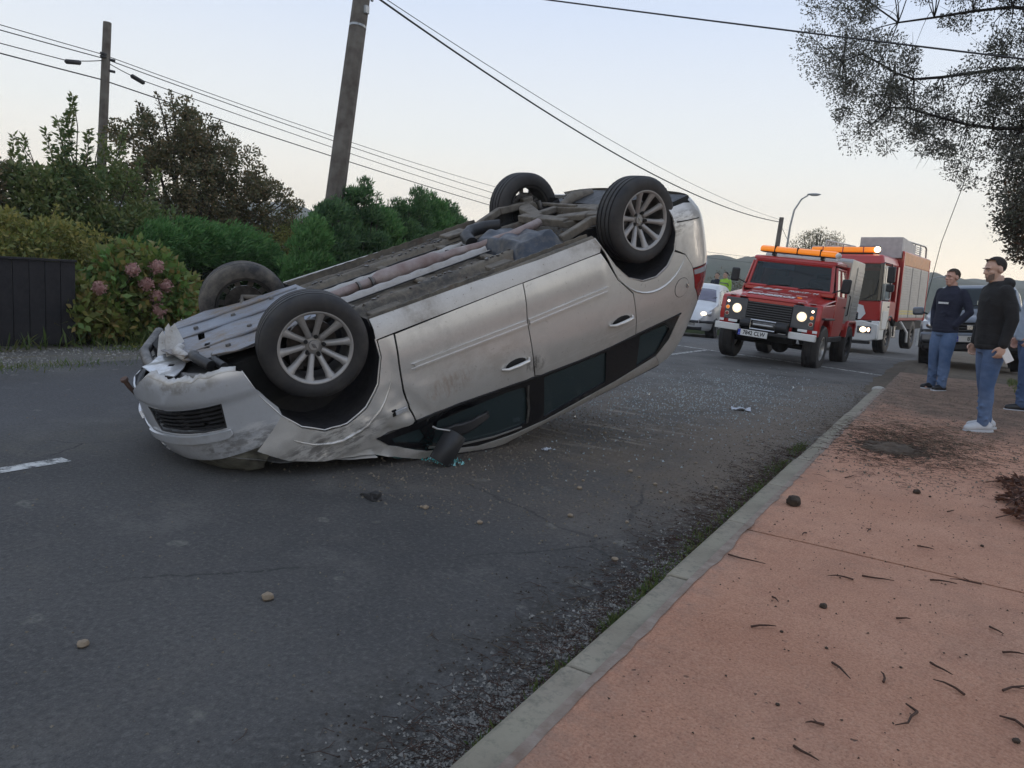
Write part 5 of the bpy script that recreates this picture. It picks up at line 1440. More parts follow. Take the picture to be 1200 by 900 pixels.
# ------------------------------------------------ lofted cars
def loft_car(root, L0, L1, wtab, top, belt, bot, tum, mat, nst=60, roofw=.17):
    """body from x=L1 (rear) to x=L0 (front): wtab half widths, top profile, belt heights"""
    def sec(x):
        w = smooth_interp(x, wtab); zt = smooth_interp(x, top); zb = smooth_interp(x, bot); be = min(interp(x, belt), zt - .05)
        k = max(0, min(1, (zt - be) / .5)); wt_ = w - tum * k
        return [(w * .88, zb), (w * .97, zb + .06), (w * .995, zb + .18), (w, (zb + be) / 2), (w * .992, be - .07), (w * .97, be), (w * .97 + (wt_ - w * .97) * .35, be + (zt - be) * .33), (w * .97 + (wt_ - w * .97) * .75, be + (zt - be) * .70),
                (wt_ - .02, zt - (zt - be) * .13), (wt_ - .07, zt - .022), (wt_ - roofw, zt), (wt_ * .4, zt + .018), (0, zt + .022)]
    def side_y(x, z):
        s = sec(x)
        for (ya, za), (yb, zb_) in zip(s, s[1:]):
            if za <= z <= zb_: return ya + (yb - ya) * (z - za) / max(1e-6, zb_ - za)
        return s[-3][0]
    b = MB(); ring = []
    for i in range(nst + 1):
        x = L1 + (L0 - L1) * (.5 - .5 * math.cos(math.pi * i / nst))
        s = sec(x); s2 = s + [(-y, z) for y, z in reversed(s[:-1])]
        ring.append([(x, y, z) for y, z in s2])
    m = len(ring[0])
    b.add([p for r in ring for p in r], [(i * m + j, i * m + (j + 1) % m, (i + 1) * m + (j + 1) % m, (i + 1) * m + j) for i in range(nst) for j in range(m)])
    b.f.append(tuple(range(m))); b.f.append(tuple(range(nst * m + m - 1, nst * m - 1, -1)))
    b.obj('body', mat, root, smooth=38)
    def side_panel(name, poly, m_, off=.006, label=None, thick=.006):
        for s in (-1, 1):
            o = panel(name, poly, lambda x, z, s=s: (x, s * (side_y(x, z) + off), z), m_, root, (), .10, thick, out=lambda c, s=s: (0, s, 0))
    def top_panel(name, x0, x1, inset, m_, off=.008):
        def f(u, v):
            x = x0 + (x1 - x0) * u; zt = smooth_interp(x, top); w = sec(x)[8][0] - inset; y = w * (2 * v - 1)
            z = zt + .02 * (1 - (2 * v - 1) ** 2)
            if abs(y) > sec(x)[10][0]: z -= .02 * (abs(y) - sec(x)[10][0]) / .12
            e = Vector((smooth_interp(x + .01, top) - smooth_interp(x - .01, top), 0, 0)).x / .02
            n_ = Vector((-e, 0, 1)).normalized() * off
            return (x + n_.x, y, z + n_.z)
        b = MB(); b.grid(f, 14, 14); b.obj(name, m_, root)
    return side_y, side_panel, top_panel, sec
def arch_and_wheel(root, x, y, r, w, side, rim_mat, spokes, sy):
    b = MB(); b.cyl((x, side * (sy - .25), r), (x, side * (sy + .004), r + .02), r * 1.14, r * 1.14, 28); b.obj('wheel_arch', M['seam_black'], root)
    road_wheel(root, x, side * (y + .012), r, w, side, r * .66, rim_mat, spokes)

# pale people carrier
p = vehicle('people_carrier', (-7.25, 22.6, -.22), -84.5, (0, 0), 'pale silver people carrier stopped in the far lane with one headlight lit', 'car')
sy, sp_, tp_, sec = loft_car(p, .83, -3.40, [(-3.40, .55), (-3.32, .74), (-3.0, .84), (-2, .875), (-.5, .875), (.3, .84), (.62, .74), (.78, .58), (.83, .40)],
    [(-3.40, .95), (-3.33, 1.15), (-3.1, 1.52), (-2.7, 1.60), (-2.0, 1.64), (-1.2, 1.60), (-.75, 1.42), (-.25, 1.08), (.3, .93), (.62, .80), (.78, .62), (.83, .50)], [(-3.4, .98), (-.5, .95), (.3, .86), (.83, .6)],
    [(-3.4, .35), (-3, .26), (-.5, .22), (.6, .24), (.83, .32)], .20, M['pale_silver'])
tp_('windscreen', -.84, -.30, .03, simple('violet_tinted_glass', (.075, .07, .13), .06, 0, .1, coat=1.0))
sp_('window_pane', [(-.62, 1.0), (-1.0, 1.40), (-1.25, 1.46), (-1.62, 1.47), (-1.62, 1.0)], M['glass_dark'])
sp_('window_pane', [(-1.70, 1.0), (-1.70, 1.47), (-2.45, 1.46), (-2.45, 1.0)], M['glass_dark'])
sp_('window_pane', [(-2.52, 1.02), (-2.52, 1.45), (-2.95, 1.38), (-3.1, 1.08)], M['glass_dark'])
sp_('door_gap', [(-1.655, .35), (-1.655, .98), (-1.668, .98), (-1.668, .35)], M['seam_black'], .004, thick=.002)
sp_('door_gap', [(-.52, .35), (-.50, .95), (-.512, .95), (-.532, .35)], M['seam_black'], .004, thick=.002)
sp_('side_moulding', [(-.55, .55), (-.55, .61), (-2.2, .61), (-2.2, .55)], M['black_plastic'], .014, thick=.014)
for s in (-1, 1):
    for x in (0, -2.70): arch_and_wheel(p, x, .78, .31, .19, s, M['alu'], 7, sec(x)[3][0])
    b = MB(); b.tube([(-1.1, s * .62, 1.66), (-1.2, s * .62, 1.70), (-2.7, s * .62, 1.70), (-2.85, s * .62, 1.63)], .016, 8); b.obj('roof_rail', M['black_plastic'], p)
    h_ = MB().prism([(.35, .66), (.62, .68), (.66, .76), (.30, .86)], s * .60, s * .80, 'XZ').obj('headlight', M['lamp_glass'], p, bevel=.03)
    b = MB(); b.sphere((.66, s * .60, .74), (.07, .085, .065), 16, 10); b.obj('lens', M['lamp_lit'] if s > 0 else M['lamp_glass'], h_)
    bx('wing_mirror', (-.62, s * .97, 1.06), (.10, .17, .13), M['pale_silver'], p, .04)
    b = MB(); b.tube([(.30, s * .875, .50), (.60, s * .78, .50), (.80, s * .52, .50)], [.03, .045, .045], 8); b.obj('bumper_rub_strip', M['black_plastic'], p)
b = MB(); b.tube([(.80, -.50, .50), (.86, 0, .50), (.80, .50, .50)], .04, 8); b.obj('front_grille', M['black_plastic'], p)
b = MB(); b.tube([(.76, -.6, .30), (.87, 0, .29), (.76, .6, .30)], .05, 8); b.obj('lower_intake', M['seam_black'], p)
b = MB(); b.prism([(-.03, 0), (0, .03), (.03, 0), (.018, 0), (0, .018), (-.018, 0)], .895, .905, 'YZ'); o = b.obj('badge', M['chrome'], p, smooth=0); o.matrix_local = Matrix.Translation((-.01, 0, .60))
plate(p, (.905, 0, .40), (1, 0, 0), '', .48, .10)
for s in (-.3, .35):
    b = MB(); b.tube([(-.32, s, 1.14), (-.42, s + .2, 1.19), (-.48, s + .38, 1.24)], .010, 6); b.obj('wiper', M['black_plastic'], p)

# grey off-roader on the shoulder
v = vehicle('parked_offroader', (.26, 17.92, .055), -91.8, (4.2, -2.0), 'blue grey off-roader parked facing the road behind the two standing men', 'car')
sy, sp_, tp_, sec = loft_car(v, .82, -3.55, [(-3.55, .78), (-3.45, .86), (-2, .90), (-.4, .90), (.3, .88), (.66, .82), (.78, .72), (.82, .66)],
    [(-3.55, 1.05), (-3.50, 1.55), (-3.35, 1.70), (-2.5, 1.74), (-1.3, 1.73), (-1.02, 1.66), (-.55, 1.16), (.2, 1.06), (.6, 1.0), (.74, .90), (.82, .70)], [(-3.55, 1.05), (-.5, 1.02), (.3, .96), (.82, .8)],
    [(-3.55, .48), (-.5, .42), (.6, .42), (.82, .46)], .17, M['grey_blue'])
tp_('windscreen', -1.00, -.60, .02, M['windscreen'])
sp_('window_pane', [(-.72, 1.08), (-1.02, 1.50), (-1.15, 1.60), (-1.75, 1.62), (-1.75, 1.08)], M['glass_dark'])
sp_('window_pane', [(-1.83, 1.08), (-1.83, 1.62), (-2.62, 1.61), (-2.62, 1.08)], M['glass_dark'])
sp_('window_pane', [(-2.70, 1.10), (-2.70, 1.60), (-3.30, 1.57), (-3.35, 1.12)], M['glass_dark'])
sp_('door_gap', [(-1.78, .5), (-1.78, 1.06), (-1.793, 1.06), (-1.793, .5)], M['seam_black'], .004, thick=.002)
for s in (-1, 1):
    for x in (0, -2.75): arch_and_wheel(v, x, .78, .40, .28, s, M['alu'], 6, sec(x)[3][0])
    b = MB(); b.prism([(.52, .72), (.80, .74), (.77, .92), (.52, .96)], s * .52, s * .87, 'XZ'); h_ = b.obj('headlight', M['lamp_glass'], v, bevel=.02)
    b = MB(); b.sphere((.79, s * .70, .83), (.03, .10, .07), 14, 10); b.obj('lens', M['chrome'], h_)
    bx('wing_mirror', (-.62, s * 1.06, 1.16), (.10, .22, .17), M['grey_blue'], v, .04)
    MB().tube([(-.62, s * .88, 1.10), (-.62, s * .98, 1.14)], .02, 6).obj('mirror_arm', M['black_plastic'], v)
    b = MB()
    arc = [(0 + .47 * math.cos(a), .385 + .46 * math.sin(a)) for a in [math.radians(15 * i) for i in range(13)]]
    b.tube([(x, s * .905, z) for x, z in arc], .035, 6); b.obj('arch_extension', M['black_plastic'], v)
g_ = bx('grille', (.815, 0, .80), (.03, .98, .20), M['seam_black'], v, .02)
for k in range(3): bx('grille_slat', (.836, 0, .74 + .055 * k), (.012, .94, .014), M['lamp_panel'], g_, .003)
bx('grille_badge', (.842, -.04, .80), (.012, .10, .09), M['chrome'], v, .01)
bx('grille_badge', (.842, .22, .80), (.012, .08, .07), M['chrome'], v, .03)
bx('bumper', (.80, 0, .60), (.20, 1.78, .20), M['grey_blue'], v, .05)
bx('lower_bumper', (.76, 0, .42), (.18, 1.70, .18), M['black_plastic'], v, .05)
plate(v, (.905, 0, .575), (1, 0, 0), '8764', .52, .115)
for s in (-.25, .35):
    MB().tube([(-.56, s, 1.19), (-.66, s + .2, 1.28), (-.70, s + .4, 1.33)], .010, 6).obj('wiper', M['black_plastic'], v)
bx('windscreen_note', (-.71, .12, 1.345), (.01, .20, .12), simple('paper_note', (.6, .57, .45), .7), v, 0, Matrix.Rotation(-.75, 3, 'Y'))
bx('underside', (-1.4, 0, .42), (3.9, 1.5, .15), M['seam_black'], v)

# ================================================================== plants
def leaf_mat(name, c1, c2, c3, rough=.55, big=.9, trans=.38):
    t = NT(name)
    geo = t.n('ShaderNodeNewGeometry')
    r = geo.outputs['Random Per Island']
    n1 = t.map(t.noise(big, 3, .5), .38, .62)
    col = t.mix(n1, c1, c2)
    col = t.mix(t.map(r, .45, 1.0, 0, .8), col, c3)
    t.done(col, rough, 0)
    tr = t.n('ShaderNodeBsdfTranslucent'); t.put(tr.inputs[0], col)
    mx = t.n('ShaderNodeMixShader'); mx.inputs[0].default_value = trans
    t.t.links.new(t.b.outputs[0], mx.inputs[1]); t.t.links.new(tr.outputs[0], mx.inputs[2]); t.t.links.new(mx.outputs[0], t.out.inputs[0])
    return t.m
M['leaf_laurel'] = leaf_mat('leaf_laurel', (0.136, 0.192, 0.059), (0.079, 0.136, 0.050), (0.271, 0.260, 0.102))
M['leaf_brown'] = leaf_mat('leaf_brown_green', (0.142, 0.142, 0.072), (0.090, 0.102, 0.048), (0.284, 0.193, 0.102))
M['leaf_yg'] = leaf_mat('leaf_yellow_green', (0.233, 0.242, 0.064), (0.136, 0.179, 0.049), (0.395, 0.323, 0.090))
M['leaf_bright'] = leaf_mat('leaf_bright', (0.116, 0.265, 0.081), (0.077, 0.196, 0.064), (0.219, 0.368, 0.127))
M['leaf_cypress'] = leaf_mat('leaf_cypress', (0.089, 0.191, 0.071), (0.061, 0.130, 0.059), (0.164, 0.269, 0.101), big=1.6)
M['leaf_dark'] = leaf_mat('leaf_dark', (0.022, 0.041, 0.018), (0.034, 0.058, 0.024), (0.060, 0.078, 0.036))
M['leaf_hyd'] = leaf_mat('leaf_hydrangea', (.11, .23, .055), (.19, .22, .055), (.32, .20, .07), big=1.6, trans=.4)
M['leaf_tree'] = leaf_mat('leaf_tree', (.105, .108, .085), (.075, .082, .062), (.17, .155, .115), trans=.3)
M['leaf_red'] = leaf_mat('leaf_reddish', (0.075, 0.063, 0.042), (0.042, 0.057, 0.030), (0.165, 0.083, 0.053), trans=.15)
M['bark'] = simple('bark', (.075, .060, .048), .9, 0, .3, 12, .5, 40)
M['bark_dark'] = simple('bark_dark', (.030, .025, .022), .9, 0, .3, 12, .5, 40)
M['petal'] = leaf_mat('faded_petals', (.50, .28, .27), (.42, .24, .22), (.58, .40, .33), big=6)
M['grass'] = leaf_mat('grass_blades', (.10, .16, .035), (.07, .11, .03), (.20, .19, .07), big=1.5)

def quads_mesh(name, V, nper, mat, parent=None):
    """V (n*nper, 3) vertices; every nper of them a face"""
    n = len(V) // nper
    me = bpy.data.meshes.new(name)
    me.vertices.add(len(V)); me.vertices.foreach_set('co', np.asarray(V, np.float32).ravel())
    me.loops.add(len(V)); me.loops.foreach_set('vertex_index', np.arange(len(V), dtype=np.int32))
    me.polygons.add(n); me.polygons.foreach_set('loop_start', np.arange(0, len(V), nper, dtype=np.int32))
    me.update(calc_edges=True)
    me.materials.append(mat)
    return link_mesh(name, me, None, parent)
def unit(a): return a / np.maximum(1e-9, np.linalg.norm(a, axis=1, keepdims=True))
def leaves(C, D, L, Wd):
    """diamond leaves at C along D"""
    n = len(C); D = unit(D); s = unit(np.cross(D, RNG.normal(size=(n, 3))))
    L = (L * RNG.uniform(.6, 1.3, (n, 1))); Wd = (Wd * RNG.uniform(.7, 1.25, (n, 1)))
    nrm = np.cross(D, s)
    V = np.stack([C, C + D * L * .45 + s * Wd / 2 + nrm * L * .06, C + D * L, C + D * L * .45 - s * Wd / 2 + nrm * L * .06], 1)
    return V.reshape(-1, 3)
def clump_cloud(centers, radii, per, squash=.8):
    cs = np.repeat(np.asarray(centers), per, 0); rs = np.repeat(np.asarray(radii), per)[:, None]
    d = unit(RNG.normal(size=cs.shape)); r = RNG.uniform(.25, 1.0, (len(cs), 1)) ** .6
    off = d * r * rs; off[:, 2] *= squash
    return cs + off, unit(d + RNG.normal(size=d.shape) * .7 + np.array([0, 0, .25]))
def inside_shape(n, c, r, top=None):
    """random clump centres biased to the outer shell of an ellipsoid"""
    d = unit(RNG.normal(size=(n, 3))); q = RNG.uniform(.35, 1, (n, 1)) ** .45
    return np.asarray(c) + d * q * np.asarray(r)
def stems(parent, base, tips, r0, mat, name='branch', wob=.15, n=5):
    for i, tp in enumerate(tips):
        b0 = Vector(base if not isinstance(base, list) else base[i]); tp = Vector(tp); pts = []
        for k in range(n + 1):
            q = k / n; p = b0.lerp(tp, q)
            p.z += (tp.z - b0.z) * .12 * math.sin(math.pi * q)
            p += Vector((mnoise.noise(Vector((i * 3.1, k * .9, 1))), mnoise.noise(Vector((i * 2.3, k * .8, 7))), 0)) * wob * math.sin(math.pi * q)
            pts.append(p)
        b = MB(); b.tube(pts, [r0 * (1 - .75 * k / n) for k in range(n + 1)], 6); b.obj(name, mat, parent, smooth=60)
def plant(name, label, cat, base, blobs, leaf, mat, bark=None, group=None, nclump=60, per=120, cl=.16, stemr=.03, shoots=(), nst=8, dirbias=None):
    root = empty(name, base, 0, label, cat, group)
    inv = Matrix.Translation(Vector(base)).inverted()
    Cs = []; Rs = []
    tot = sum(b[1][0] * b[1][1] * b[1][2] for b in blobs)
    for c, r in blobs:
        k = max(4, int(1.7 * nclump * r[0] * r[1] * r[2] / tot)); p = inside_shape(k, c, r)
        p = p[p[:, 2] > base[2] + .02]; Cs.append(p); Rs.append(RNG.uniform(.6, 1.2, len(p)) * cl)
    Cs = np.concatenate(Cs); Rs = np.concatenate(Rs)
    P, D = clump_cloud(Cs, Rs, per)
    if dirbias is not None: D = unit(D * .6 + np.asarray(dirbias))
    V = [leaves(P, D, leaf[0] * 1.12, leaf[1] * 1.15)]
    tips = [tuple(Cs[i]) for i in RNG.choice(len(Cs), min(nst, len(Cs)), replace=False)]
    for (p0, p1, n_, sp) in shoots:
        p0, p1 = np.array(p0), np.array(p1); q = RNG.uniform(0, 1, (n_, 1))
        wob = np.array([math.sin(p0[1] * 9), math.cos(p0[1] * 7), 0]) * .05
        c = p0 + (p1 - p0) * q + wob * np.sin(q * 3.1)
        dd = unit(RNG.normal(size=(n_, 3)) * np.array([1, 1, .4]) + np.array([0, 0, .55]))
        V.append(leaves(c + dd * RNG.uniform(0, sp, (n_, 1)) * (1.1 - q), dd, leaf[0], leaf[1]))
        tips.append(tuple(p1))
    V = np.concatenate(V) - np.asarray(base)
    V = V[:]
    q = V.reshape(-1, 4, 3); q = q[(q[:, :, 2] > -.02).all(1)]
    quads_mesh('crown', q.reshape(-1, 3), 4, mat, root)
    loc = [tuple(np.asarray(t_) - np.asarray(base)) for t_ in tips]
    if bark: stems(root, (0, 0, 0), loc, stemr, bark, 'stem')
    return root

# --- fence of dark upright boards
M['fence'] = simple('dark_stained_boards', (.007, .007, .010), .8, 0, .35, 4, .4, 30, c2=(.014, .013, .016))
fe = empty('board_fence', (-9.42, -.6, 0), 0, 'low black fence of upright boards beside the gravel verge', 'fence')
bd0 = None; yy = 0.0
for k in range(33):
    w_ = .172; b = MB()
    if bd0 is None:
        b.box((0, 0, .52), (.022, w_, 1.0)); bd0 = b.obj('board', M['fence'], fe, bevel=.004); o = bd0
    else:
        o = bd0.copy(); COL.objects.link(o)
    o.location = (random.uniform(-.006, .006), yy, random.uniform(-.008, .008) + .01); o.rotation_euler = (random.uniform(-.006, .006), 0, 0)
    yy += .178
bx('fence_rail', (-.03, 2.85, .82), (.04, 5.9, .08), M['fence'], fe); bx('fence_rail', (-.03, 2.85, .25), (.04, 5.9, .08), M['fence'], fe)
bx('fence_cap', (0, 2.85, 1.045), (.06, 5.9, .03), M['fence'], fe, .006)
for k in range(4): bx('fence_post', (-.08, .1 + k * 1.85, .5), (.08, .08, 1.0), M['fence'], fe)

# --- hydrangea
hy = plant('hydrangea', 'hydrangea bush with faded pink flower heads growing by the black fence', 'shrub', (-9.75, 6.15, 0),
      [((-9.75, 5.75, .42), (.42, .62, .42)), ((-9.75, 6.55, .55), (.45, .65, .5)), ((-9.75, 6.2, .95), (.35, .55, .35)), ((-9.6, 5.4, .25), (.3, .35, .25))],
      (.105, .062), M['leaf_hyd'], M['bark'], nclump=150, per=38, cl=.20, stemr=.012, nst=16)
for (py_, pz_, r_) in ((5.86, .98, .085), (6.20, 1.03, .085), (6.06, .80, .085), (6.34, .78, .08), (6.19, .64, .07), (6.23, .44, .09), (5.42, .73, .075)):
    P = unit(RNG.normal(size=(150, 3))) * r_; D = unit(P + RNG.normal(size=P.shape) * .05)
    fh = quads_mesh('flower_head', leaves(P, unit(np.cross(D, RNG.normal(size=D.shape))), .034, .030), 4, M['petal'], hy)
    fh.location = (-9.30 + 9.75, py_ - 6.15, pz_)
    MB().tube([(.2, py_ - 6.15 - .02, pz_ - .35), (.38, py_ - 6.15, pz_ - .12), (.45, py_ - 6.15, pz_)], .006, 5).obj('stem', M['bark'], hy)
    MB().sphere((.45, py_ - 6.15, pz_), r_ * .8, 10, 8).obj('flower_core', M['petal'], hy)

# --- shrubs and trees beyond the fence
plant('laurel_shrub', 'tall laurel shrub with upright leafy spires behind the fence', 'shrub', (-12.2, 6.9, 0),
      [((-12.2, 6.6, 1.1), (.7, .95, 1.1)), ((-12.2, 7.1, 1.75), (.6, .9, .8)), ((-12.1, 6.2, 1.8), (.5, .6, .65)), ((-12.0, 7.7, 1.0), (.6, .8, 1.0))],
      (.085, .038), M['leaf_laurel'], M['bark'], nclump=210, per=105, cl=.23, stemr=.02, nst=14,
      shoots=[((-12.1, 6.48, 1.9), (-12.1, 6.43, 3.1), 230, .12), ((-12.1, 5.9, 1.7), (-12.1, 5.82, 2.75), 200, .12), ((-12.1, 7.05, 2.1), (-12.1, 7.1, 3.0), 200, .12), ((-12.1, 7.9, 1.7), (-12.1, 8.05, 2.6), 170, .12), ((-12.1, 6.05, 1.6), (-12.15, 5.98, 2.75), 220, .13), ((-12.1, 6.35, 1.8), (-12.1, 6.25, 2.9), 230, .13), ((-12.2, 6.6, 1.9), (-12.2, 6.62, 3.2), 300, .15), ((-12.2, 6.75, 2.0), (-12.15, 6.70, 3.5), 330, .13),
              ((-12.1, 6.9, 2.0), (-12.1, 6.92, 3.05), 230, .13), ((-12.1, 7.2, 2.0), (-12.1, 7.22, 2.85), 220, .15), ((-12.2, 7.45, 2.0), (-12.2, 7.55, 3.15), 220, .12), ((-12.2, 7.7, 1.8), (-12.2, 7.85, 2.75), 180, .12), ((-12.1, 5.8, 1.3), (-12.1, 5.7, 2.1), 150, .12)])
plant('broadleaf_tree', 'ragged brown green tree with a thin open crown behind the shrubs', 'tree', (-13.8, 9.9, 0),
      [((-13.6, 9.6, 2.3), (.9, 1.3, 1.2)), ((-13.6, 9.4, 3.4), (.6, .75, .75)), ((-13.6, 10.6, 2.7), (.8, 1.0, .95)), ((-13.5, 11.6, 2.1), (.8, .95, .8)), ((-13.7, 8.8, 3.1), (.5, .6, .6)), ((-13.6, 10.2, 1.3), (1.0, 1.8, .7)), ((-13.6, 12.2, 1.4), (.7, .8, .8)), ((-13.6, 10.0, 3.4), (.45, .5, .5))],
      (.06, .036), M['leaf_brown'], M['bark'], nclump=400, per=95, cl=.21, stemr=.045, nst=34,
      shoots=[((-13.6, 9.3, 3.4), (-13.6, 9.35, 4.3), 160, .25), ((-13.6, 9.0, 3.2), (-13.7, 8.75, 3.95), 130, .22), ((-13.6, 9.9, 3.0), (-13.5, 10.25, 3.85), 150, .22), ((-13.6, 10.5, 2.9), (-13.6, 10.9, 3.5), 120, .22), ((-13.6, 11.4, 2.3), (-13.6, 11.7, 2.95), 120, .22), ((-13.5, 11.8, 2.0), (-13.5, 12.3, 2.6), 110, .2), ((-13.6, 9.6, 3.5), (-13.6, 9.7, 4.25), 110, .2), ((-13.6, 9.15, 3.5), (-13.6, 9.05, 4.2), 110, .2), ((-13.6, 10.2, 3.2), (-13.6, 10.5, 3.95), 110, .2)])
plant('dark_tree', 'dark slender tree at the far left edge of the hedge', 'tree', (-12.4, 5.2, 0),
      [((-12.3, 5.3, 1.6), (.6, .5, 1.0)), ((-12.3, 5.2, 2.3), (.35, .35, .5)), ((-12.2, 4.7, 1.5), (.5, .6, .9))], (.06, .032), M['leaf_brown'], M['bark'], nclump=120, per=85, cl=.18, stemr=.03, nst=12,
      shoots=[((-12.2, 5.15, 1.9), (-12.2, 5.12, 2.75), 140, .13), ((-12.3, 5.4, 2.2), (-12.3, 5.45, 2.85), 120, .15), ((-12.3, 5.75, 1.6), (-12.3, 5.85, 2.4), 120, .15)])
plant('privet_bush', 'yellow green bush directly behind the black fence', 'shrub', (-10.9, 5.3, 0),
      [((-10.8, 5.2, .95), (.6, 1.1, .65)), ((-10.8, 6.0, .9), (.5, .6, .55)), ((-10.7, 4.4, .8), (.6, .7, .6))], (.07, .032), M['leaf_yg'], M['bark'], nclump=120, per=90, cl=.20, stemr=.015, nst=12,
      shoots=[((-10.7, 5.5, 1.2), (-10.6, 5.6, 1.75), 70, .12), ((-10.7, 5.1, 1.2), (-10.6, 5.0, 1.65), 70, .12)])
plant('dark_hedge', 'dark hedge between the hydrangea and the wreck wheel', 'hedge', (-11.3, 8.9, 0),
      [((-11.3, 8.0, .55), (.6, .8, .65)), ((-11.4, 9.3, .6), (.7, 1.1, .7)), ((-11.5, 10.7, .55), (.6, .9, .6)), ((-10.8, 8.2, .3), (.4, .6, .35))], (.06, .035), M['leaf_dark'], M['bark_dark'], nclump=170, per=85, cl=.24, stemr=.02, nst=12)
plant('bright_conifer', 'low spreading bright green conifer above the dark hedge', 'conifer', (-11.1, 8.4, 0),
      [((-11.1, 7.9, 1.35), (.55, .65, .38)), ((-11.1, 8.8, 1.30), (.6, .75, .42)), ((-11.0, 9.4, 1.05), (.5, .6, .35)), ((-11.2, 7.4, 1.15), (.4, .5, .35))], (.10, .020), M['leaf_bright'], M['bark'], nclump=150, per=120, cl=.19, stemr=.02, nst=12, dirbias=(.7, .1, .35))
plant('thin_shrub', 'thin grey green shrub in the gap between the trees', 'shrub', (-13.0, 11.9, 0),
      [((-13.0, 11.6, 1.1), (.6, .8, .9)), ((-13.0, 12.4, 1.0), (.5, .7, .8))], (.06, .03), M['leaf_yg'], M['bark'], nclump=80, per=75, cl=.22, stemr=.02, nst=10, shoots=[((-13, 11.85, 1.8), (-13, 11.9, 2.35), 70, .12)])
cyl_ = [(9.35, 1.95, .42), (9.9, 2.30, .48), (10.75, 2.72, .55), (11.3, 2.40, .5), (11.85, 2.50, .5), (12.5, 2.80, .5), (13.2, 2.78, .48), (13.8, 2.70, .45), (14.4, 2.40, .45), (15.3, 2.3, .5), (16.4, 2.3, .55), (17.6, 2.3, .6)]
for i, (yy, hh, ww) in enumerate(cyl_):
    xx = -9.75 - .06 * i
    nm = ['first', 'second', 'third', 'fourth', 'fifth', 'sixth', 'seventh', 'eighth', 'ninth', 'tenth', 'eleventh', 'last'][i]
    plant('cypress', nm + ' cypress of the green hedge, counted from the hydrangea side', 'conifer', (xx, yy, 0),
          [((xx, yy, hh * .32), (ww, ww * 1.15, hh * .36)), ((xx, yy, hh * .64), (ww * .9, ww * 1.05, hh * .34)), ((xx, yy, hh * .88), (ww * .5, ww * .55, hh * .14))], (.085, .022), M['leaf_cypress'] if i % 3 else M['leaf_bright'], M['bark'], 'cypresses of the hedge',
          nclump=95, per=120, cl=.17, stemr=.03, nst=5, dirbias=(.35, 0, .6),
          shoots=[((xx, yy, hh * .72), (xx, yy + .03, hh * 1.04), 300, .20), ((xx + .1, yy + .25, hh * .65), (xx + .1, yy + .32, hh * .96), 180, .15), ((xx, yy - .25, hh * .65), (xx, yy - .32, hh * .92), 180, .15)])
# low growth behind the wreck's tail and beyond
plant('roadside_scrub', 'grey bare scrub behind the pale people carrier', 'shrub', (-8.6, 27.5, -.4),
      [((-8.9, 27.5, .7), (.9, .9, .9)), ((-7.6, 28.5, .9), (.9, .8, 1.1)), ((-6.6, 29.5, .8), (.8, .8, 1.0))], (.07, .022), M['leaf_brown'], M['bark'], nclump=90, per=60, cl=.3, stemr=.02, nst=26)
plant('far_bare_tree', 'bare leafless round tree beyond the fire engine', 'tree', (-7.6, 46, -1.1),
      [((-7.6, 46, 3.9), (1.5, 1.5, 1.1))], (.13, .03), M['leaf_brown'], M['bark_dark'], nclump=90, per=26, cl=.35, stemr=.07, nst=60)

# --- big tree reaching in over the pavement
rt = empty('overhanging_tree', (4.6, 14.4, .08), 0, 'large dark tree reaching over the pavement with small leaves against the sky', 'tree')
base = np.array([4.6, 14.4, .08])
outline = [(-2.75, 5.5), (-2.35, 4.3), (-1.85, 3.75), (-1.1, 3.75), (-.7, 3.45), (-.1, 3.3), (.2, 2.7), (.5, 2.2), (5.5, 2.2), (6.0, 8.6), (-1.2, 8.8), (-2.5, 7.4), (-2.9, 6.2)]
cl_ = []
while len(cl_) < 1050:
    x = RNG.uniform(-2.75, 5.8); z = RNG.uniform(2.2, 8.8)
    if not in_poly((x, z), outline): continue
    g_ = mnoise.noise(Vector((x * .8, z * .8, 4.4)))
    if g_ < -.42 and x < 1: continue
    cl_.append((x, 14 + RNG.uniform(-1.5, 1.5), z))
cl_ = np.array(cl_)
P, D = clump_cloud(cl_, np.full(len(cl_), .31) * RNG.uniform(.45, 1.2, len(cl_)), 340, .8)
k_ = RNG.uniform(0, 1, len(P)) < np.clip(.70 + P[:, 0] * .12, .55, 1)
P, D = P[k_], D[k_]
quads_mesh('crown', leaves(P, D, .044, .023) - base, 4, M['leaf_tree'], rt)
trunk = [(0, 0, 0), (.05, 0, 1.5), (-.1, .05, 2.8), (-.3, 0, 4.0), (-.5, 0, 5.4), (-.5, 0, 7)]
MB().tube(trunk, [.26, .22, .19, .15, .10, .04], 12).obj('trunk', M['bark_dark'], rt, smooth=60)
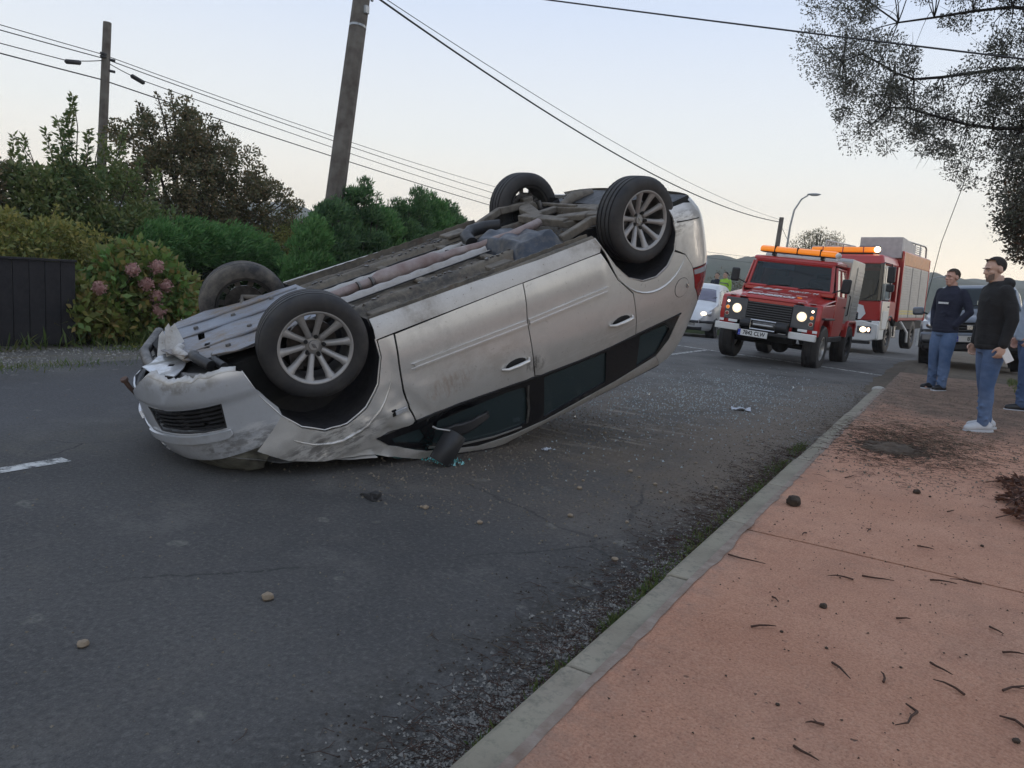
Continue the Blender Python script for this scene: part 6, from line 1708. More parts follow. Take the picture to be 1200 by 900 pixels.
limbs = [[(-.4, 0, 4.9), (-1.8, .2, 5.9), (-3.4, .1, 6.7), (-5.0, 0, 7.0), (-6.6, .1, 7.2)], [(-.4, 0, 4.6), (-1.6, -.6, 5.3), (-3.2, -.8, 5.2), (-4.6, -.9, 5.6), (-6.6, -.8, 5.9)], [(0, 0, 2.2), (-1.2, .4, 2.6), (-2.6, .6, 2.9), (-3.8, .6, 3.0)], [(-.1, .05, 2.9), (-1.2, -.1, 3.9), (-2.6, -.3, 4.4), (-4.2, -.4, 4.75), (-5.8, -.4, 4.8), (-6.9, -.4, 5.1)],
         [(-.3, 0, 3.9), (-1.5, .2, 5.0), (-3.0, .2, 5.9), (-4.6, .3, 6.3), (-6.2, .4, 6.6)],
         [(-.1, 0, 2.5), (-1.3, -.5, 3.1), (-2.6, -.8, 3.3), (-3.9, -.8, 3.65), (-5.3, -.7, 4.0), (-6.3, -.7, 4.0)],
         [(-.4, 0, 4.8), (-1.4, 0, 6.2), (-2.8, 0, 7.3), (-4.4, 0, 8.0)],
         [(0, .1, 3.2), (.5, .8, 4.6), (.8, 1.0, 6.2)]]
lp = []
for l in limbs:
    dl = []
    for i in range(len(l) - 1):
        for q in range(4): dl.append(Vector(l[i]).lerp(Vector(l[i + 1]), q / 4) + Vector((0, .15 * mnoise.noise(Vector(((i * 4 + q) * .17, l[0][2], 5))), .55 * mnoise.noise(Vector(((i * 4 + q) * .17, l[0][2], 0))))))
    dl.append(Vector(l[-1])); n_ = len(dl)
    MB().tube(dl, [.055 * (1 - .92 * i / n_) + .004 for i in range(n_)], 8).obj('limb', M['bark_dark'], rt, smooth=60)
    lp += dl
for c_ in cl_:
    c0 = Vector(c_) - Vector(base); j = min(range(len(lp)), key=lambda i: (lp[i] - c0).length + .25 * max(0, c0.x - lp[i].x) * -1 + (0 if lp[i].x > c0.x - .1 else .8))
    a = lp[j]; mid = a.lerp(c0, .5) + Vector((0, 0, .10)) + Vector(RNG.normal(size=3) * .06)
    b = MB(); sg_ = Vector(RNG.normal(size=3) * .10); b.tube([a.lerp(c0, w_) + (sg_ + Vector((0, 0, .10))) * min(1, (c0 - a).length) * math.sin(math.pi * w_) for w_ in [i_ / 7 for i_ in range(8)]], [.010 * (1 - .85 * i_ / 7) for i_ in range(8)], 4)
    for q in range(7):
        e = c0 + Vector(RNG.normal(size=3) * .15); b.tube([a.lerp(c0, RNG.uniform(.75, 1.0)) + Vector((0, 0, .01)), e], [.004, .0015], 4)
    b.obj('branch', M['bark_dark'], rt, smooth=60)
plant('reddish_bush', 'dense dark reddish bush below the overhanging tree, right of the men', 'tree', (2.0, 14.0, .08),
      [((1.4, 13.8, 2.9), (1.15, .9, 1.0)), ((2.4, 14, 2.2), (1.3, .9, 1.6)), ((1.8, 14, 4.2), (1.3, .8, 1.0)), ((.75, 13.8, 2.5), (.55, .5, .5))], (.06, .034), M['leaf_red'], M['bark_dark'], nclump=260, per=130, cl=.27, stemr=.05, nst=22)
plant('bank_bush', 'low green bush on the grass bank behind the man in the pale shirt', 'shrub', (2.3, 11.5, .08),
      [((2.3, 11.6, .5), (.8, .9, .6)), ((3.0, 10.4, .4), (.9, .9, .5))], (.07, .035), M['leaf_laurel'], M['bark'], nclump=90, per=80, cl=.2, stemr=.015, nst=10)

# ================================================================== people
M['skin'] = simple('skin', (.58, .37, .28), .55, 0, .08, 12)
M['eye_white'] = simple('eye_white', (.42, .38, .35), .3)
M['skin_ruddy'] = simple('skin_ruddy', (.60, .34, .26), .55, 0, .1, 12)
M['hair_dark'] = simple('hair_dark', (.028, .020, .016), .8, 0, .3, 60, .5, 150)
M['hair_brown'] = simple('hair_brown', (.060, .040, .026), .8, 0, .3, 60, .5, 150)
M['hair_grey'] = simple('hair_grey', (.22, .18, .14), .8, 0, .3, 60, .5, 150)
M['stubble'] = simple('stubble', (.24, .17, .135), .8, 0, .2, 80)
def cloth(name, c, c2, sc=6, bump=.35):
    t = NT(name)
    n = t.noise(sc, 5, .6); w = t.noise(3.2, 4, .55, t.scalevec((1, 1, 2.6)), dist=.8)
    return t.done(t.mix(t.map(n, .35, .68), c, c2), .92, 0, t.bump(w, bump, .05, t.bump(t.noise(300, 2), .1, .002)))
M['black_knit'] = cloth('black_sweatshirt', (.012, .012, .013), (.020, .020, .021))
M['navy_knit'] = cloth('navy_sweatshirt', (.012, .014, .030), (.022, .025, .045))
M['denim'] = cloth('blue_denim', (.055, .10, .20), (.15, .21, .33), 3.2)
M['denim_mid'] = cloth('mid_denim', (.035, .065, .145), (.075, .115, .21), 5)
M['pale_shirt'] = cloth('pale_blue_shirt', (.30, .36, .44), (.38, .43, .50), 5)
M['hivis'] = cloth('hi_vis_jacket', (.28, .50, .05), (.36, .58, .08), 5)
M['navy_trousers'] = cloth('navy_trousers', (.015, .018, .03), (.025, .028, .04), 5)
M['white_shoe'] = simple('white_leather', (.52, .535, .56), .5, 0, .06, 20)
M['black_shoe'] = simple('black_leather', (.014, .014, .016), .4)

def rings(b, rs, n=20):
    """closed loft of elliptical rings: (centre, rx, ry) with optional tilt about Y"""
    vs = []
    for r in rs:
        c, rx, ry = r[0], r[1], r[2]; tl = r[3] if len(r) > 3 else 0
        for k in range(n):
            a = 2 * math.pi * k / n; p = Vector((rx * math.cos(a), ry * math.sin(a), 0))
            if tl: p = Matrix.Rotation(tl, 3, 'Y') @ p
            vs.append(Vector(c) + p)
    m = len(rs)
    return b.add(vs, [(i * n + k, i * n + (k + 1) % n, (i + 1) * n + (k + 1) % n, (i + 1) * n + k) for i in range(m - 1) for k in range(n)] + [tuple(range(n - 1, -1, -1)), tuple(range((m - 1) * n, m * n))])
def limb(b, pts, rad):
    b.tube(pts, rad, 14)
    for p, r in zip(pts, rad): b.sphere(p, r * .995, 14, 8)
def organic(b, name, mat, parent, vox=.011, smooth=6):
    me = bpy.data.meshes.new(name); me.from_pydata(b.v, [], b.f)
    o = link_mesh(name, me, mat, parent)
    m = o.modifiers.new('weld', 'REMESH'); m.mode = 'VOXEL'; m.voxel_size = vox; m.use_smooth_shade = True
    s = o.modifiers.new('soft', 'SMOOTH'); s.iterations = smooth; s.factor = .5
    return o
def arm_pts(side, up_dir, fo_dir, H, sh=(0, .175)):
    S = Vector((sh[0], side * sh[1], .815 * H)); E = S + Vector(up_dir).normalized() * .172 * H; Wr = E + Vector(fo_dir).normalized() * .148 * H
    return S, E, Wr
def hand(b, Wr, d, palm_n, side, curl=.6, L=.175):
    """palm and five separate bent fingers"""
    d = Vector(d).normalized(); nrm = Vector(palm_n); nrm = (nrm - d * nrm.dot(d)).normalized(); s = d.cross(nrm).normalized() * side
    pc = Wr + d * L * .26
    rot = Matrix((s, d, nrm)).transposed()
    vs0 = len(b.v)
    b.sphere((0, 0, 0), (.040, .048, .0155), 14, 10)
    for i in range(vs0, len(b.v)): b.v[i] = tuple(pc + rot @ Vector(b.v[i]))
    for k, (off, ln) in enumerate(((-.030, .066), (-.010, .076), (.010, .071), (.029, .056))):
        p = pc + s * off + d * .036; dd = d.copy(); pts = [p]
        for seg, fr in enumerate((.45, .32, .23)):
            a = curl * (.7 + .5 * seg) * (1 + .08 * k)
            dd = (dd * math.cos(a) + nrm * math.sin(a)).normalized(); p = p + dd * ln * fr; pts.append(p)
        limb(b, pts, [.0092, .0086, .0080, .0070])
    p = pc - s * .034 - d * .015; p2 = p + (-s * .6 + d * .7 + nrm * .4).normalized() * .034; p3 = p2 + (-s * .05 + d * .8 + nrm * .6).normalized() * .028
    limb(b, [p, p2, p3], [.012, .0105, .009])
def person(loc, yaw, H, label, group=None, top='black_knit', legs='denim', shoes='white_shoe', hair='hair_dark', skin='skin', head_yaw=0, head_pitch=0, lean=0, left=None, right=None,
           hood=False, stance=((.0, .09, 0.0), (.02, -.09, 0.0)), beard=False, bald=.0, sole=True, build=1.0, tucked=(False, False), slim=1.0, name='person'):
    R0 = empty(name, loc, math.radians(yaw), label, 'person', group, (0, math.radians(lean)))
    hz = .925 * H; hc = Vector((.018 * H, 0, hz)); Rh = Matrix.Rotation(math.radians(head_yaw), 3, 'Z') @ Matrix.Rotation(math.radians(head_pitch), 3, 'Y')
    hh = .068 * H          # half height of head
    def hp(x, y, z): return hc + Rh @ Vector((x, y, z)) * (H / 1.72)
    arms = []
    for side, sp in ((1, left), (-1, right)):
        sp = sp or dict(up=(.05, side * .12, -1), fo=(.22, side * .02, -1), curl=.45, palm=(0, -side, 0))
        S, E, Wr = arm_pts(side, sp['up'], sp['fo'], H, (sp.get('sx', -.01), .108 * H * build)); arms.append((side, S, E, Wr, sp))
    # body: one continuous skin from head to feet
    b = MB(); i0 = len(b.v)
    b.sphere((-.012, 0, .028), (.094, .076, .086), 28, 20)
    b.sphere((.022, 0, -.03), (.066, .060, .080), 24, 16)
    b.sphere((.050, 0, -.088), (.034, .040, .028), 16, 10)
    b.sphere((.072, 0, .022), (.022, .055, .014), 16, 10)          # brow
    limb(b, [(.082, 0, .012), (.102, 0, -.020)], [.0085, .014])    # nose
    for s in (-1, 1):
        b.sphere((-.008, s * .080, -.008), (.022, .010, .032), 12, 8)
        b.sphere((.058, s * .038, -.020), (.024, .020, .018), 12, 8)
        b.sphere((.094, s * .011, -.026), (.010, .009, .008), 8, 6)
    b.sphere((.082, 0, -.054), (.012, .026, .0075), 12, 6); b.sphere((.080, 0, -.067), (.012, .022, .0080), 12, 6)
    for i in range(i0, len(b.v)): b.v[i] = tuple(hp(*b.v[i]))
    rings(b, [((.0, 0, .80 * H), .06, .07), ((.0, 0, .845 * H), .062, .062), (tuple(hp(-.02, 0, -.06)), .056, .054)], 18)
    rings(b, [((0, 0, .50 * H), .10, .15), ((0, 0, .62 * H), .09, .13), ((0, 0, .75 * H), .09, .14), ((0, 0, .82 * H), .055, .07)], 18)
    for (side, S, E, Wr, sp) in arms:
        limb(b, [S.lerp(E, .18), E, Wr], [.036, .034, .026])
        if not sp.get('hidden'): hand(b, Wr, sp.get('hd', sp['fo']), sp['palm'], side, sp['curl'])
    for side, st in zip((1, -1), stance):
        hipj = Vector((0, side * .055 * H, .50 * H)); foot = Vector((st[0], st[1], .05 * H)); knee = hipj.lerp(foot, .48) + Vector((.03 + st[2], 0, 0))
        limb(b, [hipj, knee, foot], [.060, .040, .030]); limb(b, [foot + Vector((0, 0, -.03)), foot + Vector((.12, 0, -.05))], [.035, .03])
    organic(b, 'body', M[skin], R0, .0065, 3)
    # face details
    for s in (-1, 1):
        MB().sphere(tuple(hp(.0825, s * .030, .001)), .0062, 10, 8).obj('eye', M['eye_white'], R0, smooth=60)
        MB().sphere(tuple(hp(.0868, s * .030, .001)), .0034, 8, 6).obj('iris', M['print_black'], R0, smooth=60)
        b = MB(); b.tube([hp(.096, s * .012, .022), hp(.095, s * .032, .028), hp(.080, s * .052, .022)], [.0035, .0042, .0025], 6); b.obj('eyebrow', M[hair], R0, smooth=60)
    MB().tube([hp(.091, -.022, -.0605), hp(.095, 0, -.0605), hp(.091, .022, -.0605)], .0022, 6).obj('mouth', simple('lips', (.20, .08, .07), .5), R0)
    b = MB()
    def hairf(u, v):
        a = 2 * math.pi * u; th = v * 2.25
        fx = math.cos(a) * math.sin(th); fy = math.sin(a) * math.sin(th); fz = math.cos(th)
        lowest = .56 if fx > .35 else (.0 if abs(fy) > .55 and fx > -.1 else -.72)
        lowest += bald * max(0, fx)
        fz2 = max(fz, lowest) if fz < lowest else fz
        k = 1.0 + (.02 * mnoise.noise(Vector((fx * 6, fy * 6, fz * 6))))
        return tuple(hp(-.014 + .098 * fx * k, .0795 * fy * k, .034 + .0905 * fz2 * k))
    b.grid(hairf, 36, 14); o = b.obj('hair', M[hair], R0, smooth=80)
    if beard:
        b = MB(); b.grid(lambda u, v: tuple(hp(.020 + (.068 + .004 * v) * math.cos((u - .5) * 2.5) * (1 - .12 * v), .064 * math.sin((u - .5) * 2.5) * (1 - .30 * v), -.052 - .060 * v + .02 * abs(u - .5) * 2)), 16, 6)
        b.obj('beard', M['stubble'], R0, smooth=80)
    # top
    b = MB(); q = build; hem = .485 * H
    rings(b, [((.0, 0, hem), .122 * q, .168 * q), ((.0, 0, hem + .05), .128 * q, .176 * q), ((.004, 0, .57 * H), .122 * q, .165 * q), ((.004, 0, .66 * H), .118 * q, .168 * q), ((0, 0, .74 * H), .122 * q, .190 * q),
              ((-.005, 0, .79 * H), .108 * q, .195 * q), ((-.008, 0, .825 * H), .085, .150 * q), ((-.005, 0, .845 * H), .068, .085), ((.0, 0, .862 * H), .064, .066)], 26)
    for (side, S, E, Wr, sp) in arms:
        Wc = E.lerp(Wr, .93)
        mid = S.lerp(E, .5) + Vector((-.006, 0, 0)); mf = E.lerp(Wc, .5)
        limb(b, [S + Vector((0, -side * .012, -.018)), mid, E, mf, Wc], [.060 * q, .060 * q, .054 * q, .050, .040])
        for f_ in (.25, .55, .8): b.sphere(tuple(E.lerp(Wc, f_) + Vector((0, 0, .002))), .051 - .006 * f_, 12, 6)
        limb(b, [E.lerp(Wr, .84), E.lerp(Wr, .95)], [.045, .043])
    if hood:
        b.sphere((-.085, 0, .845 * H), (.060, .105, .060), 18, 12)
        for s in (-1, 1): limb(b, [(-.06, s * .08, .85 * H), (.015, s * .085, .838 * H), (.065, s * .045, .81 * H)], [.036, .030, .022])
    # folds
    for i in range(16):
        z = RNG.uniform(.50, .74) * H; a = RNG.uniform(0, 2 * math.pi); p0 = Vector((.125 * q * math.cos(a), .172 * q * math.sin(a), z)); p1 = Vector((.125 * q * math.cos(a + .6), .172 * q * math.sin(a + .6), z + RNG.uniform(-.06, .06)))
        b.tube([p0 * 1.0, (p0 + p1) / 2 * 1.03, p1], [.004, .012, .004], 6)
    organic(b, 'sweatshirt' if hood or top.endswith('knit') else 'shirt', M[top], R0, .0105, 6)
    bh = MB(); rings(bh, [((0, 0, hem - .012), .124 * q, .170 * q), ((0, 0, hem + .035), .130 * q, .178 * q)], 26); organic(bh, 'hem_band', M[top], R0, .010, 3)
    # legs
    b = MB()
    rings(b, [((0, 0, .455 * H), .105 * q, .150 * q), ((0, 0, .50 * H), .112 * q, .160 * q), ((0, 0, .545 * H), .108 * q, .152 * q)], 24)
    feet = []
    for side, st in zip((1, -1), stance):
        hipj = Vector((-.004, side * .050 * H, .475 * H)); foot = Vector((st[0], st[1], .052 * H)); knee = hipj.lerp(foot, .50) + Vector((.022 + st[2], 0, 0)); calf = knee.lerp(foot, .38) + Vector((-.012, 0, 0))
        th = hipj.lerp(knee, .45) + Vector((.008, 0, 0))
        limb(b, [hipj, th, knee, calf, foot.lerp(knee, .18), foot], [.094 * q, .086 * slim, .066 * slim, .064 * slim, .054 * slim, .056 * slim])
        for i in range(7):
            z = foot.lerp(knee, .1 + .15 * i * .6); a = RNG.uniform(-1.2, 1.2)
            b.tube([z + Vector((.055 * slim * math.cos(a), .055 * slim * math.sin(a), 0)), z + Vector((.066 * slim * math.cos(a + .5), .066 * slim * math.sin(a + .5), .014)), z + Vector((.055 * slim * math.cos(a + 1), .055 * slim * math.sin(a + 1), .0))], [.004, .012, .004], 6)
        feet.append((foot, side))
    organic(b, 'trousers', M[legs], R0, .0105, 5)
    for foot, side in feet:
        b = MB()
        limb(b, [Vector((foot.x - .045, foot.y, .050)), Vector((foot.x + .05, foot.y, .050)), Vector((foot.x + .135, foot.y + side * .012, .038))], [.042, .044, .036]); limb(b, [Vector((foot.x - .02, foot.y, .05)), Vector((foot.x - .01, foot.y, .10))], [.044, .043])
        b.v = [(x, y, max(z, .012)) for x, y, z in b.v]
        o = organic(b, 'shoe', M[shoes], R0, .007, 3)
        sl_ = [(foot.x - .095, foot.y - .030), (foot.x + .03, foot.y - .040), (foot.x + .12, foot.y - .044), (foot.x + .165, foot.y - .028), (foot.x + .176, foot.y + .008), (foot.x + .16, foot.y + .042), (foot.x + .11, foot.y + .050), (foot.x + .03, foot.y + .040), (foot.x - .095, foot.y + .030)]
        b = MB(); b.prism(round_poly(sl_, .28), .0, .022, 'XY'); b.obj('sole', M['white_shoe'] if sole else M['black_shoe'], o, bevel=.004)
    return R0, hp, arms
G0 = .118
A, hpA, armsA = person((.31, 8.30, .124), 203, 1.63, 'man in a black hooded sweatshirt, slim jeans and white trainers looking at the wreck', 'onlookers on the shoulder', 'black_knit', 'denim', 'white_shoe', 'hair_dark', 'skin',
    head_yaw=10, head_pitch=8, lean=4.0, hood=True, beard=True, bald=.32, build=1.02, slim=.93,
    left=dict(up=(-.16, .16, -1), fo=(.26, .02, -1), curl=.85, palm=(0, -1, .2)), right=dict(up=(.0, -.16, -1), fo=(.30, .1, -1), curl=.7, palm=(0, 1, 0)),
    stance=((.05, .075, .0), (-.05, -.085, .0)))
ph = MB(); _, S_, E_, W_, sp_a = armsA[0][0], *armsA[0][1:]
pc_ = armsA[0][3] + Vector(sp_a['fo']).normalized() * .085
o = MB().box((0, 0, 0), (.075, .012, .145)).obj('mobile_phone', M['print_white'], None, bevel=.006)
o.matrix_world = A.matrix_world @ Matrix.Translation(pc_ + Vector((-.055, .0, .0))) @ Matrix.Rotation(.5, 4, 'Y')
tag(o, 'pale mobile phone held in the fist of the man in black', 'phone')
B_, hpB, armsB = person((-.20, 11.72, .112), 232, 1.66, 'man in a navy sweatshirt and blue jeans standing with hands in his pockets', 'onlookers on the shoulder', 'navy_knit', 'denim', 'black_shoe', 'hair_brown', 'skin_ruddy',
    head_yaw=-6, head_pitch=4, lean=-1.2, build=1.0, slim=1.1,
    left=dict(up=(-.22, .30, -1), fo=(.42, -.38, -.75), curl=.3, palm=(0, -1, 0), hidden=True), right=dict(up=(-.22, -.30, -1), fo=(.42, .38, -.75), curl=.3, palm=(0, 1, 0), hidden=True),
    stance=((.02, .10, .0), (-.02, -.09, .0)))
for k in range(7): bx('chest_print', (.133 - .0005 * (k - 3) ** 2, .075 - .022 * k, .715 * 1.66), (.006, .016, .026), M['print_white'], B_, 0)
C_, hpC, armsC = person((.70, 10.55, .11), 196, 1.70, 'man in a pale blue shirt and jeans half hidden behind the man in black', 'onlookers on the shoulder', 'pale_shirt', 'denim_mid', 'black_shoe', 'hair_grey', 'skin_ruddy',
    head_yaw=20, build=1.06, slim=1.1, left=dict(up=(-.1, .2, -1), fo=(.45, .0, -.9), curl=.5, palm=(0, -1, 0)), stance=((.02, .10, 0), (-.22, -.09, 0.02)))
b = MB(); b.grid(lambda u, v: (-10.2 + 3.6 * u, 26.6 + 4.4 * v, gz(28) - .05 + .66 * min(1, 3 * min(u, 1 - u)) * min(1, 5 * min(v, 1 - v)) + .03 * mnoise.noise(Vector((u * 6, v * 6, 0)))), 24, 24)
structure(b.obj('grass_bank', M['field'], None, smooth=60))
D_, _, _ = person((-7.62, 27.7, .19), 250, 1.74, 'firefighter in a hi-vis jacket standing behind the pale people carrier', None, 'hivis', 'navy_trousers', 'black_shoe', 'hair_dark', 'skin', head_yaw=-15, stance=((.03, .1, 0), (-.03, -.1, 0)), sole=False)
E2_, _, _ = person((-8.02, 28.0, .19), 262, 1.70, 'dark haired person beside the firefighter behind the pale people carrier', None, 'navy_knit', 'navy_trousers', 'black_shoe', 'hair_dark', 'skin', sole=False)

# ================================================================== poles, wires, lamps
M['pole_wood'] = simple('weathered_pole', (.115, .095, .082), .9, 0, .3, 5, .4, 40, c2=(.19, .175, .155))
M['concrete_pole'] = simple('mossy_concrete_pole', (.17, .155, .135), .9, 0, .25, 5, .5, 60, c2=(.085, .070, .058))
M['wire'] = simple('black_cable', (.030, .030, .033), .6)
M['zinc'] = simple('galvanised', (.42, .44, .45), .45, .5, .15, 10)
pa = empty('utility_pole', (-10.2, 10.04, 0), 0, 'thick leaning roadside pole with a conduit near its top', 'utility pole')
topA = Vector((0, .99, 7.3)); d_ = topA.normalized()
b = MB(); n = 14
for i in range(n):
    q0, q1 = i / n, (i + 1) / n
b.tube([topA * (i / n) for i in range(n + 1)], [.185 - .04 * i / n for i in range(n + 1)], 8); b.obj('shaft', M['concrete_pole'], pa, smooth=30)
b = MB(); s0 = topA * .83 + Vector((.10, .17, 0)); s1 = topA * .97 + Vector((.10, .17, 0)); b.tube([s0, s1], .028, 8); b.obj('conduit', M['zinc'], pa)
for q in (.76, .84, .93):
    b = MB(); c_ = topA * q; b.tube([c_ - d_ * .02, c_ + d_ * .02], .158, 12); b.obj('strap', M['zinc'], pa)
bx('junction_box', tuple(topA * .80 + Vector((.16, 0, 0))), (.06, .10, .14), M['zinc'], pa, .01)
MB().tube([topA * .86 + Vector((.1, .1, 0)), topA * .86 + Vector((.12, .30, .03))], .022, 8).obj('insulator', M['wire'], pa)
MB().tube([topA * .845 + Vector((.1, .1, 0)), topA * .845 + Vector((.12, .26, .0))], .022, 8).obj('insulator', M['wire'], pa)
pb = empty('utility_pole', (-17.0, 9.83, 0), 0, 'thin wooden pole rising out of the trees at the left', 'utility pole')
topB = Vector((0, .31, 6.12))
b = MB(); b.tube([topB * (i / 10) for i in range(11)], [.115 - .03 * i / 10 for i in range(11)], 10); b.obj('shaft', M['concrete_pole'], pb)
for k, (zz, s) in enumerate(((5.42, -1), (5.34, 1), (5.36, -1), (5.10, 1))):
    MB().tube([(.05, .27, zz - .0), (.08, .27 + s * .16, zz)], .03, 8).obj('insulator', M['wire'], pb)
MB().tube([(0, .18, 5.38), (0, .42, 5.34)], .018, 6).obj('bracket', M['zinc'], pb)
pc = empty('utility_pole', (-8.75, 40.0, -.86), 0, 'short distant wooden pole beside the street lamp', 'utility pole')
MB().tube([(0, 0, 0), (.22, 0, 5.95)], [.15, .11], 10).obj('shaft', M['pole_wood'], pc)
MB().tube([(.2, 0, 5.6), (2.2, 6, .4)], .012, 5).obj('stay_wire', M['wire'], pc)
lm = empty('street_lamp', (-8.35, 40.6, -.88), 0, 'curved grey street lamp standing beside the distant pole', 'street lamp')
b = MB(); cr_ = [(0, 0, 0), (.08, 0, 3.0), (.16, 0, 5.6), (.26, 0, 6.4), (.55, 0, 6.95), (.85, 0, 7.15)]
b.tube(cr_, [.08, .065, .05, .045, .04, .035], 10); b.obj('column', M['zinc'], lm)
b = MB(); b.sphere((1.12, 0, 7.19), (.34, .10, .06), 18, 10); b.obj('lamp_head', M['zinc'], lm)
b = MB(); b.sphere((1.15, 0, 7.15), (.22, .08, .045), 14, 8); b.obj('lamp_glass', M['lamp_glass'], lm)
l2 = empty('street_lamp', (-2.35, 55.0, -1.42), 0, 'tiny far street lamp beyond the off-roader', 'street lamp')
MB().tube([(0, 0, 0), (.10, 0, 3.9), (.3, 0, 4.35), (.8, 0, 4.5)], [.06, .045, .04, .03], 8).obj('column', M['zinc'], l2)
MB().sphere((1.0, 0, 4.5), (.25, .08, .05), 12, 8).obj('lamp_head', M['zinc'], l2)

def wire(label, pts, sag=0.0, r=.008, group=None, mat=None, n=24, name='overhead_wire'):
    P = []
    for i in range(len(pts) - 1):
        a, b_ = Vector(pts[i]), Vector(pts[i + 1]); s = sag[i] if isinstance(sag, (tuple, list)) else sag
        for k in range(n + (1 if i == len(pts) - 2 else 0)):
            q = k / n; p = a.lerp(b_, q); p.z -= s * 4 * q * (1 - q); P.append(p)
    o = MB().tube(P, r, 5).obj(name, mat or M['wire'], None, smooth=60)
    return tag(o, label, 'cable', group)
BL = [((-17, -14, 6.6), (-17, 10.0, 5.42), (-17, 40, 4.9)), ((-17, -14, 6.3), (-17, 10.06, 5.34), (-17, 40, 4.3)), ((-17, -14, 6.0), (-17, 9.9, 5.10), (-17, 10.3, 5.36), (-17, 40, 3.9)), ((-17, -14, 5.9), (-17, 9.98, 4.88), (-17, 40, 3.6))]
wire('topmost thin wire running over the trees', BL[0], (.35, .40), .009, 'wires over the trees')
wire('second wire from the top over the trees', BL[1], (.35, .30), .011, 'wires over the trees')
wire('lowest thick cable running over the trees', BL[3], (.30, .22), .014, 'wires over the trees')
o = wire('third wire over the trees, holding two dark joint sleeves', [(-17, -14, 5.9), (-17, 9.2, 5.08), (-17, 10.05, 5.30), (-17, 10.95, 5.10), (-17, 40, 3.9)], (.3, .02, .02, .25), .010, 'wires over the trees')
for yy, zz, s in ((9.38, 5.10, .05), (10.85, 5.11, -.03)):
    b = MB(); b.tube([(-17, yy - .17, zz - s), (-17, yy - .14, zz - s * .8), (-17, yy + .14, zz + s * .8 - .03), (-17, yy + .17, zz + s - .03)], [.02, .05, .05, .02], 10)
    b.obj('joint_sleeve', M['wire'], o, smooth=50)
wire('thick sagging cable from the leaning pole to the distant pole', [(-10.2, 10.95, 6.25), (-8.62, 40.0, 4.86)], .72, .020, 'cables to the distant pole')
wire('thin cable just above the thick sagging one', [(-10.18, 10.99, 6.30), (-8.62, 40.0, 4.98)], .48, .008, 'cables to the distant pole')
wire('cable crossing the sky into the crown of the overhanging tree', [(-12.0, 9.0, 6.40), (3.5, 9.0, 2.98)], .06, .010)
wire('loose cable hanging down beside the fire engine', [(-.30, 30, 7.6), (-.62, 30, 5.3), (-1.0, 30, 3.4), (-1.25, 30, .8)], .0, .012)
for k, (za, zb) in enumerate(((2.75, 1.95), (2.5, 1.72))):
    wire(['faint far wire crossing low behind the tail of the wreck', 'lower faint far wire behind the tail of the wreck'][k], [(-17, 40, 3.6 - .35 * k), (-8.6, 70, 3.9 - .4 * k)], .1, .010)

# ================================================================== litter and growth on the ground
def scatter_bits(name, n, fpos, size, mat, flat=.5, seed=1, label=None):
    r = np.random.default_rng(seed); P = []; 
    while len(P) < n:
        p = fpos(r)
        if p is not None: P.append(p)
    P = np.array(P); s = size * r.uniform(.4, 1.6, (n, 1)) ** 1.2
    tet = np.array([[1, 0, 0], [-.5, .87, 0], [-.5, -.87, 0], [0, 0, 1.1]])
    rot = r.uniform(0, 6.28, n); V = np.zeros((n, 4, 3))
    for k in range(4):
        j = tet[k] + r.normal(size=(n, 3)) * .22
        V[:, k, 0] = (j[:, 0] * np.cos(rot) - j[:, 1] * np.sin(rot)); V[:, k, 1] = (j[:, 0] * np.sin(rot) + j[:, 1] * np.cos(rot)); V[:, k, 2] = np.maximum(0, j[:, 2]) * flat if k == 3 else -.1
    V = V * s[:, :, None] if s.ndim == 3 else V * s[:, None, :]
    V += P[:, None, :]
    fs = np.array([[0, 1, 3], [1, 2, 3], [2, 0, 3]]); F = (np.arange(n)[:, None, None] * 4 + fs[None]).reshape(-1, 3)
    me = bpy.data.meshes.new(name); me.from_pydata(V.reshape(-1, 3).tolist(), [], F.tolist())
    o = link_mesh(name, me, mat); return tag(o, label, None, None, 'stuff')
M['soil_bits'] = simple('soil_bits', (.055, .038, .026), .95, 0, .3, 20)
M['tan_grit'] = simple('tan_grit', (.23, .195, .15), .9, 0, .3, 20)
M['pale_grit'] = simple('pale_grit', (.32, .31, .285), .85, 0, .25, 20)
t = NT('crumbled_glass')
M['crumb_glass'] = t.done((.30, .35, .36), .12, 0, None, Coat_Weight=.6)
def kerbside(r):
    y = 1.0 + 11.5 * r.random() ** 1.1; d = abs(r.normal()) * (.13 + .04 * y); x = -.91 - d
    return (x, y, .001) if x > -3.0 else None
def gutter(r):
    y = .8 + 6.5 * r.random(); x = -.91 - abs(r.normal()) * .13
    return (x, y, .002)
scatter_bits('gravel', 5200, kerbside, .0038, M['soil_bits'], .8, 2)
scatter_bits('grit', 5200, gutter, .0050, M['pale_grit'], .8, 3)
def gutter2(r):
    y = .9 + 2.4 * r.random(); return (-.93 - abs(r.normal()) * .115 * (1.35 - y * .25), y, .002) if mnoise.noise(Vector((y * 2.2, r.random() * .1, 0))) > -.25 else None
scatter_bits('grit', 5200, gutter2, .0044, M['pale_grit'], .7, 33)
def wreckarea(r):
    x = r.normal(-2.6, .75); y = r.normal(5.4, 1.5)
    return (x, y, .001) if -5 < x < -.9 and 3 < y < 12 else None
scatter_bits('grit', 5200, wreckarea, .0065, M['tan_grit'], .8, 4)
def glassarea(r):
    x = r.normal(-2.5, .65); y = r.normal(8.6, 1.7)
    return (x, y, .001) if -4.5 < x < -1 and 4 < y < 13.5 else None
scatter_bits('glass_crumbs', 3600, glassarea, .0065, M['crumb_glass'], 1.0, 5)
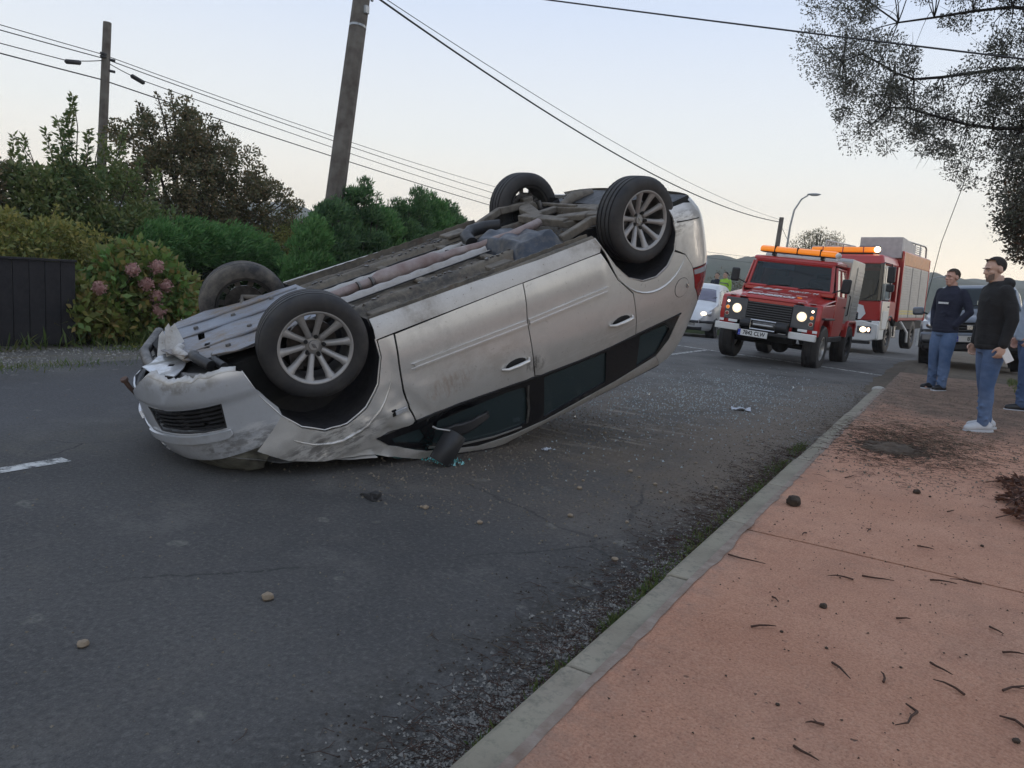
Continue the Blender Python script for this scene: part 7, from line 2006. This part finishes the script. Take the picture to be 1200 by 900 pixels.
def paved(r):
    y = 1.2 + 10 * r.random() ** .8; x = -.7 + 2.4 * r.random()
    k = .26 + .74 * min(1, max(0, (y - 3.6) / 3.5))
    return (x, y, .126) if r.random() < k else None
scatter_bits('soil_crumbs', 9500, paved, .0034, M['soil_bits'], .6, 6)
def pave_tan(r):
    y = 5.2 + 8 * r.random(); x = -.8 + 3 * r.random(); return (x, y, .125)
scatter_bits('grit', 5000, pave_tan, .006, M['tan_grit'], .8, 7)
def road_any(r):
    return (-7.4 + 6.4 * r.random(), .8 + 12 * r.random(), .001)
scatter_bits('grit', 5200, road_any, .0038, M['tan_grit'], .8, 8)
def verge_(r):
    return (-9.3 + 1.75 * r.random(), 1 + 16 * r.random(), -.008)
scatter_bits('gravel', 6500, verge_, .011, M['pale_grit'], .8, 9)
# fibrous roots and dry straw in the gutter and on the dirt
def straws(name, n, fpos, L, mat, seed, r0=.0012):
    r = np.random.default_rng(seed); b = MB()
    for i in range(n):
        p = Vector(fpos(r)); a = r.uniform(0, 6.28); l = L * r.uniform(.4, 1.4); w = r.normal() * .9
        m_ = p + Vector((math.cos(a), math.sin(a), r.uniform(.0, .25))) * l * .5; e = m_ + Vector((math.cos(a + w), math.sin(a + w), r.uniform(-.25, .1))) * l * .5
        e.z = max(e.z, p.z)
        b.tube([p, m_, e], [r0, r0, r0 * .5], 3, caps=False)
    return tag(b.obj(name, mat, None, smooth=0, fix=False), None, None, None, 'stuff')
M['straw'] = simple('dry_straw', (.15, .115, .075), .9, 0, .3, 20)
M['root'] = simple('dark_roots', (.070, .034, .022), .9, 0, .3, 20)
straws('dry_roots', 3200, lambda r: (-.91 - abs(r.normal()) * .15, 1.0 + 5.5 * r.random(), .004), .075, M['root'], 12)
straws('dry_straw', 900, lambda r: (-.9 - abs(r.normal()) * .18, 2 + 9 * r.random(), .004), .07, M['straw'], 13)
straws('dry_straw', 1500, lambda r: (r.normal(-.18, .34), r.normal(7.0, .55), .128), .10, M['straw'], 14)
straws('dry_roots', 1700, lambda r: (r.normal(-.28, .30), r.normal(6.7, .6), .128), .09, M['root'], 15)
# weeds
def blades(name, n, fpos, h, mat, seed):
    r = np.random.default_rng(seed); P = np.array([fpos(r) for _ in range(n)])
    D = unit(r.normal(size=(n, 3)) * np.array([.55, .55, .2]) + np.array([0, 0, 1]))
    s = unit(np.cross(D, r.normal(size=(n, 3)))); L = h * r.uniform(.4, 1.3, (n, 1)); w = .0035 * r.uniform(.7, 1.6, (n, 1)) * (h / .06) ** .5
    V = np.stack([P - s * w, P + s * w, P + D * L * .6 + s * w * .7 + np.array([0, 0, 0]), P + D * L + unit(r.normal(size=(n, 3))) * L * .15], 1)
    o = quads_mesh(name, V.reshape(-1, 3), 4, mat); return tag(o, None, None, None, 'stuff')
tuf = [(-.95, 2.05, .05), (-.97, 2.9, .05), (-.95, 3.35, .10), (-.97, 3.7, .09), (-.95, 4.2, .08), (-.98, 4.9, .07), (-1.0, 5.6, .08), (-1.02, 6.5, .06), (-.94, 1.62, .03), (-.96, 2.5, .03)]
def tuft(r):
    t_ = tuf[r.integers(len(tuf))]; return (min(-.915, t_[0] + r.normal() * t_[2] * .5), t_[1] + r.normal() * t_[2] * 2.2, .001)
blades('weeds', 2300, tuft, .032, M['grass'], 21)
tv = [(-9.3, 6.0, .25), (-9.25, 6.6, .2), (-8.0, 3.4, .3), (-7.95, 4.2, .35), (-7.9, 2.6, .3), (-9.3, 7.5, .3), (-8.9, 5.6, .25), (-9.2, 8.6, .5)]
def vt(r):
    t_ = tv[r.integers(len(tv))]; return (t_[0] + r.normal() * t_[2] * .45, t_[1] + r.normal() * t_[2], -.005)
blades('grass', 2200, vt, .06, M['grass'], 22)
blades('grass', 9000, lambda r: (r.uniform(.75, 3.0), r.uniform(8.9, 15), .09), .085, M['grass'], 23)
blades('grass', 1200, lambda r: (-9.25 + r.normal() * .12, 6.35 + r.normal() * .2, 0), .17, M['grass'], 24)
blades('grass', 9000, lambda r: (-13 + 3.9 * r.random(), 4 + 16 * r.random(), 0), .22, M['grass'], 25)
# leaf drift of the yellow verge plants
P = np.array([(RNG.normal(-9.0, .12), RNG.normal(6.2, .30), .02) for _ in range(220)])
o = quads_mesh('clover', leaves(P, RNG.normal(size=P.shape) + np.array([0, 0, .6]), .05, .035), 4, M['leaf_yg']); tag(o, None, None, None, 'stuff')

def rock(name, loc, r, mat, label, cat, seed, group=None, sq=.7):
    b = MB(); b.sphere((0, 0, 0), 1, 14, 9)
    b.v = [tuple(Vector(v) * r * (1 + .28 * mnoise.noise(Vector(v) * 1.7 + Vector((seed, 0, 0))) + .12 * mnoise.noise(Vector(v) * 4 + Vector((seed, 3, 0))))) for v in b.v]
    b.v = [(x, y, z * sq) for x, y, z in b.v]
    o = b.obj(name, mat, None, smooth=38); o.location = (loc[0], loc[1], loc[2] + r * sq * .75); o.rotation_euler = (0, 0, seed)
    return tag(o, label, cat, group)
M['stone'] = simple('tan_stone', (.30, .235, .165), .85, 0, .2, 20, .5, 90)
rock('stone', (-2.08, 1.84, 0), .022, M['stone'], 'tan stone lying alone on the asphalt below the wreck', 'stone', 1)
rock('stone', (-2.25, 1.25, 0), .018, M['stone'], 'small tan stone at the lower left of the road', 'stone', 2)
rock('soil_clod', (-.66, 4.25, .122), .042, M['soil_bits'], 'big dark clod of soil on the pavement near the kerb', 'clod', 3)
rock('soil_clod', (-.10, 5.1, .122), .022, M['soil_bits'], 'small dark clod in the middle of the pavement', 'clod', 4)
rock('soil_clod', (-.30, 2.9, .122), .014, M['soil_bits'], 'tiny round clod beside the pavement joint', 'clod', 5)
for i in range(28):
    x, y = RNG.uniform(-.7, 1.2), RNG.uniform(2.0, 7.5); rock('soil_lump', (x, y, .122), RNG.uniform(.004, .010), M['soil_bits'], 'small crumb of dark soil on the pavement', 'clod', 10 + i, 'soil crumbs on the pavement')
for i in range(26):
    x, y = RNG.normal(-2.2, .7), RNG.normal(4.6, .9); rock('road_pebble', (min(x, -1.1), max(3.1, y), 0), RNG.uniform(.008, .018), M['stone'], 'small pale stone on the road beside the wreck', 'stone', 60 + i, 'stones on the road beside the wreck')
# turned earth heap on the pavement
b = MB(); b.grid(lambda u, v: ((u - .5) * .75, (v - .5) * .9, max(-.006, .030 * math.exp(-((u - .5) ** 2 + (v - .5) ** 2) * 16) * (1 + .8 * mnoise.noise(Vector((u * 9, v * 9, 0)))) + .012 * mnoise.noise(Vector((u * 22, v * 22, 2))) - .006)), 60, 60)
M['heap'] = simple('heap_soil', (.105, .074, .050), .95, 0, .3, 9, .6, 60, c2=(.05, .036, .026))
o = b.obj('earth_heap', M['heap'], None, smooth=70); o.location = (-.34, 6.55, .124); tag(o, 'flattened heap of dark soil and roots on the pavement', 'soil heap')
# broken plastic, paper, glass
b = MB(); b.hexa([(-.07, -.035, 0), (.06, -.03, 0), (.075, .03, 0), (-.05, .035, 0)], [(-.06, -.03, .018), (.05, -.028, .03), (.06, .02, .035), (-.04, .03, .014)]); b.box((.045, 0, .03), (.05, .045, .03), Matrix.Rotation(.4, 3, 'Z'))
o = b.obj('plastic_fragment', M['black_plastic'], None, bevel=.004); o.matrix_world = Matrix.Translation((-2.64, 3.04, .001)) @ Matrix.Rotation(-.3, 4, 'Z'); tag(o, 'broken black plastic piece on the road below the hanging mirror', 'debris')
def crumpled(name, loc, s, mat, label, cat, rz):
    b = MB(); b.grid(lambda u, v: ((u - .5) * s, (v - .5) * s * .6, .004 + abs(mnoise.noise(Vector((u * 5, v * 4, loc[0])))) * s * .35), 9, 7)
    o = b.obj(name, mat, None, smooth=0); m_ = o.modifiers.new('t', 'SOLIDIFY'); m_.thickness = .0015; o.matrix_world = Matrix.Translation(loc) @ Matrix.Rotation(rz, 4, 'Z'); return tag(o, label, cat)
M['paper'] = simple('pale_paper', (.55, .58, .64), .7)
crumpled('paper_scrap', (-1.91, 8.1, 0), .20, M['paper'], 'pale crumpled paper on the road before the pickup', 'litter', .3)
crumpled('paper_scrap', (-2.50, 4.8, 0), .075, M['paper'], 'small white scrap beside the roof of the wreck', 'litter', 1.3)
t = NT('teal_glass'); M['teal'] = t.done((.12, .42, .42), .1, 0, None, Coat_Weight=1)
def mirror_gl(r): return (r.normal(-2.86, .07), r.normal(4.0, .06), .001)
scatter_bits('glass_crumbs', 160, mirror_gl, .008, M['teal'], 1.2, 31)
# twigs on the pavement
tw = 0
def twig(loc, rz, L, kind):
    b = MB(); pts = [Vector((0, 0, 0)), Vector((L * .35, L * .05 * (1 if kind else -1), .004)), Vector((L * .7, L * (.16 if kind == 2 else .02), .006)), Vector((L, L * (.05 if kind else .14), .003))]
    b.tube(pts, [.0042, .0036, .0028, .0014], 5)
    if kind == 1: b.tube([pts[1], pts[1] + Vector((L * .2, -L * .2, .006))], [.0025, .001], 4)
    if kind == 2: b.tube([pts[0], Vector((-L * .05, -L * .28, .003))], [.004, .0025], 5)
    o = b.obj('twig', M['root'], None, smooth=60); o.location = (loc[0], loc[1], .1285); o.rotation_euler = (0, 0, rz)
    return tag(o, 'short dark twig lying on the terracotta pavement', 'twig', 'twigs scattered on the pavement')
TW = [(0, 0, 0.16, 0), (0, 0, 0.09, 1), (0, 0, 0.1, 0), (0, 0, 0.1, 1), (0, 0, 0.06, 0), (0, 0, 0.13, 2), (0, 0, 0.05, 1), (0, 0, 0.07, 0), (0, 0, 0.08, 0), (0, 0, 0.09, 0), (0, 0, 0.12, 1), (0, 0, 0.14, 2), (0, 0, 0.1, 1), (0, 0, 0.06, 0), (0, 0, 0.07, 1), (0, 0, 0.12, 0), (0, 0, 0.05, 0), (0, 0, 0.12, 1), (0, 0, 0.1, 0), (0, 0, 0.08, 1), (0, 0, 0.06, 0), (0, 0, 0.07, 0), (0, 0, 0.05, 1), (0, 0, 0.12, 0), (0, 0, 0.06, 0)]
TWXY = [(-0.737, 3.2), (-0.48, 2.543), (-0.24, 3.268), (-0.207, 2.456), (-0.058, 2.428), (0.039, 2.308), (-0.173, 2.069), (-0.222, 1.917), (0.059, 2.668), (0.154, 2.506), (0.254, 2.613), (0.278, 2.44), (0.029, 3.499), (0.233, 3.127), (0.265, 2.917), (-0.216, 3.345), (-0.062, 2.971), (0.214, 3.601), (0.151, 6.14), (-0.257, 4.084), (-0.51, 3.769), (-0.04, 3.962), (-0.476, 2.857), (-0.512, 5.152), (0.069, 4.762)]
for i, (x, y) in enumerate(TWXY): twig((x, y), RNG.uniform(0, 6.28) if i not in (0,) else -.2, TW[i][2], TW[i][3])
# dead bracken fronds at the right edge
M['bracken'] = leaf_mat('dead_bracken', (.115, .048, .030), (.08, .036, .024), (.19, .09, .055), big=8)
def frond(loc, rz, L, label):
    root = empty('bracken_frond', loc, rz, label, 'dead frond')
    sp = [Vector((L * q, .12 * L * math.sin(q * 3), .01 + .10 * L * math.sin(q * 2.6))) for q in [i / 12 for i in range(13)]]
    MB().tube(sp, [.0035 - .0025 * i / 12 for i in range(13)], 5).obj('stalk', M['root'], root)
    C = []; D = []
    for i in range(2, 13):
        for s in (-1, 1):
            pl = L * .34 * (1 - i / 14)
            for k in range(16):
                q = k / 16; p = sp[i] + Vector((.25 * q * pl, s * q * pl, -.25 * q * q * pl)); 
                for s2 in (-1, 1): C.append(tuple(p)); D.append((.8 * s2, .4 * s, RNG.normal() * .4))
    C = np.array(C); C[:, 2] = np.maximum(C[:, 2], .004)
    quads_mesh('leaflets', leaves(C, np.array(D), .045, .016), 4, M['bracken'], root)
frond((.30, 4.80, .128), .35, .62, 'dead brown bracken frond curling at the right of the pavement')
frond((.27, 5.75, .128), .1, .55, 'dead brown bracken frond lying farther up the pavement')
frond((.36, 5.15, .128), .8, .5, 'reddish broken bracken frond between the two brown ones')

# ================================================================== evening haze: one closed box of even air
t = NT('haze_air')
t.t.nodes.remove(t.b)
pv = t.n('ShaderNodeVolumePrincipled'); pv.inputs['Color'].default_value = (.90, .92, .96, 1); pv.inputs['Density'].default_value = .0007; pv.inputs['Anisotropy'].default_value = .2
t.t.links.new(pv.outputs[0], t.out.inputs['Volume'])
hz = MB().box((0, 270, 40), (1460, 960, 86)).obj('haze', t.m, None, smooth=0); tag(hz, None, None, None, 'stuff')
SC.cycles.volume_bounces = 2
